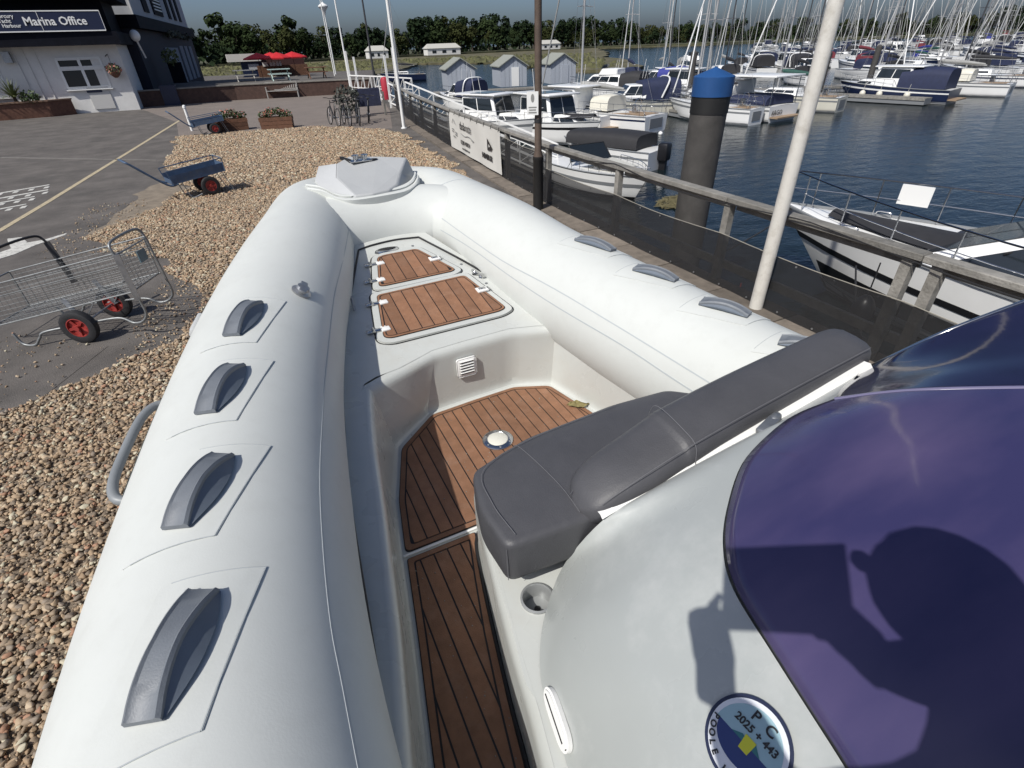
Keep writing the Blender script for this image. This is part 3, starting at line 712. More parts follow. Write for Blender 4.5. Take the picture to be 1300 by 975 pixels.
for x, y, z, r in ((1.20,.75,1.765,.3),(1.86,.72,1.845,.5)):
    mb = MB(); mb.rbox((0,0,0), (.10,.035,.022), .008, 2); mb.ball((.05,0,.004), .02, (1.4,.8,.6)); mb.xform(Matrix.Translation((x,y,z))@Matrix.Rotation(r,4,'Z')); mb.build('navigation_fitting', M['dullsteel'], RIB, 40)
# a dark dash under the perspex
mb = MB(); mb.prism([(.72,-.3),(.9,.3),(1.15,.5),(1.75,.5),(1.8,-.4)], 1.70, 1.74); mb.build('dashboard', M['bgrey'], RIB)
mb = MB(); mb.prism([(.60,-.6),(.72,.2),(.9,.5),(1.2,.62),(1.68,.60),(1.72,-.6)], 1.0, 1.70); mb.build('console_core', M['bgrey'], RIB)
# seat cushion
def cushion(outline, z0, z1, r, name, m, parent, crown=.012):
    mb = MB()
    pg = round_poly(outline, .036, 5); secs = []
    for z, d in ((z0,.02),(z0+.012,.004),(z0+.03,0),(z1-r,0),(z1-r*.45,r*.12),(z1-r*.15,r*.4),(z1,r)):
        secs.append([(p[0], p[1], z) for p in inset(pg, d)])
    cx0 = sum(p[0] for p in pg)/len(pg); cy0 = sum(p[1] for p in pg)/len(pg); i1 = inset(pg, r)
    for f, cz in ((.8,.6),(.5,.9),(.2,1.0)): secs.append([(cx0+(p[0]-cx0)*f, cy0+(p[1]-cy0)*f, z1+crown*cz) for p in i1])
    mb.loft(secs); return mb.build(name, m, parent, 70)
SEAT = cushion([(.355,.835),(.345,1.0),(.385,1.165),(.62,1.235),(1.0,1.255),(1.25,1.235),(1.345,1.15),(1.36,.80),(.60,.82)], 1.42, 1.592, .022, 'seat_cushion', M['vinyl'], RIB)
def stitch(pts, parent, r=.0011):
    mb = MB(); mb.tube(cr(pts, 6), r, 5); return mb.build('stitching', M['thread'], parent, 60)
stitch([(.60,.845,1.600),(.60,.95,1.608),(.585,1.10,1.606),(.57,1.20,1.597),(.568,1.232,1.56)], SEAT)
stitch([(.395,.86,1.601),(.385,1.0,1.602),(.42,1.14,1.602),(.63,1.205,1.604),(1.0,1.225,1.604)], SEAT)
stitch([(.36,.845,1.57),(.357,.84,1.5),(.358,.84,1.44)], SEAT)
# backrest bolster
mb = MB(); secs = []
BP = [(.60,.875,1.612,.02,.02),(.635,.88,1.632,.075,.045),(.71,.882,1.65,.095,.07),(.82,.885,1.665,.105,.088),(.92,.89,1.685,.108,.10),(.97,.89,1.70,.108,.105),(1.25,.90,1.735,.105,.11),(1.60,.905,1.775,.10,.11),(1.72,.905,1.79,.095,.105),(1.775,.905,1.795,.07,.08),(1.79,.905,1.797,.02,.03)]
for x, y, z, w, h in cr(BP, 4):
    w = max(w, .006); h = max(h, .006)
    sec = []
    for k in range(20):
        a = 2*PI*k/20; c, s_ = math.cos(a), math.sin(a)
        e = .55; px = math.copysign(abs(c)**e, c)*w; pz = math.copysign(abs(s_)**e, s_)*h
        # leaning back a little
        sec.append((x, y+px-.12*pz, z+pz+.10*px-.03))
    secs.append(sec)
mb.loft(secs); BOL = mb.build('backrest_cushion', M['vinyl'], RIB, 70)
stitch([(.955,1.005,1.655),(.955,.99,1.76),(.955,.95,1.785),(.955,.85,1.775),(.955,.79,1.755),(.955,.775,1.69)], BOL, .0013)
stitch([(.60,.90,1.625),(.75,.985,1.63),(.93,1.004,1.665),(1.3,1.013,1.735),(1.7,1.008,1.79)], BOL, .001)
stitch([(.64,.80,1.655),(.8,.79,1.725),(1.0,.79,1.775),(1.3,.80,1.815),(1.72,.812,1.86)], BOL, .001)
# cup holder in the ledge
mb = MB()
mb.lathe([(.052,.0),(.052,.006),(.046,.008),(.043,.004),(.043,-.055),(.001,-.057)], (cx_,cy_,1.350), 28, caps=False); CUP = mb.build('cup_holder', M['cupgrey'], RIB, 50)
mb = MB(); mb.lathe([(.010,0),(.010,.004)], (cx_,cy_,1.294), 12); mb.build('drain', M['caulk'], CUP)
# recessed courtesy light on the console side
mb = MB(); pts = [(.024*math.cos(a), .075*(1 if math.sin(a) > 0 else -1)*(abs(math.sin(a))**.5)) for a in [2*PI*k/28 for k in range(28)]]
mb.prism(pts, 0, .012); mb.prism(inset(pts, .007), .012, .016)
nL = Vector((-.88,.15,.45)).normalized(); yL = Vector((.165,.98,.0)); mt = frame_m(Vector((.319,.474,1.384))+nL*.002, yL.cross(nL), yL)
mb.xform(mt); LGT = mb.build('courtesy_light', M['white'], RIB, 40)
mb = MB(); mb.beam((0,.06,.017), (0,-.055,.017), .0025, .002); mb.lathe([(.004,0),(.003,.002)], (0,.066,.012), 8); mb.lathe([(.004,0),(.003,.002)], (0,-.066,.012), 8); mb.xform(mt); mb.build('light_slot', M['caulk'], LGT)

# harbour permit sticker on the console side, bent to the moulding
def sticker():
    n0 = Vector((-.59,.115,.80)).normalized(); xa = Vector((.03,-1,.165)); xa = (xa-n0*xa.dot(n0)).normalized(); ya_ = n0.cross(xa); o = Vector((.5225,.180,1.7015))
    def put(p, h): return o+xa*p[0]+ya_*p[1]+n0*(h-.75*p[1]**2-.08*p[0]**2)
    def shape(polys, h, name, m, par):
        mb = MB()
        for pl in polys: mb.poly([put(p, h) for p in pl])
        return mb.build(name, m, par)
    def disc(r, h, name, m, par):
        mb = MB(); rows = [[put((r*q*math.cos(2*PI*k/48), r*q*math.sin(2*PI*k/48)), h) for k in range(48)] for q in (.02,.25,.5,.75,1.0)]
        mb.grid(rows, closed=True); return mb.build(name, m, par)
    ST = disc(.076, .0022, 'permit_sticker', M['navy'], RIB); disc(.0695, .0028, 'white_ring', mat('sticker_white', (.66,.68,.72), .4), ST)
    lens = [(.058*math.cos(a), .012+.05*math.sin(a)) for a in [2*PI*k/40 for k in range(40)]]
    top = [(x, y) for x, y in [(.062*math.cos(a), -.004+.064*math.sin(a)) for a in [PI*k/24 for k in range(25)]]]
    shape([top], .0034, 'sky_panel', mat('sticker_teal', (.30,.45,.50), .4), ST)
    sea = [(.056*math.cos(a), -.004+.040*math.sin(a)) for a in [PI+PI*k/20 for k in range(21)]]
    shape([sea], .0035, 'sea_panel', mat('sticker_blue', (.02,.04,.16), .4), ST)
    shape([[(-.03,-.004),(-.012,.006),(.0,.002),(.012,.010),(.03,-.004)]], .0039, 'island', mat('sticker_green', (.03,.16,.17), .4), ST)
    shape([[(-.006,-.016),(.012,-.016),(.014,.010),(-.008,.010)]], .0042, 'yellow_boat', mat('sticker_yellow', (.62,.60,.03), .4), ST)
    def word(t, size, x, y, ang=0.0, bold=.0006):
        cu = bpy.data.curves.new('lettering', 'FONT'); cu.body = t; cu.size = size; cu.align_x = 'CENTER'; cu.offset = bold
        tmp = bpy.data.objects.new('lettering', cu); COL.objects.link(tmp); dg = bpy.context.evaluated_depsgraph_get(); dg.update(); me = bpy.data.meshes.new_from_object(tmp.evaluated_get(dg)); bpy.data.objects.remove(tmp); bpy.data.curves.remove(cu)
        mb = MB(); c, s_ = math.cos(ang), math.sin(ang); mb.add([put((x+v.co.x*c-v.co.y*s_, y+v.co.x*s_+v.co.y*c), .0046) for v in me.vertices], [tuple(p.vertices) for p in me.polygons]); bpy.data.meshes.remove(me); mb.build('lettering', M['ink'], ST)
    word('2025 + 443', .0185, .004, .016); word('P  C', .026, .004, .036)
    for i, ch in enumerate('POOLE HARBOUR'):
        a = PI*1.04+PI*.92*(i/12); 
        if ch != ' ': word(ch, .0155, .0665*math.cos(a), .0665*math.sin(a), a+PI/2)
sticker()

mb = MB(); rnd = random.Random(12)                       # crumpled dry leaf blown into the corner of the well
rows = [[(1.325+.07*(i/6-.5)*1.5+.012*rnd.uniform(-1,1), 1.955-.05*(i/6-.5)+(.028*(1-abs(i/3-1)**2)+.006)*(j/3-.5)*2, 1.016+.014*abs(math.sin(i*1.7+j*2.1))) for j in range(4)] for i in range(7)]
mb.grid(rows); one('dry_leaf', mb, mat('dry_leaf', (.20,.17,.07), .8, var=.3, scale=30), 'crumpled dry leaf lying at the right edge of the teak floor', 'leaf')
mb = MB()
for _ in range(90):
    x, y = rnd.uniform(.35,1.25), rnd.uniform(1.5,2.28); k = rnd.uniform(.0012,.0035); mb.ball((x,y,1.0135), k, (1,1.4,.6), 5, 3)
for _ in range(60):
    x, y = rnd.uniform(.1,.44), rnd.uniform(.5,1.4); k = rnd.uniform(.001,.003); mb.ball((x,y,1.0135), k, (1,1.4,.6), 5, 3)
kind(mb.build('grit', mat('grit', (.22,.2,.17), .9, var=.5)), 'stuff')
# ------------------------------------------------------------------ ground, quay, water, far shore
WZ = -2.2
QUAY = [(4.95,-14),(5.0,-3),(5.1,0),(5.2,3),(5.3,6),(5.5,9.5),(5.75,12),(6.25,17),(6.95,23),(8.4,32),(10.6,44),(13.2,58),(17,74),(20,86)]
ASPH = mat('asphalt', (.108,.097,.088), .9, var=.3, scale=1.3, bump=.5, bscale=90, stain=(.052,.048,.044), stain_amt=.7, stain_scale=.7)
PAVE = mat('far_paving', (.175,.147,.128), .9, var=.12, scale=.8, bump=.3, bscale=40)
GBASE = mat('gravel_bed', (.18,.14,.10), .95, var=.5, scale=40, bump=.8, bscale=60)
def speckle_mat():
    m = bpy.data.materials.new('pebble_stone'); m.use_nodes = True; nt = m.node_tree; N = nt.nodes; L = nt.links; b = N['Principled BSDF']
    oi = N.new('ShaderNodeObjectInfo'); r = N.new('ShaderNodeValToRGB'); r.color_ramp.interpolation = 'CONSTANT'
    cols = [(0,(0.255,0.196,0.138)),(0.12,(0.372,0.278,0.187)),(0.3,(0.454,0.327,0.206)),(0.45,(0.545,0.404,0.259)),(0.58,(0.418,0.294,0.182)),(0.7,(0.605,0.474,0.327)),(0.8,(0.338,0.272,0.206)),(0.88,(0.628,0.567,0.414)),(0.95,(0.466,0.261,0.161))]
    e = r.color_ramp.elements; e[0].position = 0; e[0].color = (*cols[0][1], 1); e[1].position = cols[1][0]; e[1].color = (*cols[1][1], 1)
    for p, c in cols[2:]:
        k = e.new(p); k.color = (*c, 1)
    n = N.new('ShaderNodeTexNoise'); n.inputs['Scale'].default_value = 60; tc = N.new('ShaderNodeTexCoord'); L.new(tc.outputs['Object'], n.inputs['Vector'])
    mx = N.new('ShaderNodeMix'); mx.data_type = 'RGBA'; mx.blend_type = 'MULTIPLY'; mx.inputs[0].default_value = .5
    L.new(oi.outputs['Random'], r.inputs[0]); L.new(r.outputs[0], mx.inputs[6]); L.new(n.outputs['Color'], mx.inputs[7]); L.new(mx.outputs[2], b.inputs['Base Color'])
    b.inputs['Roughness'].default_value = .75; return m
PEB = speckle_mat()
mb = MB(); land = QUAY+[(-5,96),(-200,90),(-200,-60),(4.95,-60)]
mb.prism(land, -3.4, 0.0); g = mb.build('ground', ASPH); kind(g, 'structure')
mb = MB(); mb.prism([(-2.2,25.7),(5.6,22.6),(7.2,29),(9.6,41),(10.2,44.6),(-5.0,44.6),(-5.0,41.6),(-2.6,32)], -.01, .004); kind(mb.build('paving', PAVE), 'structure')
# gravel
GR_A = [(-1.0,7.3),(-1.18,8.22),(-1.55,9.34),(-2.11,10.09),(-2.85,11.32),(-3.1,11.9),(-2.4,12.6),(-1.9,14.0),(-1.55,15.6),(-2.3,18.9),(-2.16,22.3),(-2.2,26.1),(-1.2,25.75),(1.4,25.5),(3.0,25.3),(4.0,24.1),(5.5,22.0),(5.35,18.8),(5.05,15),(4.8,12.1),(4.6,9.7),(4.55,8),(4.5,-3),(1.9,-3),(-.35,-3),(-3.4,-3),(-3.4,5.55),(-2.76,5.68),(-2.07,5.75),(-1.44,6.28),(-1.05,6.75)]
def jag(poly, amp, step=.25):
    out = []
    for i in range(len(poly)):
        a, b = Vector(poly[i]), Vector(poly[(i+1) % len(poly)]); k = max(1, int((b-a).length/step))
        for j in range(k):
            p = a.lerp(b, j/k); out.append((p.x+amp*mnoise.noise((p.x*1.7, p.y*1.7, 3)), p.y+amp*mnoise.noise((p.x*1.7, p.y*1.7, 9))))
    return out
GPOLY = jag(GR_A, .45)
def gravel_obj(name, polys, dens, smin, smax, seed, z=.004):
    bm = bmesh.new()
    for pl in polys:
        f = bm.faces.new([bm.verts.new((p[0], p[1], z)) for p in pl])
    bmesh.ops.triangulate(bm, faces=bm.faces[:])
    me = bpy.data.meshes.new(name); bm.to_mesh(me); bm.free(); me.materials.append(GBASE)
    ob = bpy.data.objects.new(name, me); COL.objects.link(ob); kind(ob, 'stuff')
    ng = bpy.data.node_groups.new(name+'_scatter', 'GeometryNodeTree')
    ng.interface.new_socket('Geometry', in_out='INPUT', socket_type='NodeSocketGeometry'); ng.interface.new_socket('Geometry', in_out='OUTPUT', socket_type='NodeSocketGeometry')
    N = ng.nodes; L = ng.links
    gi = N.new('NodeGroupInput'); go = N.new('NodeGroupOutput'); dp = N.new('GeometryNodeDistributePointsOnFaces'); dp.inputs['Density'].default_value = dens; dp.inputs['Seed'].default_value = seed
    ip = N.new('GeometryNodeInstanceOnPoints'); jn = N.new('GeometryNodeJoinGeometry'); gti = N.new('GeometryNodeGeometryToInstance')
    for k in range(5):
        ic = N.new('GeometryNodeMeshIcoSphere'); ic.inputs['Radius'].default_value = .5; ic.inputs['Subdivisions'].default_value = 2
        sp = N.new('GeometryNodeSetPosition'); nz = N.new('ShaderNodeTexNoise'); nz.inputs['Scale'].default_value = 1.6; pos = N.new('GeometryNodeInputPosition')
        va = N.new('ShaderNodeVectorMath'); va.operation = 'ADD'; va.inputs[1].default_value = (k*7.3, k*3.1, 0); L.new(pos.outputs[0], va.inputs[0]); L.new(va.outputs[0], nz.inputs['Vector'])
        vs_ = N.new('ShaderNodeVectorMath'); vs_.operation = 'SUBTRACT'; vs_.inputs[1].default_value = (.5,.5,.5); L.new(nz.outputs['Color'], vs_.inputs[0])
        vm = N.new('ShaderNodeVectorMath'); vm.operation = 'SCALE'; vm.inputs['Scale'].default_value = .9; L.new(vs_.outputs[0], vm.inputs[0])
        L.new(ic.outputs[0], sp.inputs[0]); L.new(vm.outputs[0], sp.inputs['Offset'])
        tr = N.new('GeometryNodeTransform'); tr.inputs['Scale'].default_value = (1.25, .95-.05*k, .62+.06*k); L.new(sp.outputs[0], tr.inputs[0])
        sm = N.new('GeometryNodeSetMaterial'); sm.inputs['Material'].default_value = PEB; L.new(tr.outputs[0], sm.inputs[0])
        ss = N.new('GeometryNodeSetShadeSmooth'); L.new(sm.outputs[0], ss.inputs[0])
        g2 = N.new('GeometryNodeGeometryToInstance'); L.new(ss.outputs[0], g2.inputs[0]); L.new(g2.outputs[0], jn.inputs[0])
    L.new(gi.outputs[0], dp.inputs[0]); L.new(dp.outputs['Points'], ip.inputs['Points']); L.new(jn.outputs[0], ip.inputs['Instance'])
    ip.inputs['Pick Instance'].default_value = True
    rv = N.new('FunctionNodeRandomValue'); rv.data_type = 'FLOAT_VECTOR'; rv.inputs[0].default_value = (-.5,-.5,0); rv.inputs[1].default_value = (.5,.5,6.283)
    L.new(rv.outputs[0], ip.inputs['Rotation'])
    rs = N.new('FunctionNodeRandomValue'); rs.data_type = 'FLOAT'; rs.inputs[2].default_value = 0; rs.inputs[3].default_value = 1; rs.inputs['Seed'].default_value = 5
    pw = N.new('ShaderNodeMath'); pw.operation = 'POWER'; pw.inputs[1].default_value = 2.2; L.new(rs.outputs[1], pw.inputs[0])
    mr = N.new('ShaderNodeMapRange'); mr.inputs[3].default_value = smin; mr.inputs[4].default_value = smax; L.new(pw.outputs[0], mr.inputs[0]); L.new(mr.outputs[0], ip.inputs['Scale'])
    # jiggle heights so that the stones lie over one another
    sp2 = N.new('GeometryNodeSetPosition'); ro = N.new('FunctionNodeRandomValue'); ro.data_type = 'FLOAT_VECTOR'; ro.inputs[0].default_value = (0,0,0); ro.inputs[1].default_value = (0,0,.022); L.new(dp.outputs['Points'], sp2.inputs[0]); L.new(ro.outputs[0], sp2.inputs['Offset']); L.new(sp2.outputs[0], ip.inputs['Points'])
    rl = N.new('GeometryNodeRealizeInstances'); j2 = N.new('GeometryNodeJoinGeometry'); L.new(gi.outputs[0], j2.inputs[0]); L.new(ip.outputs[0], j2.inputs[0]); L.new(j2.outputs[0], go.inputs[0]); N.remove(rl)
    md = ob.modifiers.new('scatter', 'NODES'); md.node_group = ng; return ob
# split: close stones (dense) and far stones
def split_y(poly, y): return clip_strip(poly, -99, y, 1), clip_strip(poly, y, 99, 1)
near = clip_strip(clip_strip(GPOLY, -99, 6.9, 1), -99, .4, 0)
nearR = clip_strip(clip_strip(GPOLY, -99, 6.9, 1), .4, 99, 0)
midp = clip_strip(GPOLY, 6.9, 14.0, 1); farp = clip_strip(GPOLY, 14.0, 99, 1)
gravel_obj('gravel', [near], 2100, .012, .049, 1)
gravel_obj('gravel_beside_fence', [nearR], 650, .02, .06, 2)
gravel_obj('gravel_bank', [midp], 1250, .022, .055, 3)
gravel_obj('gravel_far', [farp], 420, .03, .085, 4)
strays = [[(-1.9,5.9),(-.6,5.9),(-.75,8.4),(-1.6,8.6)],[(-4.4,3.8),(-2.6,5.3),(-2.0,6.6),(-4.2,8.5)],[(-3.6,10.8),(-2.6,10.4),(-2.2,14.5),(-3.4,14.6)]]
so = gravel_obj('stray_pebbles', [strays[0]], 260, .012, .035, 6, z=.0035); 
so2 = gravel_obj('stray_pebbles', [strays[1]], 60, .012, .03, 7, z=.0035)
so3 = gravel_obj('stray_pebbles', [strays[2]], 90, .012, .035, 8, z=.0035)
for o in (so, so2, so3): o.data.materials.clear(); o.data.materials.append(ASPH)
DIRT = mat('sandy_dirt', (.20,.165,.125), .95, var=.3, scale=4, bump=.4, bscale=50)
mb = MB(); mb.prism(jag([(-3.05,12.0),(-2.7,13.6),(-2.45,16.2),(-2.1,16.4),(-1.5,15.2),(-1.35,14.2),(-2.3,12.4)], .3), -.01, .0038); kind(mb.build('dirt_patch', DIRT), 'structure')
# painted marks
def paint(poly, name, m, z=.006):
    mb = MB(); mb.prism(poly, -.01, z); return kind(mb.build(name, m), 'structure')
YL = [(-5.6,7.6),(-4.69,13.24),(-4.4,15.54),(-4.01,19.02),(-3.38,24.65),(-2.5,32.64)]
paint([(x-.06, y) for x, y in YL]+[(x+.06, y) for x, y in YL[::-1]], 'parking_line', M['liney'])
paint([(-7.6,24.36),(-2.6,20.3),(-2.56,20.4),(-7.5,24.5)], 'parking_line', mat('faded_line', (.16,.15,.135), .85, var=.2, stain=(.1,.09,.085), stain_amt=1, stain_scale=9))
AR = [(-3.43,12.30),(-3.44,12.16),(-3.55,12.02),(-3.78,11.73),(-3.98,11.30),(-4.16,11.12),(-4.28,11.52),(-4.14,11.72),(-4.33,12.30),(-4.38,12.48),(-4.16,12.46),(-3.96,11.98),(-3.72,12.02),(-3.55,12.2)]
paint(AR, 'painted_arrow', M['linew'])
for k, (x, y, l) in enumerate(((-5.25,17.5,.85),(-5.15,16.75,.9),(-5.2,16.1,.75),(-5.15,15.3,.7),(-5.4,14.6,.5))):
    paint([(x-l*.75,y-.28*l),(x+l*.5,y+.38*l),(x+l*.48,y+.52*l),(x-l*.77,y-.1*l)], 'painted_letter', M['linew'])
    for j in range(4):
        u = -.6+.35*j; paint([(x+l*u,y+.3*u*l-.22),(x+l*u+.10,y+.3*u*l-.20),(x+l*u+.10,y+.3*u*l+.02),(x+l*u,y+.3*u*l+.0)], 'painted_letter', M['linew'], .0075)
# quay edge kerb stones along the fence
def quay_x(y, off=0):
    for (x0, y0), (x1, y1) in zip(QUAY, QUAY[1:]):
        if y0 <= y <= y1: return x0+(x1-x0)*(y-y0)/(y1-y0)+off
    return QUAY[-1][0]+off
kr = bpy.data.objects.new('quay_kerb', None); COL.objects.link(kr); kind(kr, 'structure')
y = -2.0
while y < 24:
    l = random.uniform(.75, 1.05); mb = MB(); y2 = y+l-.018
    mb.prism([(quay_x(y,-.62),y),(quay_x(y2,-.62),y2),(quay_x(y2,.03),y2),(quay_x(y,.03),y)], -.1, .045+random.uniform(-.008,.008)); mb.build('stone', M['capstone'], kr); y += l
# water: one sheet to the horizon
def water_mat():
    m = bpy.data.materials.new('harbour_water'); m.use_nodes = True; nt = m.node_tree; N = nt.nodes; L = nt.links; b = N['Principled BSDF']
    b.inputs['Base Color'].default_value = (.006,.012,.014,1); b.inputs['Roughness'].default_value = .12; b.inputs['IOR'].default_value = 1.33; b.inputs['Specular IOR Level'].default_value = .36
    tc = N.new('ShaderNodeTexCoord'); mp = N.new('ShaderNodeMapping'); mp.inputs['Rotation'].default_value = (0,0,.5); mp.inputs['Scale'].default_value = (1,2.2,1); L.new(tc.outputs['Object'], mp.inputs[0])
    n1 = N.new('ShaderNodeTexNoise'); n1.inputs['Scale'].default_value = .8; n1.inputs['Detail'].default_value = 5; L.new(mp.outputs[0], n1.inputs['Vector'])
    n2 = N.new('ShaderNodeTexNoise'); n2.inputs['Scale'].default_value = 4.0; n2.inputs['Detail'].default_value = 3; L.new(mp.outputs[0], n2.inputs['Vector'])
    ad = N.new('ShaderNodeMath'); ad.operation = 'MULTIPLY_ADD'; ad.inputs[1].default_value = .25; L.new(n2.outputs['Fac'], ad.inputs[0]); L.new(n1.outputs['Fac'], ad.inputs[2])
    bp = N.new('ShaderNodeBump'); bp.inputs['Strength'].default_value = .45; bp.inputs['Distance'].default_value = .12; L.new(ad.outputs[0], bp.inputs['Height']); L.new(bp.outputs[0], b.inputs['Normal'])
    return m
mb = MB(); mb.add([(-3000,-500,WZ),(4000,-500,WZ),(4000,4000,WZ),(-3000,4000,WZ)], [(0,1,2,3)]); kind(mb.build('water', water_mat()), 'structure')
mb = MB(); mb.add([(-3000,-500,-5.5),(4000,-500,-5.5),(4000,4000,-5.5),(-3000,4000,-5.5)], [(0,1,2,3)]); kind(mb.build('seabed', mat('seabed', (.05,.045,.035), .9)), 'structure')
MARSH = mat('salt_marsh', (.085,.078,.040), .95, var=.55, scale=.22, bump=.3, stain=(.20,.165,.10), stain_amt=.9, stain_scale=.16)
def ground_strip(name, poly, z, m, base=-3.2):
    mb = MB(); mb.prism(jag(poly, 4.0, 9.0), base, z); return kind(mb.build(name, m), 'structure')
ground_strip('salt_marsh', [(-220,98),(-60,104),(-4,102),(12,108),(30,118),(38,140),(55,178),(72,150),(62,118),(57,92),(64,84),(82,102),(105,150),(150,215),(212,312),(260,268),(330,330),(200,420),(-300,420)], -1.75, MARSH)
ground_strip('far_land', [(-420,250),(-120,235),(20,262),(120,300),(215,318),(262,275),(340,258),(440,215),(560,120),(620,40),(900,60),(800,700),(-600,700)], -1.0, mat('far_grass', (.06,.062,.03), .95, var=.5, scale=.12))
mb = MB(); rnd = random.Random(17)                       # tussocks and mud lumps on the marsh
for _ in range(2600):
    a = R(rnd.uniform(-12, 40)); d = rnd.uniform(104, 245); x, y = d*math.sin(a), d*math.cos(a); w = rnd.uniform(.5, 1.8); h = rnd.uniform(.2, .75)
    mb.add([(x-w,y,-1.8),(x,y-w*.6,-1.8),(x+w,y,-1.8),(x,y+w*.6,-1.8),(x+rnd.uniform(-.3,.3),y,-1.75+h)], [(0,1,4),(1,2,4),(2,3,4),(3,0,4)])
def in_marsh(p, P):
    c = False
    for i in range(len(P)):
        (x0, y0), (x1, y1) = P[i], P[i-1]
        if (y0 > p[1]) != (y1 > p[1]) and p[0] < (x1-x0)*(p[1]-y0)/(y1-y0)+x0: c = not c
    return c
MP = [(-220,104),(-4,108),(12,114),(28,124),(34,142),(52,184),(68,150),(58,118),(62,96),(66,92),(78,106),(100,152),(145,218),(200,420),(-300,420)]
m2 = MB()
for i in range(0, len(mb.v), 5):
    if in_marsh(mb.v[i+4], MP): m2.add(mb.v[i:i+5], [(0,1,4),(1,2,4),(2,3,4),(3,0,4)])
kind(m2.build('marsh_tussocks', mat('tussock', (.085,.085,.035), .95, var=.6, scale=.3)), 'stuff')
# ------------------------------------------------------------------ fence along the quay
FN = thing('quay_fence', 'weathered timber quay fence with flat top rail and black mesh screening along the water', 'fence', (5.2, 9, 0))
def fx(y): return quay_x(y, -.03-.17*min(1, max(0, (y-4.5)/6.0)))
YS = [-2.6,-.9,.6]+[2.16,2.42,4.62,6.95,9.35,11.62,14.0,16.55,19.1,21.6,24.2,27.0,30.0,33.2,36.6,40.2,43.5]
for y in YS:
    x = fx(y); lean = random.uniform(-.015,.015)
    mb = MB(); mb.beam((x, y, -.15), (x+lean, y, 1.04), .095, .095, (0,1,0)); mb.build('post', M['wood'], FN)
RY = [-2.6,-.3,2.29,4.62,6.95,9.35,11.62,14.0,16.55,19.1,21.6,24.2,27.0,30.0,33.2,36.6,40.2,43.5]
for a, b in zip(RY, RY[1:]):
    mb = MB(); z = 1.075
    mb.rbox((0,0,0), (.15,(Vector((fx(b),b))-Vector((fx(a),a))).length-.008,.065), .008, 1)
    ang = math.atan2(fx(b)-fx(a), b-a); mb.xform(Matrix.Translation(((fx(a)+fx(b))/2, (a+b)/2, z+random.uniform(-.004,.004)))@Matrix.Rotation(-ang, 4, 'Z')); mb.build('top_rail', M['wood'], FN)
    mb = MB(); mb.beam((fx(a)+.07,a,.24), (fx(b)+.07,b,.24), .045, .10); mb.build('lower_rail', M['wood'], FN)
    if b < 25:
        mb = MB(); mb.beam((fx(a)+.072,a+.06,.98), (fx(b)+.072,b-.06,.98), .035, .07); mb.build('under_rail', M['wood'], FN)
# mesh screen: sheets between posts, tied along a wire
seg = [y for y in RY if y < 31]
for a, b in zip(seg, seg[1:]):
    mb = MB(); n = 10; rows = []
    ztop = .66 if a < 9 else .93
    for i in range(n+1):
        t = i/n; y = a+(b-a)*t; x = fx(y)-.055; sag = -.03*math.sin(PI*t)
        lean = .11 if a < 9 else .03; rows.append([(x-lean*(1-z_/ztop)+.012*math.sin(9*t+z_*5), y, z_) for z_ in (.02,.25,.5,ztop+sag)])
    mb.grid(rows); mb.build('mesh_sheet', M['mesh'], FN)
    mb = MB(); mb.tube([(fx(a+(b-a)*i/n)-.058, a+(b-a)*i/n, ztop-.03*math.sin(PI*i/n)) for i in range(n+1)], .005, 5); mb.build('tie_wire', M['rope'], FN)
    mb = MB()
    for i in range(1, n, 2):
        t = i/n; y = a+(b-a)*t; mb.lathe([(.012,0),(.012,.006)], (fx(y)-.062, y, ztop-.03*math.sin(PI*t)-.03), 8, Matrix.Rotation(-PI/2, 3, 'Y'))
        mb.lathe([(.012,0),(.012,.006)], (fx(y)-(.165 if a < 9 else .09), y, .08), 8, Matrix.Rotation(-PI/2, 3, 'Y'))
    mb.build('eyelets', M['dullsteel'], FN)
mb = MB(); y = -1
P = []
while y < 10:
    P.append((fx(y)-.09+.02*math.sin(y*3), y, 1.115-.10*abs(math.sin(y*.9)))); y += .2
mb.tube(P, .007, 5); one('black_rope', mb, M['rubber'], 'thin black rope looped along the timber top rail of the quay fence', 'rope', smooth=60)
# banner with its printing
BN = thing('advertising_banner', 'white advertising banner with black lettering tied to the quay fence', 'banner', (5.6, 14, .1))
A0 = Vector((fx(16.45)-.125, 16.45, 0)); A1 = Vector((fx(11.75)-.125, 11.75, 0)); bx = (A1-A0); BL = bx.length; bx.normalize(); bz = Vector((0,0,1)); bnrm = bx.cross(bz)
def bpnt(u, z, o=0): return A0+bx*u+bz*z+bnrm*o*1.0
mb = MB(); rows = [[bpnt(BL*i/16, z, .012*math.sin(i*1.1+z*3)) for z in (.10,.4,.75,1.06)] for i in range(17)]; mb.grid(rows); mb.build('banner_sheet', M['banner'], BN, 60)
def btext(t, size, u, z, m=M['ink'], sx=1.0, bold=0): 
    return text_mb(t, size, 'lettering', m, frame_m(bpnt(u, z, .022), bx, bz), BN, .0015, bold=bold, sx=sx)
btext('tbsboats', .30, 1.20, .72, sx=1.1)
btext('02380 458024', .15, 1.22, .34, sx=1.1, bold=.003)
btext('www.tbsboats.com', .10, 1.35, .20)
btext('NIMBUS', .17, 3.28, .30, bold=.008, sx=1.35)
btext('MARINE', .075, .42, .42, M['inkgrey'])
btext('SALES', .055, 2.35, .54, M['inkgrey'])
for pts in ([(3.75,.52),(3.75,.80),(4.12,.62),(4.05,.54)],):
    mb = MB(); q = [bpnt(u, z, .022) for u, z in pts]; mb.poly(q); mb.build('logo_flag', M['ink'], BN)
    mb = MB(); mb.poly([bpnt(u, z, .025) for u, z in ((3.87,.60),(3.87,.68),(3.98,.63))]); mb.build('logo_cutout', M['banner'], BN)
mb = MB()
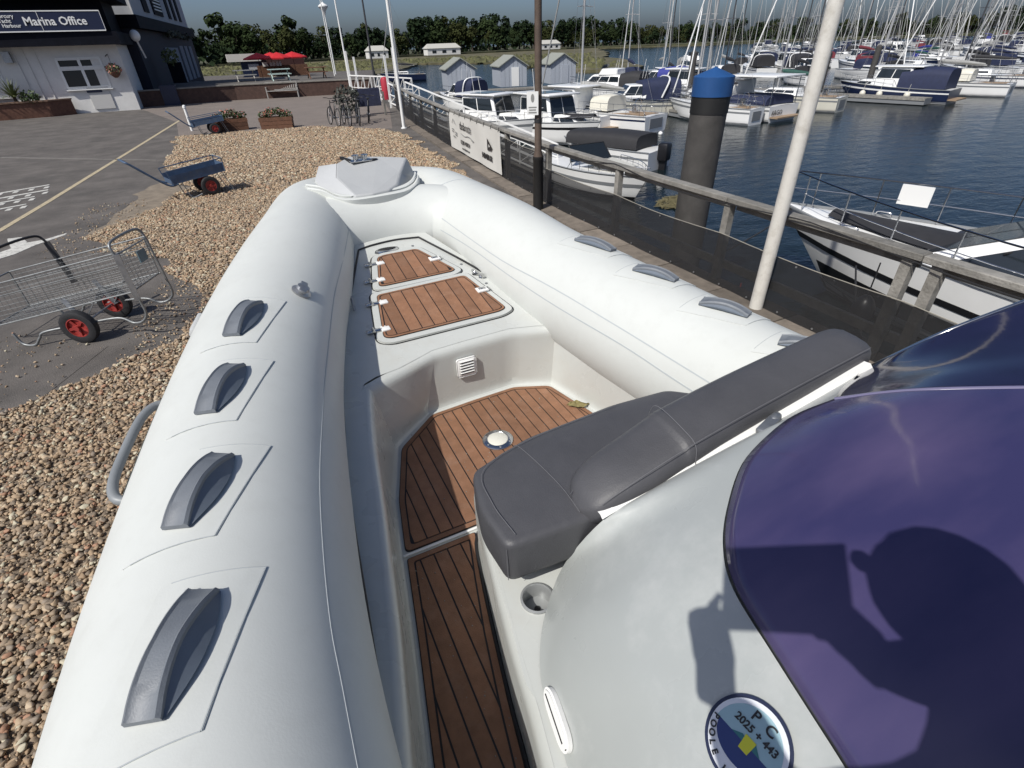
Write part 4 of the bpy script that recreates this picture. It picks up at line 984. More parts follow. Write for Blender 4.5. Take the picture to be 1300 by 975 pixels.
for u0, u1, z in ((.30,.52,.64),(.62,.86,.58),(.30,.5,.58),(.62,.86,.52)): mb.beam(bpnt(u0,z,.022), bpnt(u1,z,.022), .004, .025)
mb.tube([bpnt(.38,.80,.022), bpnt(.52,.92,.022), bpnt(.70,.80,.022)], .008, 5)
mb.tube(cr([bpnt(1.3,.62,.022), bpnt(1.7,.58,.022), bpnt(2.1,.62,.022), bpnt(2.55,.56,.022)], 5), .008, 5); mb.build('logo_lines', M['inkgrey'], BN)
mb = MB()
for k in range(9):
    u = .1+k*(BL-.2)/8; mb.tube([bpnt(u,1.03,.02), bpnt(u+.03,1.13,.0)], .008, 5)
mb.build('cable_ties', M['rubber'], BN)
# poles at the quay edge
mb = MB(); mb.lathe([(.075,0),(.072,1.5),(.068,3.4),(.06,7.5)], n=20); WP = tag(mb.build('flagpole', M['polewhite'], None, 60, None), 'thick cream painted flagpole rising beside the fence at the right', 'flagpole'); WP.location = (4.97,3.71,0)
BP_ = thing('lamp_column', 'brown painted column with a small white notice, standing against the quay fence', 'post', (4.83,8.87,0))
mb = MB(); mb.lathe([(.095,0),(.09,1.0),(.065,1.08),(.06,3.0),(.055,6.5)], (4.83,8.87,0), 16); mb.build('column', M['polebrown'], BP_, 50)
SG = MB(); c = Vector((4.75,8.80,1.86)); fr = frame_m(c, Vector((.85,-.52,0)), (0,0,1)); SG.box((-.06,0,0), (.20,.36,.008)); SG.xform(fr); SG.build('notice', M['paintw'], BP_)
mb = MB(); mb.lathe([(.05,0),(.05,.002)], (-.06,.08,.005), 16, Matrix.Diagonal((.6,1.3,1)))
mb.box((-.06,-.06,.006), (.14,.02,.002)); mb.box((-.06,-.10,.006), (.12,.02,.002)); mb.box((-.06,-.14,.006), (.14,.02,.002)); mb.xform(fr); mb.build('notice_print', M['inkgrey'], BP_)
mb = MB(); mb.lathe([(.098,.0),(.094,.92),(.10,.93),(.10,.99)], (4.83,8.87,.002), 16); mb.build('base_sleeve', M['blackband'], BP_, 50)
mb = MB(); mb.lathe([(.07,0),(.07,.06)], (4.83,8.87,1.55), 16); mb.build('band', M['rubber'], BP_)
mb = MB(); mb.lathe([(.065,0),(.06,2),(.05,6.5)], (6.0,22.29,0), 16); mb.lathe([(.12,0),(.12,.03)], (6.0,22.29,0), 16)
one('flagpole', mb, M['paintw'], 'tall white flagpole standing on the gravel beside the fence, left of the banner', 'flagpole', smooth=60, org=(6.0,22.29,0))
# ------------------------------------------------------------------ trolleys
def bar(mb, pts, r, n=8, seg=6): return mb.tube(cr(pts, seg) if len(pts) > 2 else pts, r, n)
def wheel(parent, c, ax, r, w, hub=.58):
    """tyre (part) with its rim (sub-part)"""
    ax = Vector(ax).normalized(); rot = Vector((0,0,1)).rotation_difference(ax).to_matrix(); mb = MB()
    mb.lathe([(r*hub,-w*.4),(r*.8,-w*.5),(r*.95,-w*.38),(r,-w*.1),(r,w*.1),(r*.95,w*.38),(r*.8,w*.5),(r*hub,w*.4)], c, 28, rot, caps=False)
    ty = mb.build('tyre', M['rubber'], parent, 40)
    mb = MB(); mb.lathe([(r*hub,-w*.4),(r*hub*.93,-w*.42),(r*hub*.9,-w*.15),(r*.16,-w*.12),(r*.15,-w*.6),(.001,-w*.6)], c, 24, rot, caps=False); mb.lathe([(r*hub,w*.4),(r*hub*.93,w*.42),(r*hub*.9,w*.15),(r*.16,w*.12),(r*.15,w*.6),(.001,w*.6)], c, 24, rot, caps=False)
    for k in range(5):
        a = 2*PI*k/5; d = rot@Vector((math.cos(a), math.sin(a), 0)); mb.beam(Vector(c)+d*r*.14+ax*w*.2, Vector(c)+d*r*hub*.92+ax*w*.3, .03, .012, ax); mb.beam(Vector(c)+d*r*.14-ax*w*.2, Vector(c)+d*r*hub*.92-ax*w*.3, .03, .012, ax)
    mb.build('rim', M['red'], ty, 40); return ty
def uv_frame(o, ux, uy):
    U_ = Vector((ux, uy, 0)).normalized(); V_ = Vector((-U_.y, U_.x, 0)); O = Vector(o)
    return lambda u, v, z: O+U_*u+V_*v+Vector((0,0,z))
# big wire trolley
T1 = thing('basket_trolley', 'large grey wire basket trolley with red wheel hubs, nearest to the white boat', 'trolley', (-2.1, 7.15, 0))
P = uv_frame((-2.10,7.15,0), .92, -.40)
zt = lambda u: .86+.20*u                    # tilted basket
for v in (-.33, .33): wheel(T1, P(0,v,.20), P(0,1,0)-P(0,0,0), .20, .10)
mb = MB(); mb.tube([P(0,-.36,.2), P(0,.36,.2)], .012, 8); mb.build('axle', M['dullsteel'], T1)
for v in (-.29, .30):
    s = -1 if v < 0 else 1
    mb = MB(); bar(mb, [P(-.76,v*1.2,.16), P(-.70,v*1.25,.03), P(-.56,v*1.3,.018), P(-.47,v*1.28,.10), P(-.38,v*1.25,.17), P(.0,v*1.05,.21), P(.42,v*.92,.255), P(.58,v*.95,.19), P(.70,v,.215), P(.775,v,.31), P(.77,v,.5), P(.745,v,.85)], .014, 8)
    mb.build('skid_leg', M['wire'], T1, 60)
mb = MB(); bar(mb, [P(.745,-.29,.84), P(.73,-.29,1.0), P(.71,-.27,1.09), P(.70,-.15,1.12), P(.70,.15,1.12), P(.71,.28,1.09), P(.73,.30,1.0), P(.745,.30,.84)], .015, 8); mb.build('end_loop', M['wire'], T1, 60)
mb = MB()
def basket_bar(mb, a, b, r): mb.tube([P(*a), P(*b)], r, 6)
for v in (-.28, .29):
    for dz_ in (0, -.13, -.44): basket_bar(mb, (.74,v,zt(.74)+dz_), (-1.0,v,zt(-1.0)+dz_), .009 if dz_ != -.13 else .006)
basket_bar(mb, (.74,-.28,zt(.74)-.02), (.74,.29,zt(.74)-.02), .009); basket_bar(mb, (.72,-.28,zt(.72)-.44), (.72,.29,zt(.72)-.44), .010)
basket_bar(mb, (-1.0,-.28,zt(-1)), (-1.0,.29,zt(-1)), .009); basket_bar(mb, (-1.0,-.28,zt(-1)-.44), (-1.0,.29,zt(-1)-.44), .009)
for v in (-.28, .29):
    for u in (.72, -1.0): basket_bar(mb, (u,v,zt(u)), (u,v,zt(u)-.44), .009)
mb.build('basket_frame', M['wire'], T1, 60)
mb = MB()
n = 26
for i in range(1, n):
    u = .72-1.72*i/n
    for v in (-.28, .29): basket_bar(mb, (u,v,zt(u)), (u,v,zt(u)-.44), .0022)
    basket_bar(mb, (u,-.28,zt(u)-.44), (u,.29,zt(u)-.44), .0022)
for j in range(1, 9):
    d = -.44*j/9
    for v in (-.28, .29): basket_bar(mb, (.72,v,zt(.72)+d), (-1.0,v,zt(-1)+d), .0022)
    v = -.28+.57*j/9; basket_bar(mb, (.72,v,zt(.72)-.44), (-1.0,v,zt(-1)-.44), .0022)
    basket_bar(mb, (.735,v,zt(.72)), (.735,v,zt(.72)-.44), .0022); basket_bar(mb, (.735,-.28,zt(.72)+d), (.735,.29,zt(.72)+d), .0022)
mb.build('wire_mesh', M['wire'], T1)
mb = MB(); mb.beam(P(.755,.02,zt(.72)-.15), P(.755,.17,zt(.72)-.15), .008, .13); mb.build('label_plate', M['bluelabel'], T1)
mb = MB(); mb.beam(P(.755,-.30,1.0), P(.765,-.30,.48), .06, .012, (0,1,0)); mb.build('stiffener_plate', M['dullsteel'], T1)
mb = MB(); mb.beam(P(-.42,.33,.98), P(-.30,.27,.50), .06, .014, (0,1,0)); bar(mb, [P(-.42,.33,.98), P(-.47,.30,1.06), P(-.52,.1,1.08), P(-.55,-.2,1.08)], .014); mb.build('inner_hoop', M['rubber'], T1, 60)
mb = MB()
for v in (-.27, .27): mb.beam(P(-.07,v,.52), P(.05,v*1.05,.2), .05, .01, (0,1,0)); mb.beam(P(.30,v,.52), P(.02,v*1.05,.2), .012, .012)
mb.build('axle_bracket', M['dullsteel'], T1)
# blue tray trolley, copied once
def blue_trolley():
    t = thing('tray_trolley', 'blue tray trolley with red wheels on the gravel edge, its handle pointing left', 'trolley', (0,0,0), local=True)
    P = lambda u, v, z: Vector((u, v, z)); zb = lambda u: .40+.10*u
    for v in (-.30, .30): wheel(t, (.12,v,.20), (0,1,0), .20, .09)
    mb = MB(); mb.tube([(.12,-.32,.2),(.12,.32,.2)], .012, 8); mb.build('axle', M['dullsteel'], t)
    mb = MB(); mb.add([P(-.62,-.28,zb(-.62)), P(.52,-.28,zb(.52)), P(.52,.28,zb(.52)), P(-.62,.28,zb(-.62))], [(0,1,2,3)]); 
    for v in (-.28, .28): mb.beam(P(-.62,v,zb(-.62)+.09), P(.52,v,zb(.52)+.09), .008, .18)
    mb.beam(P(.52,-.28,zb(.52)+.09), P(.52,.28,zb(.52)+.09), .008, .18); mb.beam(P(-.62,-.28,zb(-.62)+.05), P(-.62,.28,zb(-.62)+.05), .008, .10); mb.build('tray', M['blue'], t)
    mb = MB()
    for v in (-.30, .30): mb.tube([P(-.66,v,zb(-.62)+.28), P(.52,v,zb(.52)+.28)], .012, 6); mb.tube([P(-.6,v,zb(-.62)), P(-.66,v,zb(-.62)+.28)], .010, 6); mb.tube([P(.52,v,zb(.52)), P(.52,v,zb(.52)+.28)], .012, 6)
    mb.tube([P(.52,-.3,zb(.52)+.28), P(.52,.3,zb(.52)+.28)], .012, 6); mb.build('rail', M['blue'], t, 60)
    mb = MB(); bar(mb, [P(-.5,-.28,zb(-.5)-.01), P(-.72,-.28,.36), P(-1.22,-.27,.82), P(-1.32,-.22,.90), P(-1.34,0,.92), P(-1.32,.22,.90), P(-1.22,.27,.82), P(-.72,.28,.36), P(-.5,.28,zb(-.5)-.01)], .022, 8); mb.build('handle', M['blue'], t, 60)
    for s in (-1, 1):
        mb = MB(); bar(mb, [P(-.42,s*.26,zb(-.4)), P(-.34,s*.27,.04), P(-.28,s*.27,.012), P(-.1,s*.27,.06)], .012, 6); mb.build('leg', M['dullsteel'], t, 60)
        mb = MB(); mb.tube([P(.45,s*.26,zb(.45)), P(.60,s*.28,.012)], .010, 6); mb.build('leg', M['dullsteel'], t, 60)
    mb = MB(); mb.tube([P(.60,-.28,.02), P(.60,.28,.02)], .01, 6); mb.tube([P(-.28,-.27,.02), P(-.28,.27,.02)], .01, 6); mb.build('foot_bar', M['dullsteel'], t, 60)
    return t
B1 = blue_trolley(); B1.location = (-1.12,14.28,.02); B1.rotation_euler.z = R(18); B1['group'] = 'blue tray trolleys'
dup(B1, (-1.0,25.9,.01), R(10), 'blue tray trolley partly in front of the flower planter, by the white bollard', 'blue tray trolleys')
# ------------------------------------------------------------------ planters, bollard, bench, terrace
def leaf_clump(mb, c, r, n, s, flat=.6, seed=1):
    rnd = random.Random(seed)
    for _ in range(n):
        d = Vector((rnd.gauss(0,1), rnd.gauss(0,1), rnd.gauss(0,1)*flat)); d.normalize(); d *= r*rnd.uniform(.45,1.0)**.6
        a = Vector((rnd.uniform(-1,1), rnd.uniform(-1,1), rnd.uniform(-.6,.6))).normalized(); b = a.orthogonal().normalized(); q = a.cross(b); k = s*rnd.uniform(.6,1.4)
        p = Vector(c)+Vector((d.x, d.y, d.z*flat if flat < 1 else d.z)); mb.add([p-b*k-q*k*.5, p+b*k-q*k*.5, p+b*k*.6+q*k*.6+a*k*.3, p-b*k*.6+q*k*.6+a*k*.3], [(0,1,2,3)])
    return mb
for i, (c, lab) in enumerate((((1.55,25.95), 'brown timber planter full of pink flowers, alone on the gravel edge'), ((-.22,26.6), 'brown timber planter of pink flowers behind the far blue trolley'))):
    t = thing('flower_planter', lab, 'planter', (c[0], c[1], 0), group='flower planters')
    a = -.2 if i == 0 else .05; U_ = Vector((math.cos(a), math.sin(a), 0)); V_ = Vector((-U_.y, U_.x, 0))
    for k in range(3):
        for s in (-1, 1):
            mb = MB(); mb.beam(Vector((*c, .08+.145*k))+V_*.26*s-U_*(.62+.02*k), Vector((*c, .08+.145*k))+V_*.26*s+U_*(.62+.02*k), .03, .135); mb.build('board', M['brownwood'], t)
            mb = MB(); mb.beam(Vector((*c, .08+.145*k))+U_*.62*s-V_*.26, Vector((*c, .08+.145*k))+U_*.62*s+V_*.26, .03, .135); mb.build('board', M['brownwood'], t)
    mb = MB(); mb.box((c[0], c[1], .36), (1.2,.48,.04), Matrix.Rotation(a,3,'Z')); mb.build('soil', mat('soil', (.03,.022,.016), .95), t)
    mb = MB()
    for k in range(7): leaf_clump(mb, Vector((*c, .52))+U_*(-.48+.16*k)+Vector((0,0,.10 if 1 < k < 5 else 0)), .2, 70, .035, .8, k+10*i)
    mb.build('foliage', M['leaf'], t)
    mb = MB()
    for k in range(7): leaf_clump(mb, Vector((*c, .56))+U_*(-.48+.16*k)+Vector((0,0,.10 if 1 < k < 5 else 0)), .21, 26, .028, .8, k+50+10*i)
    mb.build('flowers', M['flower'], t)
mb = MB(); mb.lathe([(.055,0),(.055,.85),(.07,.86),(.07,.9),(.06,.95),(.02,.98)], (-1.78,27.6,0), 12); mb.lathe([(.06,.35),(.06,.4)], (-1.78,27.6,0), 12)
one('bollard', mb, M['paintw'], 'white metal bollard standing behind the far blue trolley', 'bollard', smooth=40, org=(-1.78,27.6,0))
TW = mat('terrace_brick', (.075,.042,.032), .85, var=.3, scale=5, bump=.3)
t = thing('terrace_wall', 'low dark brown retaining wall of the terrace behind the grey bench', 'wall', (4, 43.6, 0))
mb = MB(); WLp = [(-5.2,43.0),(.5,43.9),(7.0,42.9),(9.3,42.2),(9.6,43.4),(7.2,44.6),(.5,45.2),(-5.2,44.4)]
mb.prism(WLp, 0, .86); mb.build('wall', TW, t)
mb = MB(); mb.prism([(-5.2,42.95),(.5,43.85),(7.0,42.85),(9.35,42.12),(9.4,42.45),(7.0,43.2),(.5,44.2),(-5.2,43.3)], .86, .93); mb.build('coping', M['concrete'], t)
mb = MB(); mb.prism([(-5.2,44.4),(.5,45.2),(7.2,44.6),(9.6,43.4),(11.0,52),(11.3,55),(-5,56)], 0, .8); kind(mb.build('terrace', mat('terrace_paving', (.11,.10,.09), .9, var=.2, scale=.7)), 'structure')
# bench of painted slats facing the camera
t = thing('bench', 'pale grey slatted bench standing against the terrace wall', 'bench', (3.4, 43.2, 0))
a = -.2; U_ = Vector((math.cos(a), math.sin(a), 0)); V_ = Vector((-U_.y, U_.x, 0)); c = Vector((3.4,43.05,0)); GW = mat('bench_grey_wood', (.33,.32,.30), .7, var=.15)
for k in range(4): mb = MB(); mb.beam(c-U_*1.0+V_*(.0+.1*k)+Vector((0,0,.44)), c+U_*1.0+V_*(.0+.1*k)+Vector((0,0,.44)), .085, .03); mb.build('seat_slat', GW, t)
for k in range(15): u = -.92+.1315*k; mb = MB(); mb.beam(c+U_*u+V_*.40+Vector((0,0,.50)), c+U_*u+V_*.46+Vector((0,0,.90)), .05, .02, V_); mb.build('back_slat', GW, t)
mb = MB(); mb.beam(c-U_*1.02+V_*.47+Vector((0,0,.94)), c+U_*1.02+V_*.47+Vector((0,0,.94)), .07, .05); mb.build('top_rail', GW, t)
mb = MB(); mb.beam(c-U_*1.02+V_*.40+Vector((0,0,.50)), c+U_*1.02+V_*.40+Vector((0,0,.50)), .05, .04); mb.build('back_rail', GW, t)
for s in (-1, 1):
    for v, h in ((.02,.66), (.42,.94)): mb = MB(); mb.beam(c+U_*s*1.0+V_*v, c+U_*s*1.0+V_*v+Vector((0,0,h)), .06, .06, V_); mb.build('leg', GW, t)
    mb = MB(); mb.beam(c+U_*s*1.0+V_*-.02+Vector((0,0,.67)), c+U_*s*1.0+V_*.44+Vector((0,0,.67)), .07, .03); mb.build('armrest', GW, t)
# red parasols, kiosk, table
def parasol():
    t = thing('red_parasol', 'red parasol', 'parasol', (0,0,0), local=True); n = 8
    mb = MB(); R0 = 1.9; rows = []
    for r, z in ((.05,3.0),(R0*.5,2.72),(R0,2.38)): rows.append([(r*math.cos(2*PI*k/n), r*math.sin(2*PI*k/n), z) for k in range(n)])
    rows.append([(R0*math.cos(2*PI*k/n), R0*math.sin(2*PI*k/n), 2.22) for k in range(n)]); mb.grid(rows, closed=True); mb.build('canopy', M['redcloth'], t)
    mb = MB(); mb.tube([(0,0,0),(0,0,3.08)], .03, 8); mb.build('pole', M['brownwood'], t)
    mb = MB(); mb.lathe([(.3,0),(.3,.08),(.05,.1)], n=12); mb.build('base', M['concrete'], t)
    for k in range(n):
        mb = MB(); mb.tube([(0,0,2.5),(R0*.5*math.cos(2*PI*k/n), R0*.5*math.sin(2*PI*k/n), 2.68)], .012, 5); mb.build('rib', M['brownwood'], t)
    return t
pp = parasol()
for i, (x, y, lab) in enumerate(((4.3,76.5,'leftmost red parasol on the terrace, next to the white kiosk roof'),(6.3,74.5,'front red parasol in the middle of the terrace cluster'),(8.3,77.5,'rightmost red parasol on the terrace, nearest the flagpoles'),(6.0,80.0,'rear red parasol half hidden behind the other red parasols'))):
    o = pp if i == 0 else dup(pp, (0,0,0)); o.scale = (.86,.86,.86); o.location = (x,y,.0); o.rotation_euler.z = .3*i; o['label'] = lab; o['group'] = 'red parasols on the terrace'
t = thing('kiosk', 'small dark kiosk with a flat white roof beside the red parasols', 'kiosk', (3.4, 84, 0))
mb = MB(); mb.box((3.7,84,.85), (2.4,2.2,1.7)); mb.build('wall', M['bnavy'], t)
mb = MB(); mb.box((3.0,84,2.1), (3.9,2.8,.8)); mb.build('roof', mat('kiosk_roof', (.62,.60,.55), .7), t)
mb = MB(); mb.box((3.9,82.87,1.1), (1.2,.06,.6)); mb.build('counter_hatch', M['greyclad'], t)
t = thing('bar_counter', 'dark timber bar counter with white signs under the red parasols', 'bar', (7.2, 81, 0))
mb = MB(); mb.box((7.2,81.2,.6), (6.0,.5,1.2)); mb.build('counter', M['brownwood'], t)
mb = MB(); mb.box((7.2,83.2,1.0), (6.0,.15,1.9)); mb.build('back_wall', mat('dark_red_wood', (.05,.016,.014), .8), t)
for x in (5.2, 6.05, 6.8): mb = MB(); mb.box((x,80.9,1.35), (.62,.05,.45)); mb.build('sign', M['paintw'], t)
def table_set(x, y, lab, m):
    t = thing('picnic_table', lab, 'table', (x, y, .8)); mb = MB(); mb.box((x,y,1.55), (1.6,.8,.05)); mb.build('table_top', m, t)
    for s in (-1, 1):
        mb = MB(); mb.box((x,y+s*.7,1.25), (1.6,.28,.05)); mb.build('seat', m, t)
        mb = MB(); mb.beam((x+s*.6,y-.7,.8), (x+s*.6,y+.25,1.53), .08, .04); mb.beam((x+s*.6,y+.7,.8), (x+s*.6,y-.25,1.53), .08, .04); mb.build('leg', m, t)
table_set(4.0, 49.0, 'pale aqua table with benches just behind the grey bench', mat('aqua_paint', (.40,.50,.47), .6))
table_set(6.8, 49.5, 'dark timber table on the terrace right of the pale aqua table', M['brownwood'])
table_set(1.6, 50.5, 'grey timber table on the terrace left of the pale aqua table', GW)
# flagpoles and lamp by the terrace
for x, y, h, r, lab, m in ((7.62,40.7,9.5,.06,'slim white flagpole rising in front of the terrace, behind the bicycles',M['paintw']),(8.6,52.0,9.0,.05,'white flagpole with a rolled dark blue flag, right of the red parasols',M['paintw'])):
    t = thing('flagpole', lab, 'flagpole', (x,y,0), group='flagpoles by the terrace'); mb = MB(); mb.lathe([(r,0),(r*.6,h)], (x,y,0), 10); mb.build('pole', m, t, 60)
    if y > 50: mb = MB(); mb.loft([[(x+.02+.10*math.cos(a)*w, y+.10*math.sin(a)*w, z) for a in (0,1.57,3.14,4.71)] for z, w in ((6.1,.2),(6.9,1.0),(8.6,1.3),(8.9,.5))]); mb.build('flag', M['canvnavy'], t)
t = thing('street_lamp', 'white lamp post with a conical lantern between the flagpoles', 'street lamp', (9.4,56,0)); mb = MB(); mb.lathe([(.06,0),(.045,5.2)], (9.4,56,0), 10); mb.lathe([(.02,6.1),(.02,7.2)], (9.4,56,0), 6); mb.build('post', M['paintw'], t, 60)
mb = MB(); mb.lathe([(.06,5.1),(.16,5.45),(.42,5.75),(.42,5.82),(.1,6.02),(.02,6.1)], (9.4,56,0), 14); mb.build('lantern', M['white'], t, 40)
mb = MB(); mb.lathe([(.09,-2.2),(.08,3),(.05,10)], (11.6,50.5,0), 10); one('dark_mast', mb, M['mastdark'], 'tall dark spar pole standing behind the bicycles by the gangway', 'mast', smooth=60, org=(11.6,50.5,0))
# bicycles leaning together
def bicycle(col):
    t = thing('bicycle', 'bicycle', 'bicycle', (0,0,0), local=True); r = .33
    for y in (-.52, .52):
        mb = MB(); mb.tube([(0, y+r*math.cos(2*PI*k/24), r+r*math.sin(2*PI*k/24)) for k in range(24)], .022, 6, closed=True); w = mb.build('wheel', M['rubber'], t, 60)
        mb = MB()
        for k in range(12): a = 2*PI*k/12; mb.tube([(0,y,r),(0,y+r*.96*math.cos(a),r+r*.96*math.sin(a))], .003, 4)
        mb.tube([(-.04,y,r),(.04,y,r)], .02, 8); mb.build('spokes', M['steel'], w)
    mb = MB(); S = (0,-.20,.86); Hd = (0,.34,.92); BB = (0,-.08,.30); Rr = (0,-.52,.33); Fr = (0,.52,.33)
    for a, b in ((S,BB),(S,(0,.36,.84)),(BB,(0,.38,.74)),(BB,Rr),(S,Rr),(Hd,Fr)): mb.tube([a,b], .018, 6)
    mb.build('frame', col, t, 60)
    mb = MB(); bar(mb, [(-.28,.30,1.0),(-.12,.36,1.0),(0,.34,.98),(.12,.36,1.0),(.28,.30,1.0)], .014, 6); mb.build('handlebar', M['rubber'], t, 60)
    mb = MB(); mb.rbox((0,-.24,.93), (.14,.26,.05), .02); mb.tube([(0,-.20,.84),(0,-.23,.92)], .014, 6); mb.build('saddle', M['rubber'], t, 40)
    mb = MB(); mb.tube([(-.06,-.08,.3),(.06,-.08,.3)], .06, 10); mb.beam((.08,-.08,.3), (.08,.06,.22), .02, .02); mb.beam((-.08,-.08,.3), (-.08,-.22,.38), .02, .02); mb.build('pedal_crank', M['dullsteel'], t, 40)
    return t
bk = bicycle(M['bblack'])
for i, (x, y, a, lab) in enumerate(((3.75,25.1,.15,'leftmost black bicycle of the row by the gangway'),(4.2,24.7,.05,'second black bicycle from the left in the row by the gangway'),(4.7,24.8,-.1,'third black bicycle from the left, below the flagpole'),(5.3,25.4,-.25,'rightmost black bicycle leaning near the fence end'))):
    o = bk if i == 0 else dup(bk, (0,0,0)); o.location = (x,y,.02); o.rotation_euler = (0, .12, a); o['label'] = lab; o['group'] = 'bicycles parked by the gangway'
t = thing('cycle_shelter', 'low cycle stand with a dusty bush and a navy panel behind the bicycles', 'stand', (5.3,27.6,0))
mb = MB(); leaf_clump(mb, (4.9,27.6,.75), .62, 420, .06, 1.1, 77); mb.build('foliage', mat('dusty_leaf', (.05,.055,.045), .8, var=.5, scale=8), t)
mb = MB(); mb.box((6.0,28.2,.75), (1.2,.2,.75)); mb.build('panel', mat('navy_panel', (.03,.035,.07), .8, var=.4, scale=6), t)
for x in (4.5,5.3,6.6): mb = MB(); mb.box((x,27.5,.5), (.08,.08,1.0)); mb.build('post', M['wood'], t)
# white gangway down to the pontoons, with the red lifebuoy post
t = thing('gangway', 'white railed gangway sloping down to the pontoon behind the fence', 'gangway', (8.5,30,0))
def rail_run(a, b, n, h=1.0, nm='railing'):
    a, b = Vector(a), Vector(b); up = Vector((0,0,h))
    mb = MB(); mb.beam(a+up, b+up, .06, .06); mb.beam(a+up*.5, b+up*.5, .035, .035); mb.beam(a+up*.1, b+up*.1, .05, .05); mb.build(nm, M['paintw'], t)
    for k in range(n+1): mb = MB(); p = a.lerp(b, k/n); mb.beam(p, p+up*1.0, .045, .045, (0,1,0)); mb.build('baluster', M['paintw'], t)
    for k in range(n): mb = MB(); mb.beam(a.lerp(b, k/n)+up*.1, a.lerp(b, (k+1)/n)+up, .025, .025); mb.build('brace', M['paintw'], t)
rail_run((7.7,30.6,.15), (11.0,20.0,-1.9), 9); rail_run((8.7,30.9,.15), (12.0,20.3,-1.9), 9)
mb = MB(); mb.beam((8.2,30.7,.05), (11.5,20.1,-2.0), 1.0, .08); mb.build('deck', M['wood'], t)
rail_run((7.0,37,.1), (8.2,33,.1), 5, 1.25); rail_run((8.7,38,.1), (9.7,33,.1), 5, 1.1)
for x, y, h in ((7.0,37,2.6),(7.3,36.4,2.3),(8.4,31.5,2.7),(7.7,30.6,2.4)): mb = MB(); mb.beam((x,y,0), (x,y,h), .10, .10, (0,1,0)); mb.build('gate_post', M['paintw'], t)
mb = MB(); mb.lathe([(.22,.35),(.24,.4),(.24,1.25),(.20,1.38),(.05,1.42)], (7.75,31.4,0), 16); one('life_ring_case', mb, mat('red_case', (.40,.03,.05), .5), 'upright red lifesaving case hanging on the white gangway rail', 'safety case', smooth=40)
# ------------------------------------------------------------------ marina office and the taller building behind
OB = thing('marina_office', 'white brick single storey office with a dark fascia sign and white framed windows', 'building', (-10, 44, 0))
fy = 41.7
mb = MB(); mb.prism([(-24,fy),(-5.02,fy-.25),(-5.0,46),(-24,46)], 0, 3.3); mb.build('wall', M['wallw'], OB)
# recessed brick courses visible as slightly proud bands
mb = MB(); mb.prism([(-24.5,fy-1.0),(-4.6,fy-1.15),(-4.6,46.3),(-24.5,46.3)], 3.30, 3.52); mb.build('soffit', M['dark'], OB)
mb = MB(); mb.prism([(-24.5,fy-.9),(-4.65,fy-1.05),(-4.65,46.2),(-24.5,46.2)], 3.52, 3.9); mb.build('fascia', M['dark'], OB)
mb = MB(); mb.prism([(-24.6,fy-.8),(-4.2,fy-.95),(-4.2,46.4),(-24.6,46.4)], 5.35, 5.65); mb.build('roof_edge', M['dark'], OB)
mb = MB(); mb.prism([(-24,fy+.2),(-5.0,fy),(-5.0,46),(-24,46)], 3.9, 5.35); mb.build('upper_wall', M['dark'], OB)
mb = MB(); mb.prism([(-24,fy+.6),(-5.2,fy+.4),(-5.2,46),(-24,46)], 5.65, 6.6); mb.build('roof', M['roof'], OB)
# sign
sx0, sx1 = -13.5, -5.1; sy = fy-1.08; sz0, sz1 = 3.95, 4.83
SGN = MB(); SGN.box(((sx0+sx1)/2, sy, (sz0+sz1)/2), (sx1-sx0, .06, sz1-sz0)); sg = SGN.build('sign_board', M['navy'], OB)
mb = MB(); b_ = .05
for p, q in (((sx0,sz0),(sx1,sz0)),((sx0,sz1),(sx1,sz1)),((sx1,sz0),(sx1,sz1)),((-7.9,sz0),(-7.9,sz1))): mb.beam((p[0],sy-.04,p[1]), (q[0],sy-.04,q[1]), .02, b_ if p[0] != -7.9 else .03, (0,1,0) if p[0] == q[0] else (0,0,1))
mb.build('sign_trim', M['paintw'], sg)
fm = lambda x, z: frame_m((x, sy-.045, z), (1,0,0), (0,0,1))
text_mb('Marina Office', .52, 'lettering', M['paintw'], fm(-8.62, 4.22), sg, .004, bold=.010, sx=.98)
for k, w in enumerate(('Mercury','Yacht','Harbour')): text_mb(w, .235, 'lettering', M['paintw'], fm(-9.72+.07*k, 4.55-.205*k), sg, .004, bold=.004, sx=.98)
mb = MB(); cxs, czs = -10.2, 4.40
mb.prism([(cxs+.40*math.cos(a), czs+.40*math.sin(a)) for a in [2*PI*k/32 for k in range(32)]], 0, .01)
mb.v = [(p[0], sy-.035-p[2], p[1]) for p in mb.v]; mb.build('logo_disc', M['paintw'], sg)
mb = MB()
for tri in ([(-.30,-.15),(-.22,.36),(-.05,-.12)],[(.0,-.10),(-.12,.30),(.16,-.02)],[(.12,.0),(.08,.22),(.36,.0)],[(-.5,-.2),(.5,-.2),(.48,-.24),(-.48,-.24)]):
    mb.poly([(cxs+x*.77, sy-.05, czs+z*.77) for x, z in tri])
mb.build('logo_sails', M['navy'], sg)
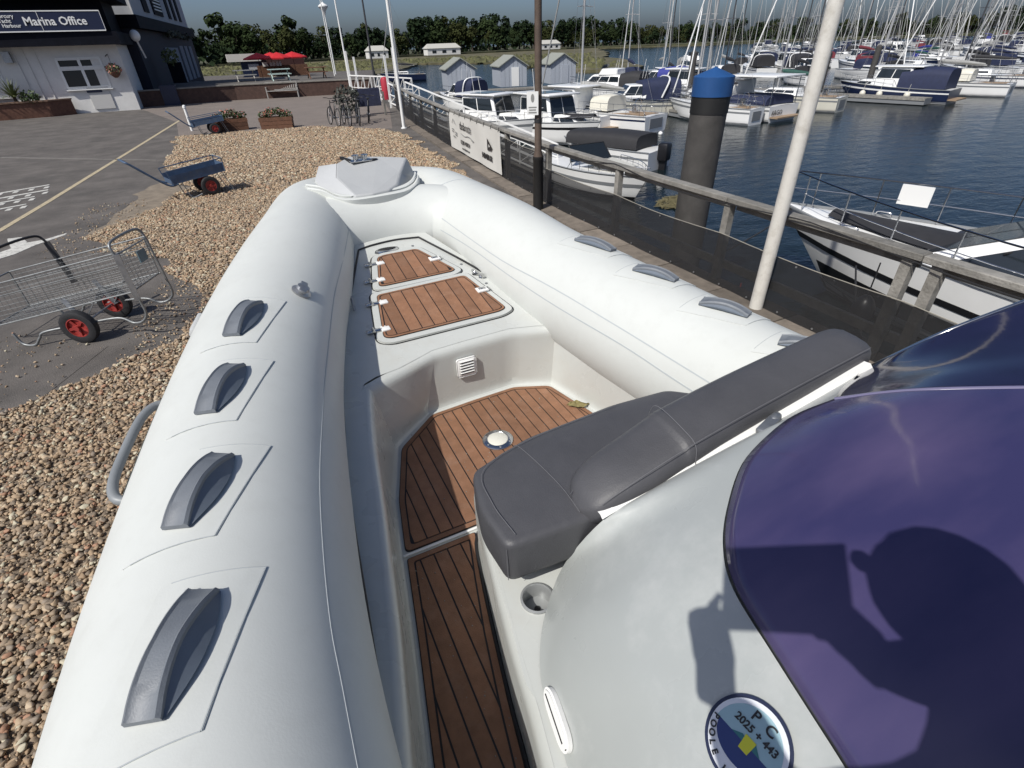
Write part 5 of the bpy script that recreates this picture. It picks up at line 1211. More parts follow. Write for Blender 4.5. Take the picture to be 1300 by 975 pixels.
# windows
def window(parent, x0, x1, z0, z1, y, cols=2, top=.33, fw=.07):
    f = MB(); zt_ = z1-(z1-z0)*top
    for a, b in (((x0,z0),(x1,z0)),((x0,z1),(x1,z1)),((x0,zt_),(x1,zt_))): f.beam((a[0],y,a[1]), (b[0],y,b[1]), .08, fw)
    for i in range(cols+1): x = x0+(x1-x0)*i/cols; f.beam((x,y-.002,z0+fw/2), (x,y-.002,z1-fw/2), fw, .076, (0,1,0))
    w = f.build('window', M['paintw'], parent)
    for i in range(cols):
        for za, zb in ((z0,zt_),(zt_,z1)):
            mb = MB(); xa = x0+(x1-x0)*i/cols+fw*.7; xb = x0+(x1-x0)*(i+1)/cols-fw*.7; mb.box(((xa+xb)/2,y+.02,(za+zb)/2), (xb-xa,.02,zb-za-fw*1.4)); mb.build('pane', M['glass'], w)
            fr = MB()
            for p, q in (((xa,za+fw),(xb,za+fw)),((xa,zb-fw),(xb,zb-fw))): fr.beam((p[0],y-.03,p[1]), (q[0],y-.03,q[1]), .03, .05)
            for x in (xa, xb): fr.beam((x,y-.031,za+fw), (x,y-.031,zb-fw), .05, .03, (0,1,0))
            fr.build('casement', M['paintw'], w)
    mb = MB(); mb.box(((x0+x1)/2,y-.07,z0-.07), (x1-x0+.16,.16,.05)); mb.build('sill', M['paintw'], w)
window(OB, -8.15, -6.05, 1.25, 2.72, fy-.24)
window(OB, -13.2, -10.9, 1.05, 2.55, fy-.16)
for x in (-9.9, -9.45, -8.95): mb = MB(); mb.beam((x,fy-.22,.2), (x,fy-.22,3.2), .05, .05, (0,1,0)); mb.build('pipe', M['wallw'], OB)
for x0, x1 in ((-7.05,-6.2),): 
    mb = MB(); mb.box((-6.75,fy-.25,.72), (1.05,.08,1.1)); mb.build('meter_cupboard', mat('cupboard_white', (.52,.51,.49), .6), OB)
    mb = MB(); mb.box((-6.95,fy-.30,1.10), (.75,.05,.16)); mb.build('plaque', M['navy'], OB)
mb = MB(); mb.box((-10.2,fy-.35,2.85), (.35,.25,.5)); mb.build('wall_lamp', M['dullsteel'], OB)
mb = MB(); mb.box((-9.3,fy-.95,3.4), (.18,.18,.10)); mb.build('downlight', M['paintw'], OB)
t = thing('hanging_basket', 'hanging basket of red and orange flowers at the right corner of the white office', 'hanging basket', (-5.6, fy-.65, 2.0))
mb = MB(); mb.lathe([(.08,-.3),(.25,-.15),(.3,0)], (-5.55,fy-.65,2.0), 14); mb.build('basket', M['terracotta'], t)
mb = MB(); leaf_clump(mb, (-5.55,fy-.65,2.12), .38, 160, .05, .8, 4); mb.build('foliage', M['leaflight'], t)
mb = MB(); leaf_clump(mb, (-5.55,fy-.65,2.14), .42, 90, .045, .8, 5); mb.build('flowers', M['flower'], t)
mb = MB(); mb.beam((-5.75,fy-.25,2.75), (-5.55,fy-.65,2.85), .03, .03); mb.tube([(-5.55,fy-.65,2.85),(-5.55,fy-.65,2.2)], .01, 5); mb.build('bracket', M['rubber'], t)
# raised brick bed with spiky plants in front of the office
t = thing('raised_bed', 'raised brown brick bed with spiky plants in front of the white office', 'planter', (-11, 40.2, 0))
mb = MB(); mb.prism([(-22,38.3),(-9.2,40.55),(-8.2,41.2),(-8.8,41.35),(-22,41.2)], 0, .75); mb.build('wall', M['terracotta'], t)
mb = MB(); mb.prism([(-22,38.25),(-9.15,40.5),(-8.15,41.2),(-8.45,41.25),(-9.4,40.8),(-22,38.6)], .75, .82); mb.build('coping', mat('brick_cap', (.24,.15,.10), .85, var=.2), t)
for i, (x, y) in enumerate(((-10.6,40.75),(-11.8,40.5))):
    q = thing('spiky_plant', ('spiky yucca plant in the brick bed nearest the office window' if i == 0 else 'spiky yucca plant at the left end of the brick bed'), 'plant', (x,y,.8)); rnd = random.Random(i); mb = MB()
    for k in range(70):
        a = rnd.uniform(0,2*PI); e = rnd.uniform(.15,1.35); L_ = rnd.uniform(.7,1.15); d = Vector((math.cos(a)*math.cos(e), math.sin(a)*math.cos(e), math.sin(e))); s = d.cross(Vector((0,0,1))).normalized()*.03; o = Vector((x,y,1.0)); m_ = o+d*L_*.6; e_ = o+d*L_-Vector((0,0,.18*math.cos(e)))
        mb.add([o-s,o+s,m_+s,m_-s,e_], [(0,1,2,3),(3,2,4)])
    mb.build('leaves', M['leaflight'], q); mb = MB(); mb.lathe([(.09,0),(.07,.3)], (x,y,.78), 8); mb.build('trunk', M['bark'], q)
for i, x in enumerate((-12.9,-9.9)):
    mb = MB(); leaf_clump(mb, (x,40.6 if i else 39.9,1.0), .5, 220, .06, .7, 30+i); one('low_shrub', mb, M['leaf'], ('low green shrub at the left of the brick bed' if i == 0 else 'low green shrub at the right end of the brick bed'), 'shrub')
# taller building: dark ground floor, grey clad upper floor, seen along its side
TB = thing('harbour_building', 'tall dark building with grey clad upper floor and shuttered windows, right of the white office', 'building', (-6, 60, 0))
mb = MB(); mb.prism([(-14,46.4),(-4.4,46.2),(-1.9,74),(-14,74)], 0, 4.2); mb.build('ground_floor', mat('dark_blue_render', (.008,.010,.022), .7, var=.3), TB)
mb = MB(); mb.prism([(-14,46.3),(-3.9,46.0),(-1.5,74.3),(-14,74.3)], 4.2, 4.9); mb.build('canopy_band', M['dark'], TB)
mb = MB(); mb.prism([(-14,48.2),(-4.25,48.0),(-1.9,74),(-14,74)], 4.9, 9.3); mb.build('upper_floor', M['greyclad'], TB)
mb = MB(); mb.prism([(-14,47.6),(-3.7,47.4),(-1.4,74.6),(-14,74.6)], 9.3, 11.6); mb.build('roof', M['roof'], TB)
mb = MB(); mb.beam((-4.2,47.9,4.6), (-4.2,47.9,9.3), .10, .10, (0,1,0)); mb.build('corner_trim', M['wallw'], TB)
def side_pt(y): return -4.25+(y-48)*(2.35/26)
for i, (y0, y1) in enumerate(((52.5,54.3),(56.2,60.2),(63.0,64.3),(66.0,67.3),(69.0,70.3))):
    x = side_pt((y0+y1)/2)+.03; ang = -math.atan2(2.35, 26)
    mb = MB(); mb.box((x,(y0+y1)/2,7.0), (.10,y1-y0,3.3), Matrix.Rotation(ang,3,'Z')); w = mb.build('window', M['dark'], TB)
    if i == 1:
        for k in range(7): mb = MB(); mb.box((x+.08,(y0+y1)/2,5.7+.22*k), (.05,y1-y0-.9,.09), Matrix.Rotation(ang,3,'Z')); mb.build('balcony_bar', M['paintw'], w)
        mb = MB(); mb.box((x+.09,(y0+y1)/2+.3,7.8), (.04,.5,1.6), Matrix.Rotation(ang,3,'Z')); mb.build('flag_banner', M['canvred'], w)
for k, (y0, y1) in enumerate(((55.5,62.0),(63.2,65.2),(66.2,68.0),(69.2,71))):
    x = -4.4+((y0+y1)/2-46.2)*(2.5/27.8)+.03; mb = MB(); mb.box((x,(y0+y1)/2,2.0 if k else 1.9), (.08,y1-y0,2.7 if k else 2.6), Matrix.Rotation(-math.atan2(2.5,27.8),3,'Z')); mb.build('door_panel', mat('pale_shutter', (.20,.22,.26), .7, var=.1), TB)
mb = MB()
for k in range(16): leaf_clump(mb, (-3.0+.06*k,57+.95*k,4.15), .45, 40, .09, .7, 70+k)
mb.build('flower_baskets', mat('shade_flowers', (.10,.10,.07), .7, var=.6, scale=9), TB)
# front gable with white railings above the office, left side
mb = MB(); mb.prism([(-24,46.1),(-5.2,45.9),(-5.2,46.15),(-24,46.3)], 5.2, 8.2); mb.build('gable_wall', M['dark'], TB)
for k in range(9): mb = MB(); x = -5.6-.42*k; mb.beam((x,45.75,6.0), (x-.25,45.75,7.9), .10, .05, (0,1,0)); mb.build('railing_bar', M['wallw'], TB)
# street lamp globe and dark recess under the building
mb = MB(); mb.ball((-4.15,44.0,3.75), .28, (1,1,1.1), 14, 9); mb.tube([(-4.15,44.0,3.5),(-4.05,44.6,2.6)], .05, 6); one('globe_lamp', mb, M['white'], 'white globe lamp hanging in the dark gap beside the office corner', 'lamp', smooth=60)
t = thing('menu_board', 'green leafy notice board in the dark porch between the buildings', 'board', (-2.9,50,0)); mb = MB(); mb.box((-2.9,50,1.6), (.9,.1,1.3)); mb.build('board', M['dark'], t)
mb = MB(); leaf_clump(mb, (-3.0,49.5,2.6), .6, 140, .09, .9, 99); mb.build('foliage', M['leaflight'], t)
mb = MB(); mb.box((-3.35,43.6,.55), (.9,.9,1.1)); one('shadow_bin', mb, M['bnavy'], 'dark blue bin standing in the shade at the office corner', 'bin')
# ------------------------------------------------------------------ boats in the marina (local frame: y forward, z=0 the waterline)
def hull_geo(L, B, fs, fb, n=13, m=9, rake=.6, tr=.82, full=2.3, draft=.35):
    rows = []
    for i in range(n):
        t = i/(n-1); w = B/2*(tr+(1-tr)*min(1, t/.35))*(1-max(0, (t-.35)/.65)**full); w = max(w, .012)
        zs = fs+(fb-fs)*t**1.7; y0 = -L/2+L*t; row = []
        for k in range(2*m-1):
            s = (k-(m-1))/(m-1); a = abs(s); sg = -1 if s < 0 else 1
            # a=1 gunwale, a=.35 waterline, a=0 keel
            z = -draft*(1-t**3*.6)+(zs+draft*(1-t**3*.6))*a**1.5
            ww = w*(min(1, (a/.42))**.75*(.84+.16*a)) if t < .999 else w*a
            bowin = rake*(t**4)*(z-zs)/max(.1, zs)*1.0
            row.append((sg*ww, y0+bowin, z))
        rows.append(row)
    return rows
def boat_hull(t, L, B, fs, fb, m, stripe=None, deckm=None, boot=None, rake=.6, tr=.82, full=2.3, toe=.0):
    rows = hull_geo(L, B, fs, fb, rake=rake, tr=tr, full=full); mb = MB(); mb.grid(rows)
    o = rows[0]; mb.add(o, [tuple(range(len(o)))]); mb.build('hull', m, t, 45)
    mb = MB(); d = []
    for r in rows:
        a, b = r[0], r[-1]; d.append([(a[0]+(b[0]-a[0])*k/6, a[1], a[2]-.03+.05*math.sin(PI*k/6)) for k in range(7)])
    mb.grid(d); mb.build('deck', deckm or M['bgel'], t, 45)
    def band(f0, f1, name, mm):
        mb = MB()
        for side in (0, 1):
            A = []; Bq = []
            for r in rows:
                e = r[-1] if side else r[0]; q = r[len(r)//2+3] if side else r[len(r)//2-3]
                # sample along the section between waterline and gunwale
                sec = r[len(r)//2:] if side else r[len(r)//2::-1]
                def at(f):
                    zt = e[2]*f
                    for p_, q_ in zip(sec, sec[1:]):
                        if p_[2] <= zt <= q_[2]:
                            u = (zt-p_[2])/max(1e-6, q_[2]-p_[2]); return Vector(p_).lerp(Vector(q_), u)
                    return Vector(sec[-1])
                ofs = Vector((.012 if side else -.012, .006, 0)); A.append(at(f0)+ofs); Bq.append(at(f1)+ofs)
            mb.grid([A, Bq])
        mb.build(name, mm, t, 45)
    if stripe: band(*stripe[:2], 'hull_stripe', stripe[2])
    if boot: band(.02, .16, 'boot_top', boot)
    mb = MB(); mb.tube([r[0] for r in rows]+[r[-1] for r in rows[::-1]], .03, 5); mb.build('rubbing_band', M['bgrey'] if deckm is None else deckm, t, 50)
    return rows
def edge_at(rows, f):
    """gunwale half beam, y and height at fraction f of the length"""
    i = f*(len(rows)-1); a = rows[int(i)]; b = rows[min(len(rows)-1, int(i)+1)]; u = i-int(i)
    return (a[-1][0]+(b[-1][0]-a[-1][0])*u, a[-1][1]+(b[-1][1]-a[-1][1])*u, a[-1][2]+(b[-1][2]-a[-1][2])*u)
def rail_on(t, rows, f0, f1, h, nst=6, name='guard_rail', r=.014, bow=True):
    mb = MB(); N = 14; P = [edge_at(rows, f0+(f1-f0)*k/N) for k in range(N+1)]
    sb = [(p[0]-.06, p[1], p[2]+h*(1 if 0 < i else 0.05)) for i, p in enumerate(P)]; pt = [(-q[0], q[1], q[2]) for q in sb]
    loop = sb+pt[::-1] if bow else None
    for q in ([loop] if bow else [sb, pt]):
        mb.tube(q, r, 5); 
    mid = [(q[0], q[1], q[2]-h*.5) for q in sb[1:]]; mb.tube(mid, r*.6, 4); mb.tube([(-q[0], q[1], q[2]) for q in mid], r*.6, 4)
    for k in range(1, N+1, max(1, N//nst)):
        for s in (1, -1): mb.tube([(s*sb[k][0], sb[k][1], sb[k][2]-h), (s*sb[k][0], sb[k][1], sb[k][2])], r*.8, 4)
    mb.build(name, M['steel'], t, 60)
def trapz(y0, y1, w0, w1, z0, z1, rf=.25, ra=.05, tw=.8, crown=.06):
    """cabin block: w0/w1 aft and forward half widths, sloped front rf and back ra"""
    b = [(-w0,y0,z0),(w0,y0,z0),(w1,y1,z0),(-w1,y1,z0)]; T = [(-w0*tw,y0+ra,z1),(w0*tw,y0+ra,z1),(w1*tw,y1-rf,z1),(-w1*tw,y1-rf,z1)]
    return b, T
def cabin(t, y0, y1, w0, w1, z0, z1, rf, ra=.05, tw=.85, m=None, glass=True, name='cabin', ws=True, g0=.35, g1=.85, posts=2):
    b, T = trapz(y0, y1, w0, w1, z0, z1, rf, ra, tw); mb = MB(); secs = []
    for f, e in ((0,0),(.5,0),(.9,0),(1.0,.06)):
        r = [Vector(b[i]).lerp(Vector(T[i]), f) for i in range(4)]; c = sum(r, Vector())/4; r = [c+(p-c)*(1-e) for p in r]
        pts = []
        for i in range(4):
            p, q = r[i], r[(i+1)%4]; pts += [p.lerp(q, .04), p.lerp(q, .5), p.lerp(q, .96)]
        secs.append(pts)
    mb.loft(secs); c = mb.build(name, m or M['bgel'], t, 35)
    if glass:
        def pane(i, j, f0, f1, nm):
            P = lambda u, f: (Vector(b[i]).lerp(Vector(T[i]), f)).lerp(Vector(b[j]).lerp(Vector(T[j]), f), u)
            n = (P(1,0)-P(0,0)).cross(P(0,1)-P(0,0)).normalized()*.012
            k = posts if nm == 'window' else 2
            for q in range(k):
                u0 = .05+.9*q/k+.012; u1 = .05+.9*(q+1)/k-.012; mb = MB()
                mb.poly([P(u0,f0)+n, P(u1,f0)+n, P(u1,f1)+n, P(u0,f1)+n]); mb.build(nm, M['glass'], c)
        pane(1, 2, g0, g1, 'window'); pane(3, 0, g0, g1, 'window')
        if ws: pane(2, 3, g0*.6, .94, 'windscreen')
    return c
def canopy(t, y0, y1, w, z0, z1, m, name='canopy', n=7, close=True):
    mb = MB(); rows = []
    for i in range(n):
        f = i/(n-1); y = y0+(y1-y0)*f; h = z0+(z1-z0)*(.86+.14*math.sin(PI*min(1,f*.9+.15))); row = []
        for k in range(9):
            a = PI*k/8; c = math.cos(a); s = math.sin(a); row.append((math.copysign(abs(c)**.45, c)*w, y, z0+(h-z0)*(abs(s)**.5)))
        rows.append(row)
    mb.grid(rows)
    if close: mb.add(rows[0], [tuple(range(9))]); mb.add(rows[-1], [tuple(range(8,-1,-1))])
    return mb.build(name, m, t, 50)
def yacht(L=9.5, B=3.0, cover='canvnavy', stripe='bnavy', hull='bgel', mast_h=12.5, mastm='mast', hood=None, dark_deck=False, label='', simple=False, coverlen=.36):
    t = thing('sailing_yacht', label, 'yacht', (0,0,0), local=True)
    rows = boat_hull(t, L, B, .95, 1.25, M[hull], (.72,.82,M[stripe]), None, M[stripe], rake=1.0, tr=.72, full=1.9)
    zd = 1.0
    cabin(t, -.12*L, .24*L, B*.30, B*.18, zd-.02, zd+.42, .7, .08, .82, g0=.35, g1=.75, posts=3 if not simple else 1, ws=False)
    mb = MB(); my = .10*L; mb.tube([(0,my,zd),(0,my,zd+mast_h*.6),(0,my-.06,zd+mast_h)], [.075,.07,.05], 7); mst = mb.build('mast', M[mastm], t, 60)
    mb = MB()
    for h in ((.42,.70) if mast_h > 11 else (.5,)):
        z = zd+mast_h*h; w = .95-.5*h; mb.tube([(-w,my-.08,z),(0,my,z+.04),(w,my-.08,z)], .025, 5)
    mb.build('spreader', M[mastm], mst); mb = MB(); mb.tube([(0,my-.05,zd+mast_h),(0,my-.05,zd+mast_h+.5)], .012, 4); mb.box((0,my-.05,zd+mast_h+.05), (.05,.25,.06)); mb.build('masthead', M[mastm], mst)
    mb = MB(); top = (0,my-.05,zd+mast_h-.1); r = .009
    e = edge_at(rows, .58); ends = [(0,L/2-.15,1.3),(0,-L/2+.1,1.0)]
    for q in ends: mb.tube([top,q], r if not simple else .012, 3)
    for s in (1,-1):
        z = zd+mast_h*.55; mb.tube([top,(s*.62,my-.08,z),(s*e[0],e[1]-.1,e[2])], r, 3); mb.tube([(0,my,z),(s*e[0],e[1]-.5,e[2])], r, 3)
    mb.build('rigging', M['rig'], t)
    mb = MB(); P = [(0,my-.12,zd+1.35),(0,my-coverlen*L*.5,zd+1.28),(0,my-coverlen*L,zd+1.2)]; mb.tube(P, .05, 6); mb.build('boom', M[mastm], t, 60)
    mb = MB(); mb.tube(cr([(0,my-.10,zd+1.62),(0,my-.3,zd+1.50),(0,my-coverlen*L*.5,zd+1.42),(0,my-coverlen*L*.96,zd+1.28)], 3), [.09,.10,.12,.17,.17,.16,.15,.13,.10,.07][:10], 7); mb.build('sail_cover', M[cover], t, 60)
    mb = MB(); mb.tube([(0,L/2-.25,1.6),(0,my+.15,zd+mast_h*.94)], .05, 6); mb.build('furled_sail', M['bgel'] if stripe != 'bnavy' else M['canvgrey'], t, 60)
    if hood: canopy(t, -.20*L, -.06*L, B*.30, zd+.1, zd+1.0, M[hood], 'spray_hood')
    if not simple:
        rail_on(t, rows, .62, 1.0, .6, 4, 'pulpit'); rail_on(t, rows, .0, .62, .6, 5, 'guard_rail', bow=False)
        mb = MB(); mb.box((0,-.33*L,zd-.02), (B*.5,.26*L,.02)); mb.build('cockpit_sole', M['bdeck'], t)
        mb = MB(); mb.tube([(.5*math.cos(2*PI*k/20)*.75,-.36*L,zd+.45+.5*math.sin(2*PI*k/20)*.75) for k in range(20)], .018, 5, closed=True); mb.box((0,-.34*L,zd+.2), (.25,.3,.5)); mb.build('steering_wheel', M['steel'], t, 60)
        mb = MB(); mb.box((0,-L/2+.0,.52), (B*.40,.05,.55)); mb.build('transom_locker', M['bgrey'], t)
        mb = MB(); mb.tube([(-B*.34,-L/2+.15,zd),(-B*.34,-L/2+.05,zd+.65),(B*.34,-L/2+.05,zd+.65),(B*.34,-L/2+.15,zd)], .016, 5); mb.build('pushpit', M['steel'], t, 60)
    return t
def cruiser(L=8, B=2.9, hull='bgel', stripe='bnavy', canv=None, style='express', label='', roof=True, simple=False, name='motor_cruiser', blackroof=False):
    t = thing(name, label, 'motor boat', (0,0,0), local=True)
    rows = boat_hull(t, L, B, .95, 1.35, M[hull], (.70,.80,M[stripe]), None, M[stripe], rake=.9, tr=.92, full=2.6)
    zd = 1.05
    if style == 'express':
        cabin(t, .02*L, .40*L, B*.36, B*.14, zd+.05, zd+.48, 1.1, .0, .8, g0=.3, g1=.7, posts=2, ws=False, name='foredeck_cabin')
        cabin(t, -.10*L, .14*L, B*.42, B*.36, zd+.2, zd+1.05, .75, -.2, .78, g0=.25, g1=.9, posts=2)
        if canv: canopy(t, -.42*L, -.06*L, B*.40, zd+.1, zd+1.45, M[canv])
        mb = MB(); mb.tube(cr([(-B*.44,-.24*L,zd+.2),(-B*.40,-.30*L,zd+1.3),(0,-.31*L,zd+1.5),(B*.40,-.30*L,zd+1.3),(B*.44,-.24*L,zd+.2)], 4), .06, 6); mb.build('radar_arch', M['bgel'], t, 60)
    elif style == 'pilot':
        cabin(t, .10*L, .38*L, B*.36, B*.15, zd, zd+.45, .9, .0, .8, g0=.3, g1=.7, posts=2, ws=False, name='foredeck_cabin')
        cabin(t, -.14*L, .18*L, B*.40, B*.36, zd, zd+1.35, .45, -.1, .86, g0=.45, g1=.9, posts=2)
        mb = MB(); mb.rbox((0,-.03*L,zd+1.40), (B*.76,.40*L,.09), .035); mb.build('roof', M['bgel'], t, 40)
        if blackroof: mb = MB(); mb.rbox((0,-.0*L,zd+1.455), (B*.62,.15*L,.02), .008, 1); mb.build('roof_hatch', M['glass'], t, 40)
        if canv: canopy(t, -.44*L, -.13*L, B*.42, zd+.05, zd+1.3, M[canv])
    elif style == 'fly':
        cabin(t, -.22*L, .30*L, B*.42, B*.26, zd, zd+1.0, 1.2, .1, .86, g0=.4, g1=.85, posts=3)
        cabin(t, -.16*L, .08*L, B*.34, B*.30, zd+1.0, zd+1.5, .35, .0, .95, glass=False, name='flybridge')
        mb = MB(); mb.poly([(-B*.27,.055*L,zd+1.5),(B*.27,.055*L,zd+1.5),(B*.25,.02*L,zd+1.85),(-B*.25,.02*L,zd+1.85)]); mb.build('flybridge_screen', M['glass'], t)
        if canv: canopy(t, -.44*L, -.2*L, B*.42, zd+.05, zd+1.3, M[canv])
    if not simple:
        rail_on(t, rows, .42, 1.0, .5, 5, 'bow_rail')
        mb = MB(); mb.tube([(.3,-.1*L,zd+1.4),(.3,-.12*L,zd+2.6)], .012, 4); mb.tube([(-.3,-.1*L,zd+1.4),(-.3,-.12*L,zd+2.2)], .012, 4); mb.build('aerial', M['white'], t)
        mb = MB(); mb.box((0,-L/2-.28,.30), (B*.8,.6,.08)); mb.build('bathing_platform', M['bdeck'], t)
    return t
def place(o, x, y, h, label=None, group=None):
    """h: heading of the bow as (dx, dy)"""
    o.location = (x, y, WZ); o.rotation_euler.z = math.atan2(-h[0], h[1])
    if label: o['label'] = label
    if group: o['group'] = group
    return o
HN = (-.25,.97)
# nearer boats, each its own build
place(cruiser(8.4,2.9,'bgel','bgrey',None,'pilot',blackroof=True), 14.0,32.0,(.42,-.9),'white motor cruiser with dark striped roof and raked windscreen, just behind the white banner')
b2 = place(cruiser(9.0,3.0,'bgel','bblack',None,'pilot',blackroof=True), 16.6,29.3,(.15,-1),'white motor cruiser with a charcoal foredeck cover, right of the brown lamp column')
mb = MB(); mb.grid([[((-.75+.1875*k)*(1-.14*j),1.55+.5*j,1.34+.03*j+.18*math.sin(PI*k/8)) for k in range(9)] for j in range(6)]); mb.build('foredeck_cover', M['canvblack'], b2, 60)
place(cruiser(7.4,2.7,'bgel','bgrey',None,'pilot'), 20.6,33.2,HN,'white pilothouse boat with dark side windows, left of the moored yacht')
place(yacht(10.2,3.4,'canvgrey','bnavy','bgel',13.5,hood='bcream'), 21.9,32.6,(-.30,.95),'white sailing yacht showing its open stern and wheel, nearest in the marina')
place(cruiser(8.0,2.8,'bcream','bgrey','canvnavy','express'), 27.2,35.3,(-.93,.36),'cream express cruiser with navy cockpit canopy, lying broadside behind the yacht')
place(cruiser(8.5,3.0,'bgel','bgrey','canvblack','fly'), 34.3,48.5,(-.5,.86),'white flybridge cruiser with black rear covers, behind the cream cruiser')
place(cruiser(8.0,2.8,'bgel','bnavy','canvblue','express'), 40.5,48.5,(-.4,.92),'white cruiser under a bright blue canopy, left of the blue topped pile')
place(cruiser(8.5,3.0,'bgel','bblack','canvblack','pilot'), 39.0,43.0,(-.4,.92),'white motor boat with black windows behind the slim pile')
place(yacht(9.0,3.0,'canvnavy','bgrey','bcream',12.5), 34.6,36.2,(-.80,-.55),'cream yacht whose bow points at the finger pontoon, left of the blue topped pile')
ar = place(cruiser(9.4,3.5,'bgel','bgrey',None,'pilot'), 32.6,31.2,(-.12,.99),'white trawler style cruiser with navy cockpit dodger, right of the blue topped pile')
canopy(ar, -4.3, -1.4, 1.55, 1.0, 1.55, M['canvnavy'], 'dodger', close=True)
mb = MB(); mb.rbox((0,-3.0,2.62), (3.2,3.4,.10), .03); mb.build('cockpit_roof', M['bgel'], ar, 40)
for sx in (-1.4,1.4): mb = MB(); mb.tube([(sx,-4.5,1.0),(sx,-4.5,2.6)], .03, 6); mb.build('roof_post', M['steel'], ar)
text_mb('ARGO', .42, 'lettering', M['ink'], Matrix.Translation((-1.35,-4.74,.42))@Matrix.Rotation(R(90),4,'X'), ar, .004)
place(yacht(7.0,2.4,'canvblack','bgrey','bgel',9.5), 29.7,29.7,(-.2,.98),'small white yacht with an outboard on its rounded stern, right below the blue topped pile')
place(yacht(8.2,2.7,'canvgreen','bgrey','bcream',11.5), 38.9,31.2,(-.28,.96),'cream yacht with a green sail cover, seen just right of the thick flagpole')
nb = place(cruiser(8.6,3.0,'bnavy','bgel',None,'pilot'), 49.5,29.6,(-.22,.97),'navy hulled launch with white cabin and navy cockpit tent beside a finger pontoon')
canopy(nb, -3.9, -.6, 1.32, 1.0, 2.45, M['canvnavy'], 'cockpit_tent')
for k, yy in enumerate((-1.6,.4,1.7)):
    e = Vector((-1.52+.02*k*k, yy, .55)); w = nb.matrix_basis@e; mb = MB(); mb.ball((0,0,0), .23, (1,1,1.05), 12, 8); mb.tube([(0,0,.2),(.1,0,.75)], .012, 4); o = mb.build('fender', M['bcream'], None, 60); o.location = w
    tag(o, ('rearmost round cream fender on the navy launch','middle round cream fender on the navy launch','foremost round cream fender on the navy launch')[k], 'fender', 'round fenders on the navy launch')
place(yacht(9.4,3.0,'canvgrey','bgrey','bgel',13,hood='bcream'), 57.0,29.8,(-.25,.97),'long white yacht with a beige cockpit enclosure, right of the navy launch')
place(yacht(10.5,3.3,'canvblack','bnavy','bgel',14), 67.0,32.5,(-.3,.95),'white yacht cut off by the right edge of the photo')
place(cruiser(6.2,2.4,'bgel','bgrey','canvnavy','express'), 18.6,48.5,(-.3,.95),'small white boat with a navy canopy below the gangway, in front of the first hut')
place(yacht(7.5,2.4,'canvblack','bnavy','bnavy',10), 27.5,98.0,(-.9,.3),'dark hulled yacht moored off the marsh, beyond the gangway')
# open bow boat and the boat under the black bimini, just beyond the fence
ob = thing('bow_rider', 'small white open boat with low bow rails floating just beyond the fence mesh', 'motor boat', (0,0,0), local=True)
rows = boat_hull(ob, 7.0, 2.5, .75, .95, M['bgel'], (.55,.68,M['bgrey']), None, M['bblack'], rake=.7, tr=.92, full=2.8)
rail_on(ob, rows, .50, 1.0, .28, 5, 'bow_rail')
mb = MB(); mb.grid([[(-.85,.2,1.0),(.85,.2,1.0)],[(-.5,2.1,1.04),(.5,2.1,1.04)]]); mb.build('bow_locker', M['bcream'], ob)
mb = MB(); mb.poly([(-.95,-.15,.95),(.95,-.15,.95),(.8,-.55,1.5),(-.8,-.55,1.5)]); mb.build('windscreen', M['glass'], ob); mb = MB(); mb.tube([(-.95,-.15,.95),(-.8,-.55,1.5),(.8,-.55,1.5),(.95,-.15,.95)], .025, 5); mb.build('screen_frame', M['rubber'], ob, 60)
for sx in (-.7,.7):
    for yy in (1.0,2.6): mb = MB(); mb.beam((sx*(1-.15*yy),yy,.93), (sx*(1-.15*yy),yy+.2,.95), .05, .06); mb.build('cleat', M['dullsteel'], ob)
place(ob, 12.35,18.1,(-.02,-1))
bm_ = thing('bimini_boat', 'small white boat under a black bimini cover, behind the open bow boat', 'motor boat', (0,0,0), local=True)
rows = boat_hull(bm_, 5.4, 2.2, .8, .95, M['bgel'], (.6,.7,M['bgrey']), None, M['bgrey'], rake=.6, tr=.92)
canopy(bm_, -2.0, 1.9, .92, .85, 1.45, M['canvblack'], 'bimini_cover', close=True)
mb = MB(); mb.rbox((0,-2.9,.75), (.5,.5,.75), .12); mb.box((0,-2.9,.1), (.18,.3,1.0)); mb.build('outboard_motor', M['bblack'], bm_, 40)
place(bm_, 15.6,21.6,(-.35,.93))
# big sports cruiser close by on the right
sc = thing('sports_cruiser', 'large white sports cruiser with charcoal sunpad cover, close beyond the fence at the right', 'motor boat', (0,0,0), local=True)
rows = boat_hull(sc, 13.0, 4.4, 1.25, 1.68, M['bgel'], (.62,.70,M['bblack']), None, M['bblack'], rake=1.5, tr=.9, full=2.2)
mb = MB()
for s in (-1, 1):
    A = []; Bq = []
    for k in range(13):
        e = edge_at(rows, .30+.62*k/12); A.append((s*(e[0]*.985-.0+.02), e[1]-.25*(k/12)**2, e[2]*.50)); Bq.append((s*(e[0]*.93+.02), e[1]-.5*(k/12)**2, e[2]*.27))
    mb.grid([A, Bq])
mb.build('hull_window_band', M['bblack'], sc, 60)
mb = MB(); rws = []
for j in range(11):
    f = .66+.026*j; e = edge_at(rows, f); w = e[0]*.52; rws.append([(w*(-1+2*k/10), e[1]-.1, e[2]+.05+.16*math.sin(PI*k/10)*(1-.4*(j/10))) for k in range(11)])
mb.grid(rws); mb.build('sunpad_cover', M['canvblack'], sc, 60)
for s in (-1, 1):
    mb = MB(); e0 = edge_at(rows, .44); P = [(s*edge_at(rows, .2+.065*k)[0]*.8, edge_at(rows, .2+.065*k)[1], edge_at(rows, .2+.065*k)[2]+.18) for k in range(7)]
    mb.tube(cr(P, 3), .17, 8); mb.build('side_coaming', M['bgel'], sc, 60)
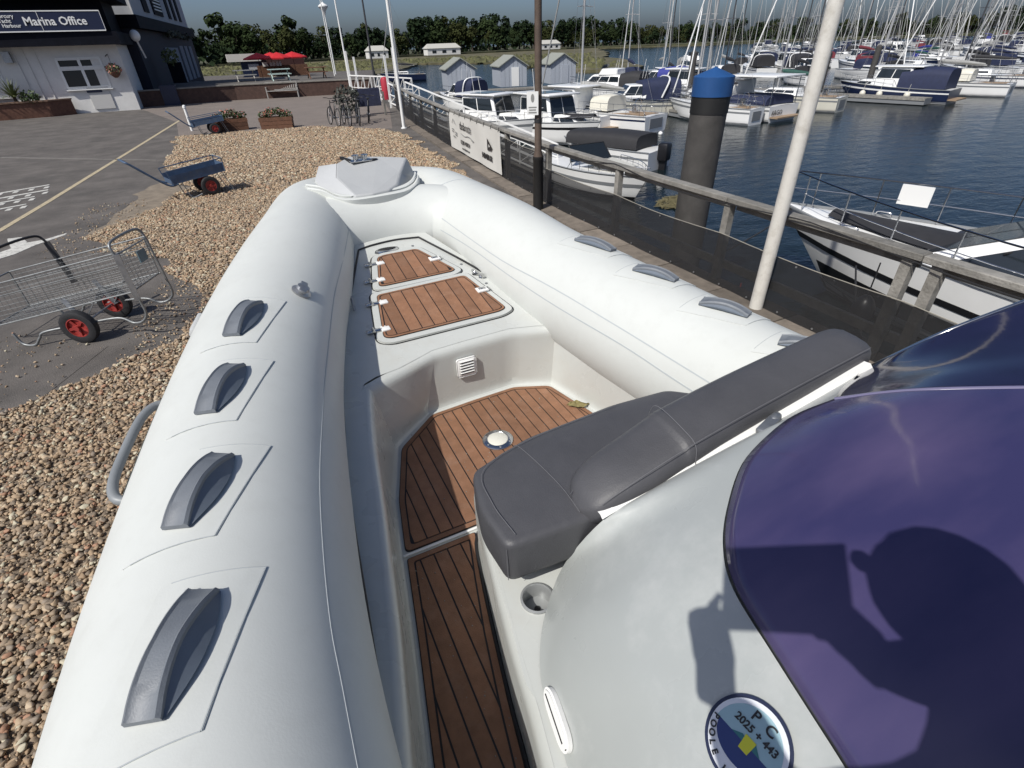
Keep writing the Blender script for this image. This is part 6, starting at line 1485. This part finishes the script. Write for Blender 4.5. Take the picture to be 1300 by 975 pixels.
cabin(sc, -3.2, 3.5, 1.75, 1.15, 1.45, 2.62, 2.5, -.4, .74, g0=.12, g1=.86, posts=2)
mb = MB()
for s in (-.5,.5): mb.beam((s,3.25,1.50), (s*1.6,1.9,1.95), .03, .025); mb.beam((s*1.6-.35,2.2,1.88), (s*1.6+.2,1.7,2.04), .025, .025)
mb.build('wiper', M['rubber'], sc)
rail_on(sc, rows, .42, 1.0, .72, 5, 'bow_rail', .017)
mb = MB(); e = edge_at(rows, .83); mb.beam((e[0]-.10,e[1]-.28,e[2]+.50), (e[0]-.16,e[1]+.28,e[2]+.50), .02, .40); mb.build('rail_placard', M['paintw'], sc)
for s, f in ((-1,.86),(-1,.66),(1,.86)):
    e = edge_at(rows, f); mb = MB(); mb.tube(cr([(s*(e[0]-.12),e[1]-.15,e[2]+.03),(s*(e[0]-.12),e[1]-.12,e[2]+.1),(s*(e[0]-.12),e[1]+.12,e[2]+.1),(s*(e[0]-.12),e[1]+.15,e[2]+.03)], 3), .018, 6); mb.build('cleat', M['steel'], sc, 60)
mb = MB(); mb.box((0,6.2,1.62), (.25,.7,.08)); mb.tube([(0,6.5,1.55),(0,6.75,1.35)], .05, 6); mb.build('anchor_roller', M['steel'], sc)
place(sc, 12.15,1.75,(-.19,.98))
for i, (p, q) in enumerate((((9.55,5.3,-.85),(7.9,3.6,-1.4)),((10.3,7.7,-.75),(7.9,8.9,-1.6)))):
    mb = MB(); a, b = Vector(p), Vector(q); mb.tube([a.lerp(b, k/8)-Vector((0,0,.35*math.sin(PI*k/8))) for k in range(9)], .016, 5)
    one('mooring_rope', mb, M['rubber'], ('black mooring rope from the side deck of the sports cruiser' if i == 0 else 'black mooring rope from the bow of the sports cruiser'), 'rope', smooth=60)
mb = MB(); mb.ball((0,0,0), .19, (1,1,1.7), 12, 9); mb.tube([(0,0,.3),(0,0,.9)], .012, 5); o = mb.build('fender', M['bblack'], None, 60); o.location = (8.95,4.6,-1.35); tag(o, 'black sausage fender hanging beside the sports cruiser behind the fence posts', 'fender')
mb = MB(); mb.ball((0,0,0), .24, (1,1,1.05), 12, 9); mb.tube([(0,0,.2),(0,0,.5)], .012, 5); o = mb.build('fender', M['red'], None, 60); o.location = (7.35,5.9,-1.45); tag(o, 'dark red ball fender seen through the mesh by the thick flagpole', 'fender')
# piles
t = thing('mooring_pile', 'thick tarred pile with a blue conical cap standing beyond the fence', 'pile', (7.50,7.52,WZ))
mb = MB(); mb.lathe([(.305,-3.2),(.31,1.70)], (7.50,7.52,0), 24); mb.build('shaft', M['pile'], t, 60)
mb = MB(); mb.lathe([(.32,1.62),(.323,1.93)], (7.50,7.52,0), 24); mb.build('band', M['blackband'], t, 60)
mb = MB(); mb.lathe([(.335,1.88),(.337,2.17),(.315,2.185),(.0,2.31)], (7.50,7.52,0), 24); mb.build('cap', M['bluecap'], t, 40)
for i, (x, y, zt, lab) in enumerate(((36.2,39.0,1.6,'slim tarred pile standing behind the finger pontoon'),(47.2,34.6,1.2,'dark pile beside the bow of the navy launch'),(57.5,37,1.4,'dark pile behind the long white yacht'))):
    mb = MB(); mb.lathe([(.28,-3.2),(.27,zt),(.05,zt+.15)], (x,y,0), 14); one('mooring_pile', mb, M['pile'], lab, 'pile', smooth=50, org=(x,y,WZ))
# pontoons of planks
def pontoon(a, b, w, lab, nm='pontoon', planks=True, z=-1.72):
    A, Bv = Vector((*a,0)), Vector((*b,0)); d = (Bv-A); L = d.length; d.normalize(); s = Vector((-d.y, d.x, 0)); t = thing(nm, lab, 'pontoon', (a[0], a[1], WZ))
    mb = MB(); mb.beam(A+Vector((0,0,z-.22)), Bv+Vector((0,0,z-.22)), w, .40); mb.build('float', M['bgrey'], t)
    mb = MB(); mb.beam(A+s*(w/2+.03)+Vector((0,0,z-.06)), Bv+s*(w/2+.03)+Vector((0,0,z-.06)), .05, .16); mb.beam(A-s*(w/2+.03)+Vector((0,0,z-.06)), Bv-s*(w/2+.03)+Vector((0,0,z-.06)), .05, .16); mb.build('edge_timber', M['wood'], t)
    n = min(60, max(4, int(L/(.35 if L < 20 else 1.0))))
    for k in range(n):
        mb = MB(); p = A+d*L*(k+.04)/n; q = A+d*L*(k+.96)/n; mb.beam(p+Vector((0,0,z)), q+Vector((0,0,z)), w, .05); mb.build('plank', M['wood'], t)
    return t
pontoon((7.1,-7),(7.35,9.2),1.5,'planked pontoon right below the quay fence, beside the sports cruiser')
pontoon((31.2,43),(29.2,28.6),1.3,'finger pontoon left of the blue topped pile')
pontoon((46.6,34),(48.0,25.8),1.2,'finger pontoon beside the navy launch')
pontoon((21,63.2),(50,57),2.0,'long pontoon carrying the three floating huts')
pontoon((12.2,20.2),(11.2,39),1.2,'pontoon at the foot of the white gangway')
pontoon((36,44),(92,24),2.0,'walkway pontoon behind the nearest row of yachts')
# floating huts
for i, (x, y, lab) in enumerate(((24.9,65.4,'leftmost pale blue floating hut with a grey gable roof'),(31.8,65.9,'middle pale blue floating hut, left of the brown lamp column'),(38.4,65.4,'rightmost pale blue floating hut, right of the brown lamp column'))):
    t = thing('floating_hut', lab, 'hut', (x,y,-1.7), group='floating huts on the pontoon'); a = R(-12); rm = Matrix.Rotation(a,4,'Z'); rm.translation = (x,y,-1.7); W_, D_ = 1.6, 2.3
    HM = M.setdefault('hut', mat('hut_pale_blue', (.36,.39,.44), .7, var=.06)); HL = M.setdefault('hutl', mat('hut_roof', (.26,.27,.24), .8, var=.1))
    for s in (-1, 1):
        for k in range(8): mb = MB(); mb.box((s*W_,-D_+2*D_*(k+.5)/8,1.1), (.06,2*D_/8-.02,2.2)); mb.xform(rm); mb.build('wall_board', HM, t)
    for s in (-1, 1):
        for k in range(6):
            x0 = -W_+2*W_*k/6+.012; x1 = -W_+2*W_*(k+1)/6-.012; h = lambda q: 2.2+.95*(1-abs(q)/W_)
            mb = MB(); mb.add([(x0,s*D_,0),(x1,s*D_,0),(x1,s*D_,h(x1)),((x0+x1)/2,s*D_,h((x0+x1)/2)),(x0,s*D_,h(x0)),(x0,s*(D_-.06),0),(x1,s*(D_-.06),0)], [(0,1,2,3,4)]); mb.xform(rm); mb.build('gable_board', HM, t)
    for s in (-1, 1): mb = MB(); mb.add([(0,-D_-.25,3.2),(0,D_+.25,3.2),(s*(W_+.25),D_+.25,2.1),(s*(W_+.25),-D_-.25,2.1),(0,-D_-.25,3.1),(0,D_+.25,3.1),(s*(W_+.25),D_+.25,2.0),(s*(W_+.25),-D_-.25,2.0)], [(0,1,2,3),(4,7,6,5),(0,3,7,4),(2,1,5,6),(3,2,6,7)]); mb.xform(rm); mb.build('roof_slope', HL, t)
    mb = MB(); mb.box((.2,-D_-.03,1.0), (.9,.06,1.95)); mb.xform(rm); mb.build('door', M['paintw'] if i == 1 else HM, t)
# ranks of moored boats further off
FAR = []
for c in ('canvnavy','canvgrey','canvblack','canvgreen','canvred','canvblue'):
    FAR.append((yacht(random.uniform(8.5,10.5), 3.0, c, random.choice(('bnavy','bgrey','bnavy','bgel')), 'bgel' if c != 'canvgreen' else 'bnavy', random.uniform(11,14), mastm='mast' if c != 'canvblack' else 'mastdark', hood=random.choice((c,'canvnavy',None)), simple=True), {'canvnavy':'navy','canvgrey':'pale grey','canvblack':'black','canvgreen':'green','canvred':'maroon','canvblue':'blue'}[c], 'yacht'))
for c, st in (('canvblack','express'),('canvnavy','pilot'),('canvgrey','fly'),('canvnavy','express')):
    FAR.append((cruiser(random.uniform(7.5,9.5), 2.9, 'bgel', random.choice(('bnavy','bgrey')), c, st, simple=True), {'canvblack':'black','canvnavy':'navy','canvgrey':'pale grey'}[c], {'express':'sports cruiser','pilot':'wheelhouse cruiser','fly':'flybridge cruiser'}[st]))
rows_ = [((42.5,56),(88,33),4.4,'first'),((56,66),(112,37),4.3,'second'),((76,72),(138,42),4.3,'third'),((98,88),(176,50),4.2,'fourth'),((128,112),(225,62),4.4,'fifth'),((165,148),(290,80),6.5,'sixth'),((215,190),(370,100),9.0,'seventh')]
used = set(); rnd = random.Random(21)
ORD = ['first','second','third','fourth','fifth','sixth','seventh','eighth','ninth','tenth','eleventh','twelfth','thirteenth','fourteenth','fifteenth','sixteenth']
for ri, (a, b, step, nm) in enumerate(rows_):
    A, Bv = Vector(a), Vector(b); L = (Bv-A).length; d = (Bv-A).normalized(); k = 0; s = 0; n = 0
    while s < L:
        i = rnd.choices(range(len(FAR)), weights=[5,5,3,2,1.2,1,2,2,1,2])[0]; o, col, kd = FAR[i]
        p = A+d*s+Vector((rnd.uniform(-.4,.4), rnd.uniform(-1.2,1.2))); side = -1 if rnd.random() < .5 else 1; p += Vector((-d.y, d.x))*6.0*(1 if n % 2 else -.2)*.5
        h = Vector((-d.y, d.x))*(1 if rnd.random() < .6 else -1); n += 1
        lab = (f'white {kd}, {col} covers, {ORD[n-1]} from left in {nm} rank of far moored boats' if ri < 3 and n <= 16 else f'small white {kd} with {col} covers in the crowded {nm} rank of moored boats')
        c = o if i not in used else dup(o, (0,0,0)); used.add(i); place(c, p.x, p.y, h, lab, f'boats in the {nm} rank of the marina')
        sc_ = rnd.uniform(.85,1.12); c.scale = (sc_, sc_, sc_*rnd.uniform(.95,1.1)); s += step*rnd.uniform(.85,1.3)
for i, (o, col, kd) in enumerate(FAR):
    if i not in used: place(o, 150+6*i, 96-2*i, HN, f'white {kd} with {col} covers at the far edge of the marina', 'boats at the far edge of the marina')
# buoys and drifting weed
for i, (x, y) in enumerate(((14.84,16.9),(23.1,26.8))):
    mb = MB(); mb.ball((x,y,WZ+.06), .14, (1,1,.9), 12, 8); one('mooring_buoy', mb, M['white'], ('white mooring buoy off the bow of the open boat' if i == 0 else 'white mooring buoy near the open stern of the nearest yacht'), 'buoy', smooth=60)
mb = MB(); rnd = random.Random(3)
for _ in range(420):
    a = rnd.uniform(0,6.28); r = rnd.uniform(0,1)**.6; x, y = 13.5+.95*r*math.cos(a)-.35*r*math.sin(a), 14.3+.5*r*math.sin(a)+.5*r*math.cos(a); th = rnd.uniform(0,6.28); l = rnd.uniform(.06,.22); w = .02; dx, dy = math.cos(th)*l, math.sin(th)*l
    z = WZ+.01+rnd.uniform(0,.03); mb.add([(x-dx-dy*.15,y-dy+dx*.15,z),(x-dx+dy*.15,y-dy-dx*.15,z),(x+dx+dy*.15,y+dy-dx*.15,z+.02),(x+dx-dy*.15,y+dy+dx*.15,z+.02)], [(0,1,2,3)])
kind(mb.build('floating_weed', mat('brown_weed', (.14,.12,.055), .8, var=.3)), 'stuff')
# ------------------------------------------------------------------ trees along the far shore
def tree_mesh(seed, h, w, conifer=False):
    rnd = random.Random(seed); cm = MB(); lobes = []
    nl = rnd.randint(7, 10)
    for k in range(nl):
        a = 2*PI*k/nl+rnd.uniform(-.4,.4); rr = rnd.uniform(.15,.42)*w; z = h*rnd.uniform(.28,.80); 
        lobes.append((Vector((rr*math.cos(a), rr*math.sin(a), z)), rnd.uniform(.20,.32)*w*(1.15-.5*z/h)))
    lobes.append((Vector((rnd.uniform(-.1,.1)*w, rnd.uniform(-.1,.1)*w, h*.82)), .20*w))
    for c, r in lobes:
        for _ in range(95):
            d = Vector((rnd.gauss(0,1), rnd.gauss(0,1), rnd.gauss(0,1))).normalized()*r*rnd.uniform(.5,1.08); p = c+d
            n_ = (d.normalized()+Vector((rnd.uniform(-.7,.7), rnd.uniform(-.7,.7), rnd.uniform(-.3,.9)))).normalized(); u = n_.orthogonal().normalized(); v = n_.cross(u); s = rnd.uniform(.22,.55)*(h/12)
            cm.add([p-u*s-v*s*.7, p+u*s*.9-v*s*.8, p+u*s+v*s*.7, p-u*s*.7+v*s*.9+n_*s*.3], [(0,1,2,3)])
    tm = MB(); tm.tube([(0,0,-1),(0,0,h*.3),(.2,0,h*.7)], [.035*h,.025*h,.01*h], 7)
    for c, r in lobes[::2]: tm.tube([(0,0,h*.22), tuple(c*.9)], [.014*h,.006*h], 5)
    return cm, tm
TL = [mat('far_foliage_a', (.024,.036,.014), .95, var=.5, scale=.35, spec=.08), mat('far_foliage_b', (.017,.028,.013), .95, var=.5, scale=.35, spec=.08), mat('far_foliage_c', (.038,.044,.016), .95, var=.45, scale=.35, spec=.08)]
TV = []
for i in range(6):
    h = (12,13.5,11,14.5,10,12.5)[i]; w = (10,9.5,11.5,9,9.5,8)[i]
    t = thing('broadleaf_tree', 'tree', 'tree', (0,0,0), local=True); cm, tm = tree_mesh(40+i, h, w); cm.build('crown', TL[i % 3], t); tm.build('trunk', M['bark'], t, 60); TV.append(t)
TD = ['rounded dark green tree', 'tall dark green tree', 'broad olive green tree', 'high topped dark green tree', 'low dark green tree', 'narrow olive green tree']
rnd = random.Random(5); az = -40.0; first = [True]*6; cnt = 0
def tree_spec(az):
    K = [(-45,240,1.05),(0,262,1.05),(14,300,1.12),(22,345,1.2),(32,400,1.1),(42,430,.85),(52,470,.72),(60,520,.8),(66,520,1.15),(80,520,1.3)]
    for (a0,d0,s0),(a1,d1,s1) in zip(K, K[1:]):
        if a0 <= az <= a1: u = (az-a0)/(a1-a0); return d0+(d1-d0)*u, s0+(s1-s0)*u
    return 520, 1.2
while az < 78:
    d, s = tree_spec(az)
    for depth in (0, 1):
        i = rnd.randrange(6); dd = d+depth*rnd.uniform(14,26)+rnd.uniform(-6,6); a = R(az+rnd.uniform(-.4,.4)+depth*.6)
        o = TV[i] if first[i] else dup(TV[i], (0,0,0)); first[i] = False
        o.location = (dd*math.sin(a), dd*math.cos(a), -1.0); o.rotation_euler.z = rnd.uniform(0,6.28); k = s*rnd.uniform(.72,1.12)*(1.15 if depth else .95); o.scale = (k*1.05, k*1.05, k)
        zone = next(z for lim, z in ((-2,'behind the red parasols and buildings'),(10,'behind the white flagpoles'),(21,'left of the brown lamp column'),(33,'behind the floating huts'),(46,'beyond the blue topped pile'),(56,'behind the masts at centre right'),(99,'on the rise at the far right')) if az < lim)
        o['label'] = f"{TD[i]} in the far wood {zone}"; o['group'] = f"{TD[i]}s {zone}"; cnt += 1
    az += math.degrees(6.2*s/d)
mb = MB(); rnd = random.Random(8); az = -45.0                       # undergrowth closing the wood below the crowns
while az < 80:
    d, s = tree_spec(az)
    for _ in range(26):
        a = R(az+rnd.uniform(-.6,.6)); dd = d+rnd.uniform(-9,30); p = Vector((dd*math.sin(a), dd*math.cos(a), -1.2+rnd.uniform(0,5.2)*s)); n_ = Vector((rnd.uniform(-1,1), rnd.uniform(-1,.2), rnd.uniform(-.2,1))).normalized(); u = n_.orthogonal().normalized(); v = n_.cross(u); q = rnd.uniform(.5,1.3)
        mb.add([p-u*q-v*q*.7, p+u*q*.9-v*q*.8, p+u*q+v*q*.7, p-u*q*.7+v*q*.9], [(0,1,2,3)])
    az += .55
kind(mb.build('undergrowth', TL[1]), 'stuff')
for i, (x, y, w, lab) in enumerate(((95,268,16,'long low white shed on the marsh edge before the trees'),(170,300,12,'small pale house with a hipped roof among the far trees'),(60,250,8,'pale house gable half hidden in the far trees'))):
    t = thing('far_house', lab, 'house', (x,y,-1.2)); mb = MB(); mb.box((x,y,.1), (w,6,2.6)); mb.build('wall', M['wallw'], t)
    mb = MB(); mb.add([(x-w/2-.4,y-3.4,1.4),(x+w/2+.4,y-3.4,1.4),(x+w/2-1,y,3.2),(x-w/2+1,y,3.2),(x-w/2-.4,y+3.4,1.4),(x+w/2+.4,y+3.4,1.4)], [(0,1,2,3),(3,2,5,4),(1,5,2),(0,3,4)]); mb.build('roof', mat('pale_roof', (.45,.44,.40), .8), t)
    for k in range(3): mb = MB(); mb.box((x-w*.3+w*.3*k,y-3.03,.1), (w*.12,.06,1.1)); mb.build('window', M['glass'], t)
# ------------------------------------------------------------------ the photographer, standing in the boat (seen only by shadow)
pt = thing('person', 'person in a dark shirt standing in the boat and holding up a phone', 'person', (.15,-.6,1.01))
def skin(name, pts, edges, m, sub=2):
    me = bpy.data.meshes.new(name); me.from_pydata([(p[0]-.15, p[1]+.6, p[2]-1.01) for p in pts], edges, []); ob_ = bpy.data.objects.new(name, me); COL.objects.link(ob_); ob_.parent = pt; me.materials.append(m)
    sk = ob_.modifiers.new('skin', 'SKIN'); me.skin_vertices[0].data[0].use_root = True
    for i, p in enumerate(pts): me.skin_vertices[0].data[i].radius = (p[3], p[4] if len(p) > 4 else p[3])
    sb = ob_.modifiers.new('sub', 'SUBSURF'); sb.levels = sub; sb.render_levels = sub; return ob_
body = [(.30,-.46,1.88,.15,.11),(.34,-.40,2.10,.14,.10),(.33,-.28,2.36,.18,.11),(.32,-.22,2.47,.11,.08),(.315,-.17,2.54,.06),
        (.18,-.26,2.42,.06),(-.06,-.20,2.38,.085),(-.13,-.08,2.58,.055),(.54,-.27,2.42,.06),(.34,-.12,2.44,.055),(.18,-.14,2.58,.036),
        (.20,-.50,1.80,.09),(.08,-.50,1.42,.065),(.03,-.52,1.07,.045),(.03,-.40,1.035,.035),(.30,-.62,1.80,.09),(.10,-.85,1.42,.065),(.02,-1.0,1.07,.045),(.02,-.87,1.035,.035)]
skin('body', body, [(0,1),(1,2),(2,3),(3,4),(2,5),(5,6),(6,7),(2,8),(8,9),(9,10),(0,11),(11,12),(12,13),(13,14),(0,15),(15,16),(16,17),(17,18)], M['cloth'])
HX, HY, HZ = .31, -.13, 2.68
mb = MB(); mb.ball((HX,HY,HZ), .105, (.9,1.08,1.18), 18, 12); mb.ball((HX-.04,HY+.11,HZ-.01), .02, (.8,1.2,1.2), 8, 6); mb.ball((HX-.095,HY-.01,HZ-.01), .025, (.5,1,1.3), 8, 6); mb.ball((HX+.095,HY-.01,HZ-.01), .025, (.5,1,1.3), 8, 6); mb.build('head', M['skin'], pt, 70)
mb = MB(); mb.ball((HX,HY-.015,HZ+.035), .112, (.92,1.08,1.05), 16, 10); mb.build('hair', mat('brown_hair', (.05,.03,.02), .8), pt, 70)
for sd in (-1, 1):
    W0 = Vector((-.15,-.07,2.58)) if sd < 0 else Vector((.18,-.14,2.58)); E0 = Vector((0,0,2.75))-Vector((.50,.75,-.56))*.02+Vector((.91,-.42,0))*(-.10 if sd < 0 else .145)+Vector((-.03,0,-.055))
    mb = MB(); mb.tube(cr([W0, W0.lerp(E0, .5)+Vector((0,-.01,.0)), E0], 4), [.038]*4+[.042]*4+[.036], 8)
    for k in range(4):
        tip = E0+Vector((sd*-.012, -.01, .065-.024*k)); mb.tube(cr([E0+Vector((0,-.012,.01-.006*k)), E0.lerp(tip, .6)+Vector((sd*.014,-.006,0)), tip], 3), [.010]*4+[.008]*3, 6)
    mb.tube(cr([E0+Vector((0,-.02,-.02)), E0+Vector((-sd*.03,-.03,-.012)), E0+Vector((-sd*.06,-.03,.008))], 3), .011, 6); mb.build('hand', M['skin'], pt, 70)
pit, yaw, rol = R(34), R(25), R(2)
fwd = Vector((math.sin(yaw)*math.cos(pit), math.cos(yaw)*math.cos(pit), -math.sin(pit))); r0 = Vector((math.cos(yaw), -math.sin(yaw), 0)); rgt = r0*math.cos(rol)-r0.cross(fwd)*math.sin(rol); upv = rgt.cross(fwd)
tb = Matrix((rgt, upv, -fwd)).transposed().to_4x4(); tb.translation = Vector((0,0,2.75))-fwd*.014+rgt*.03+upv*.0
mb = MB(); mb.rbox((0,0,0), (.255,.178,.008), .0035, 2); mb.xform(tb); one('tablet', mb, M['bblack'], 'black tablet held up in both hands by the photographer', 'tablet')
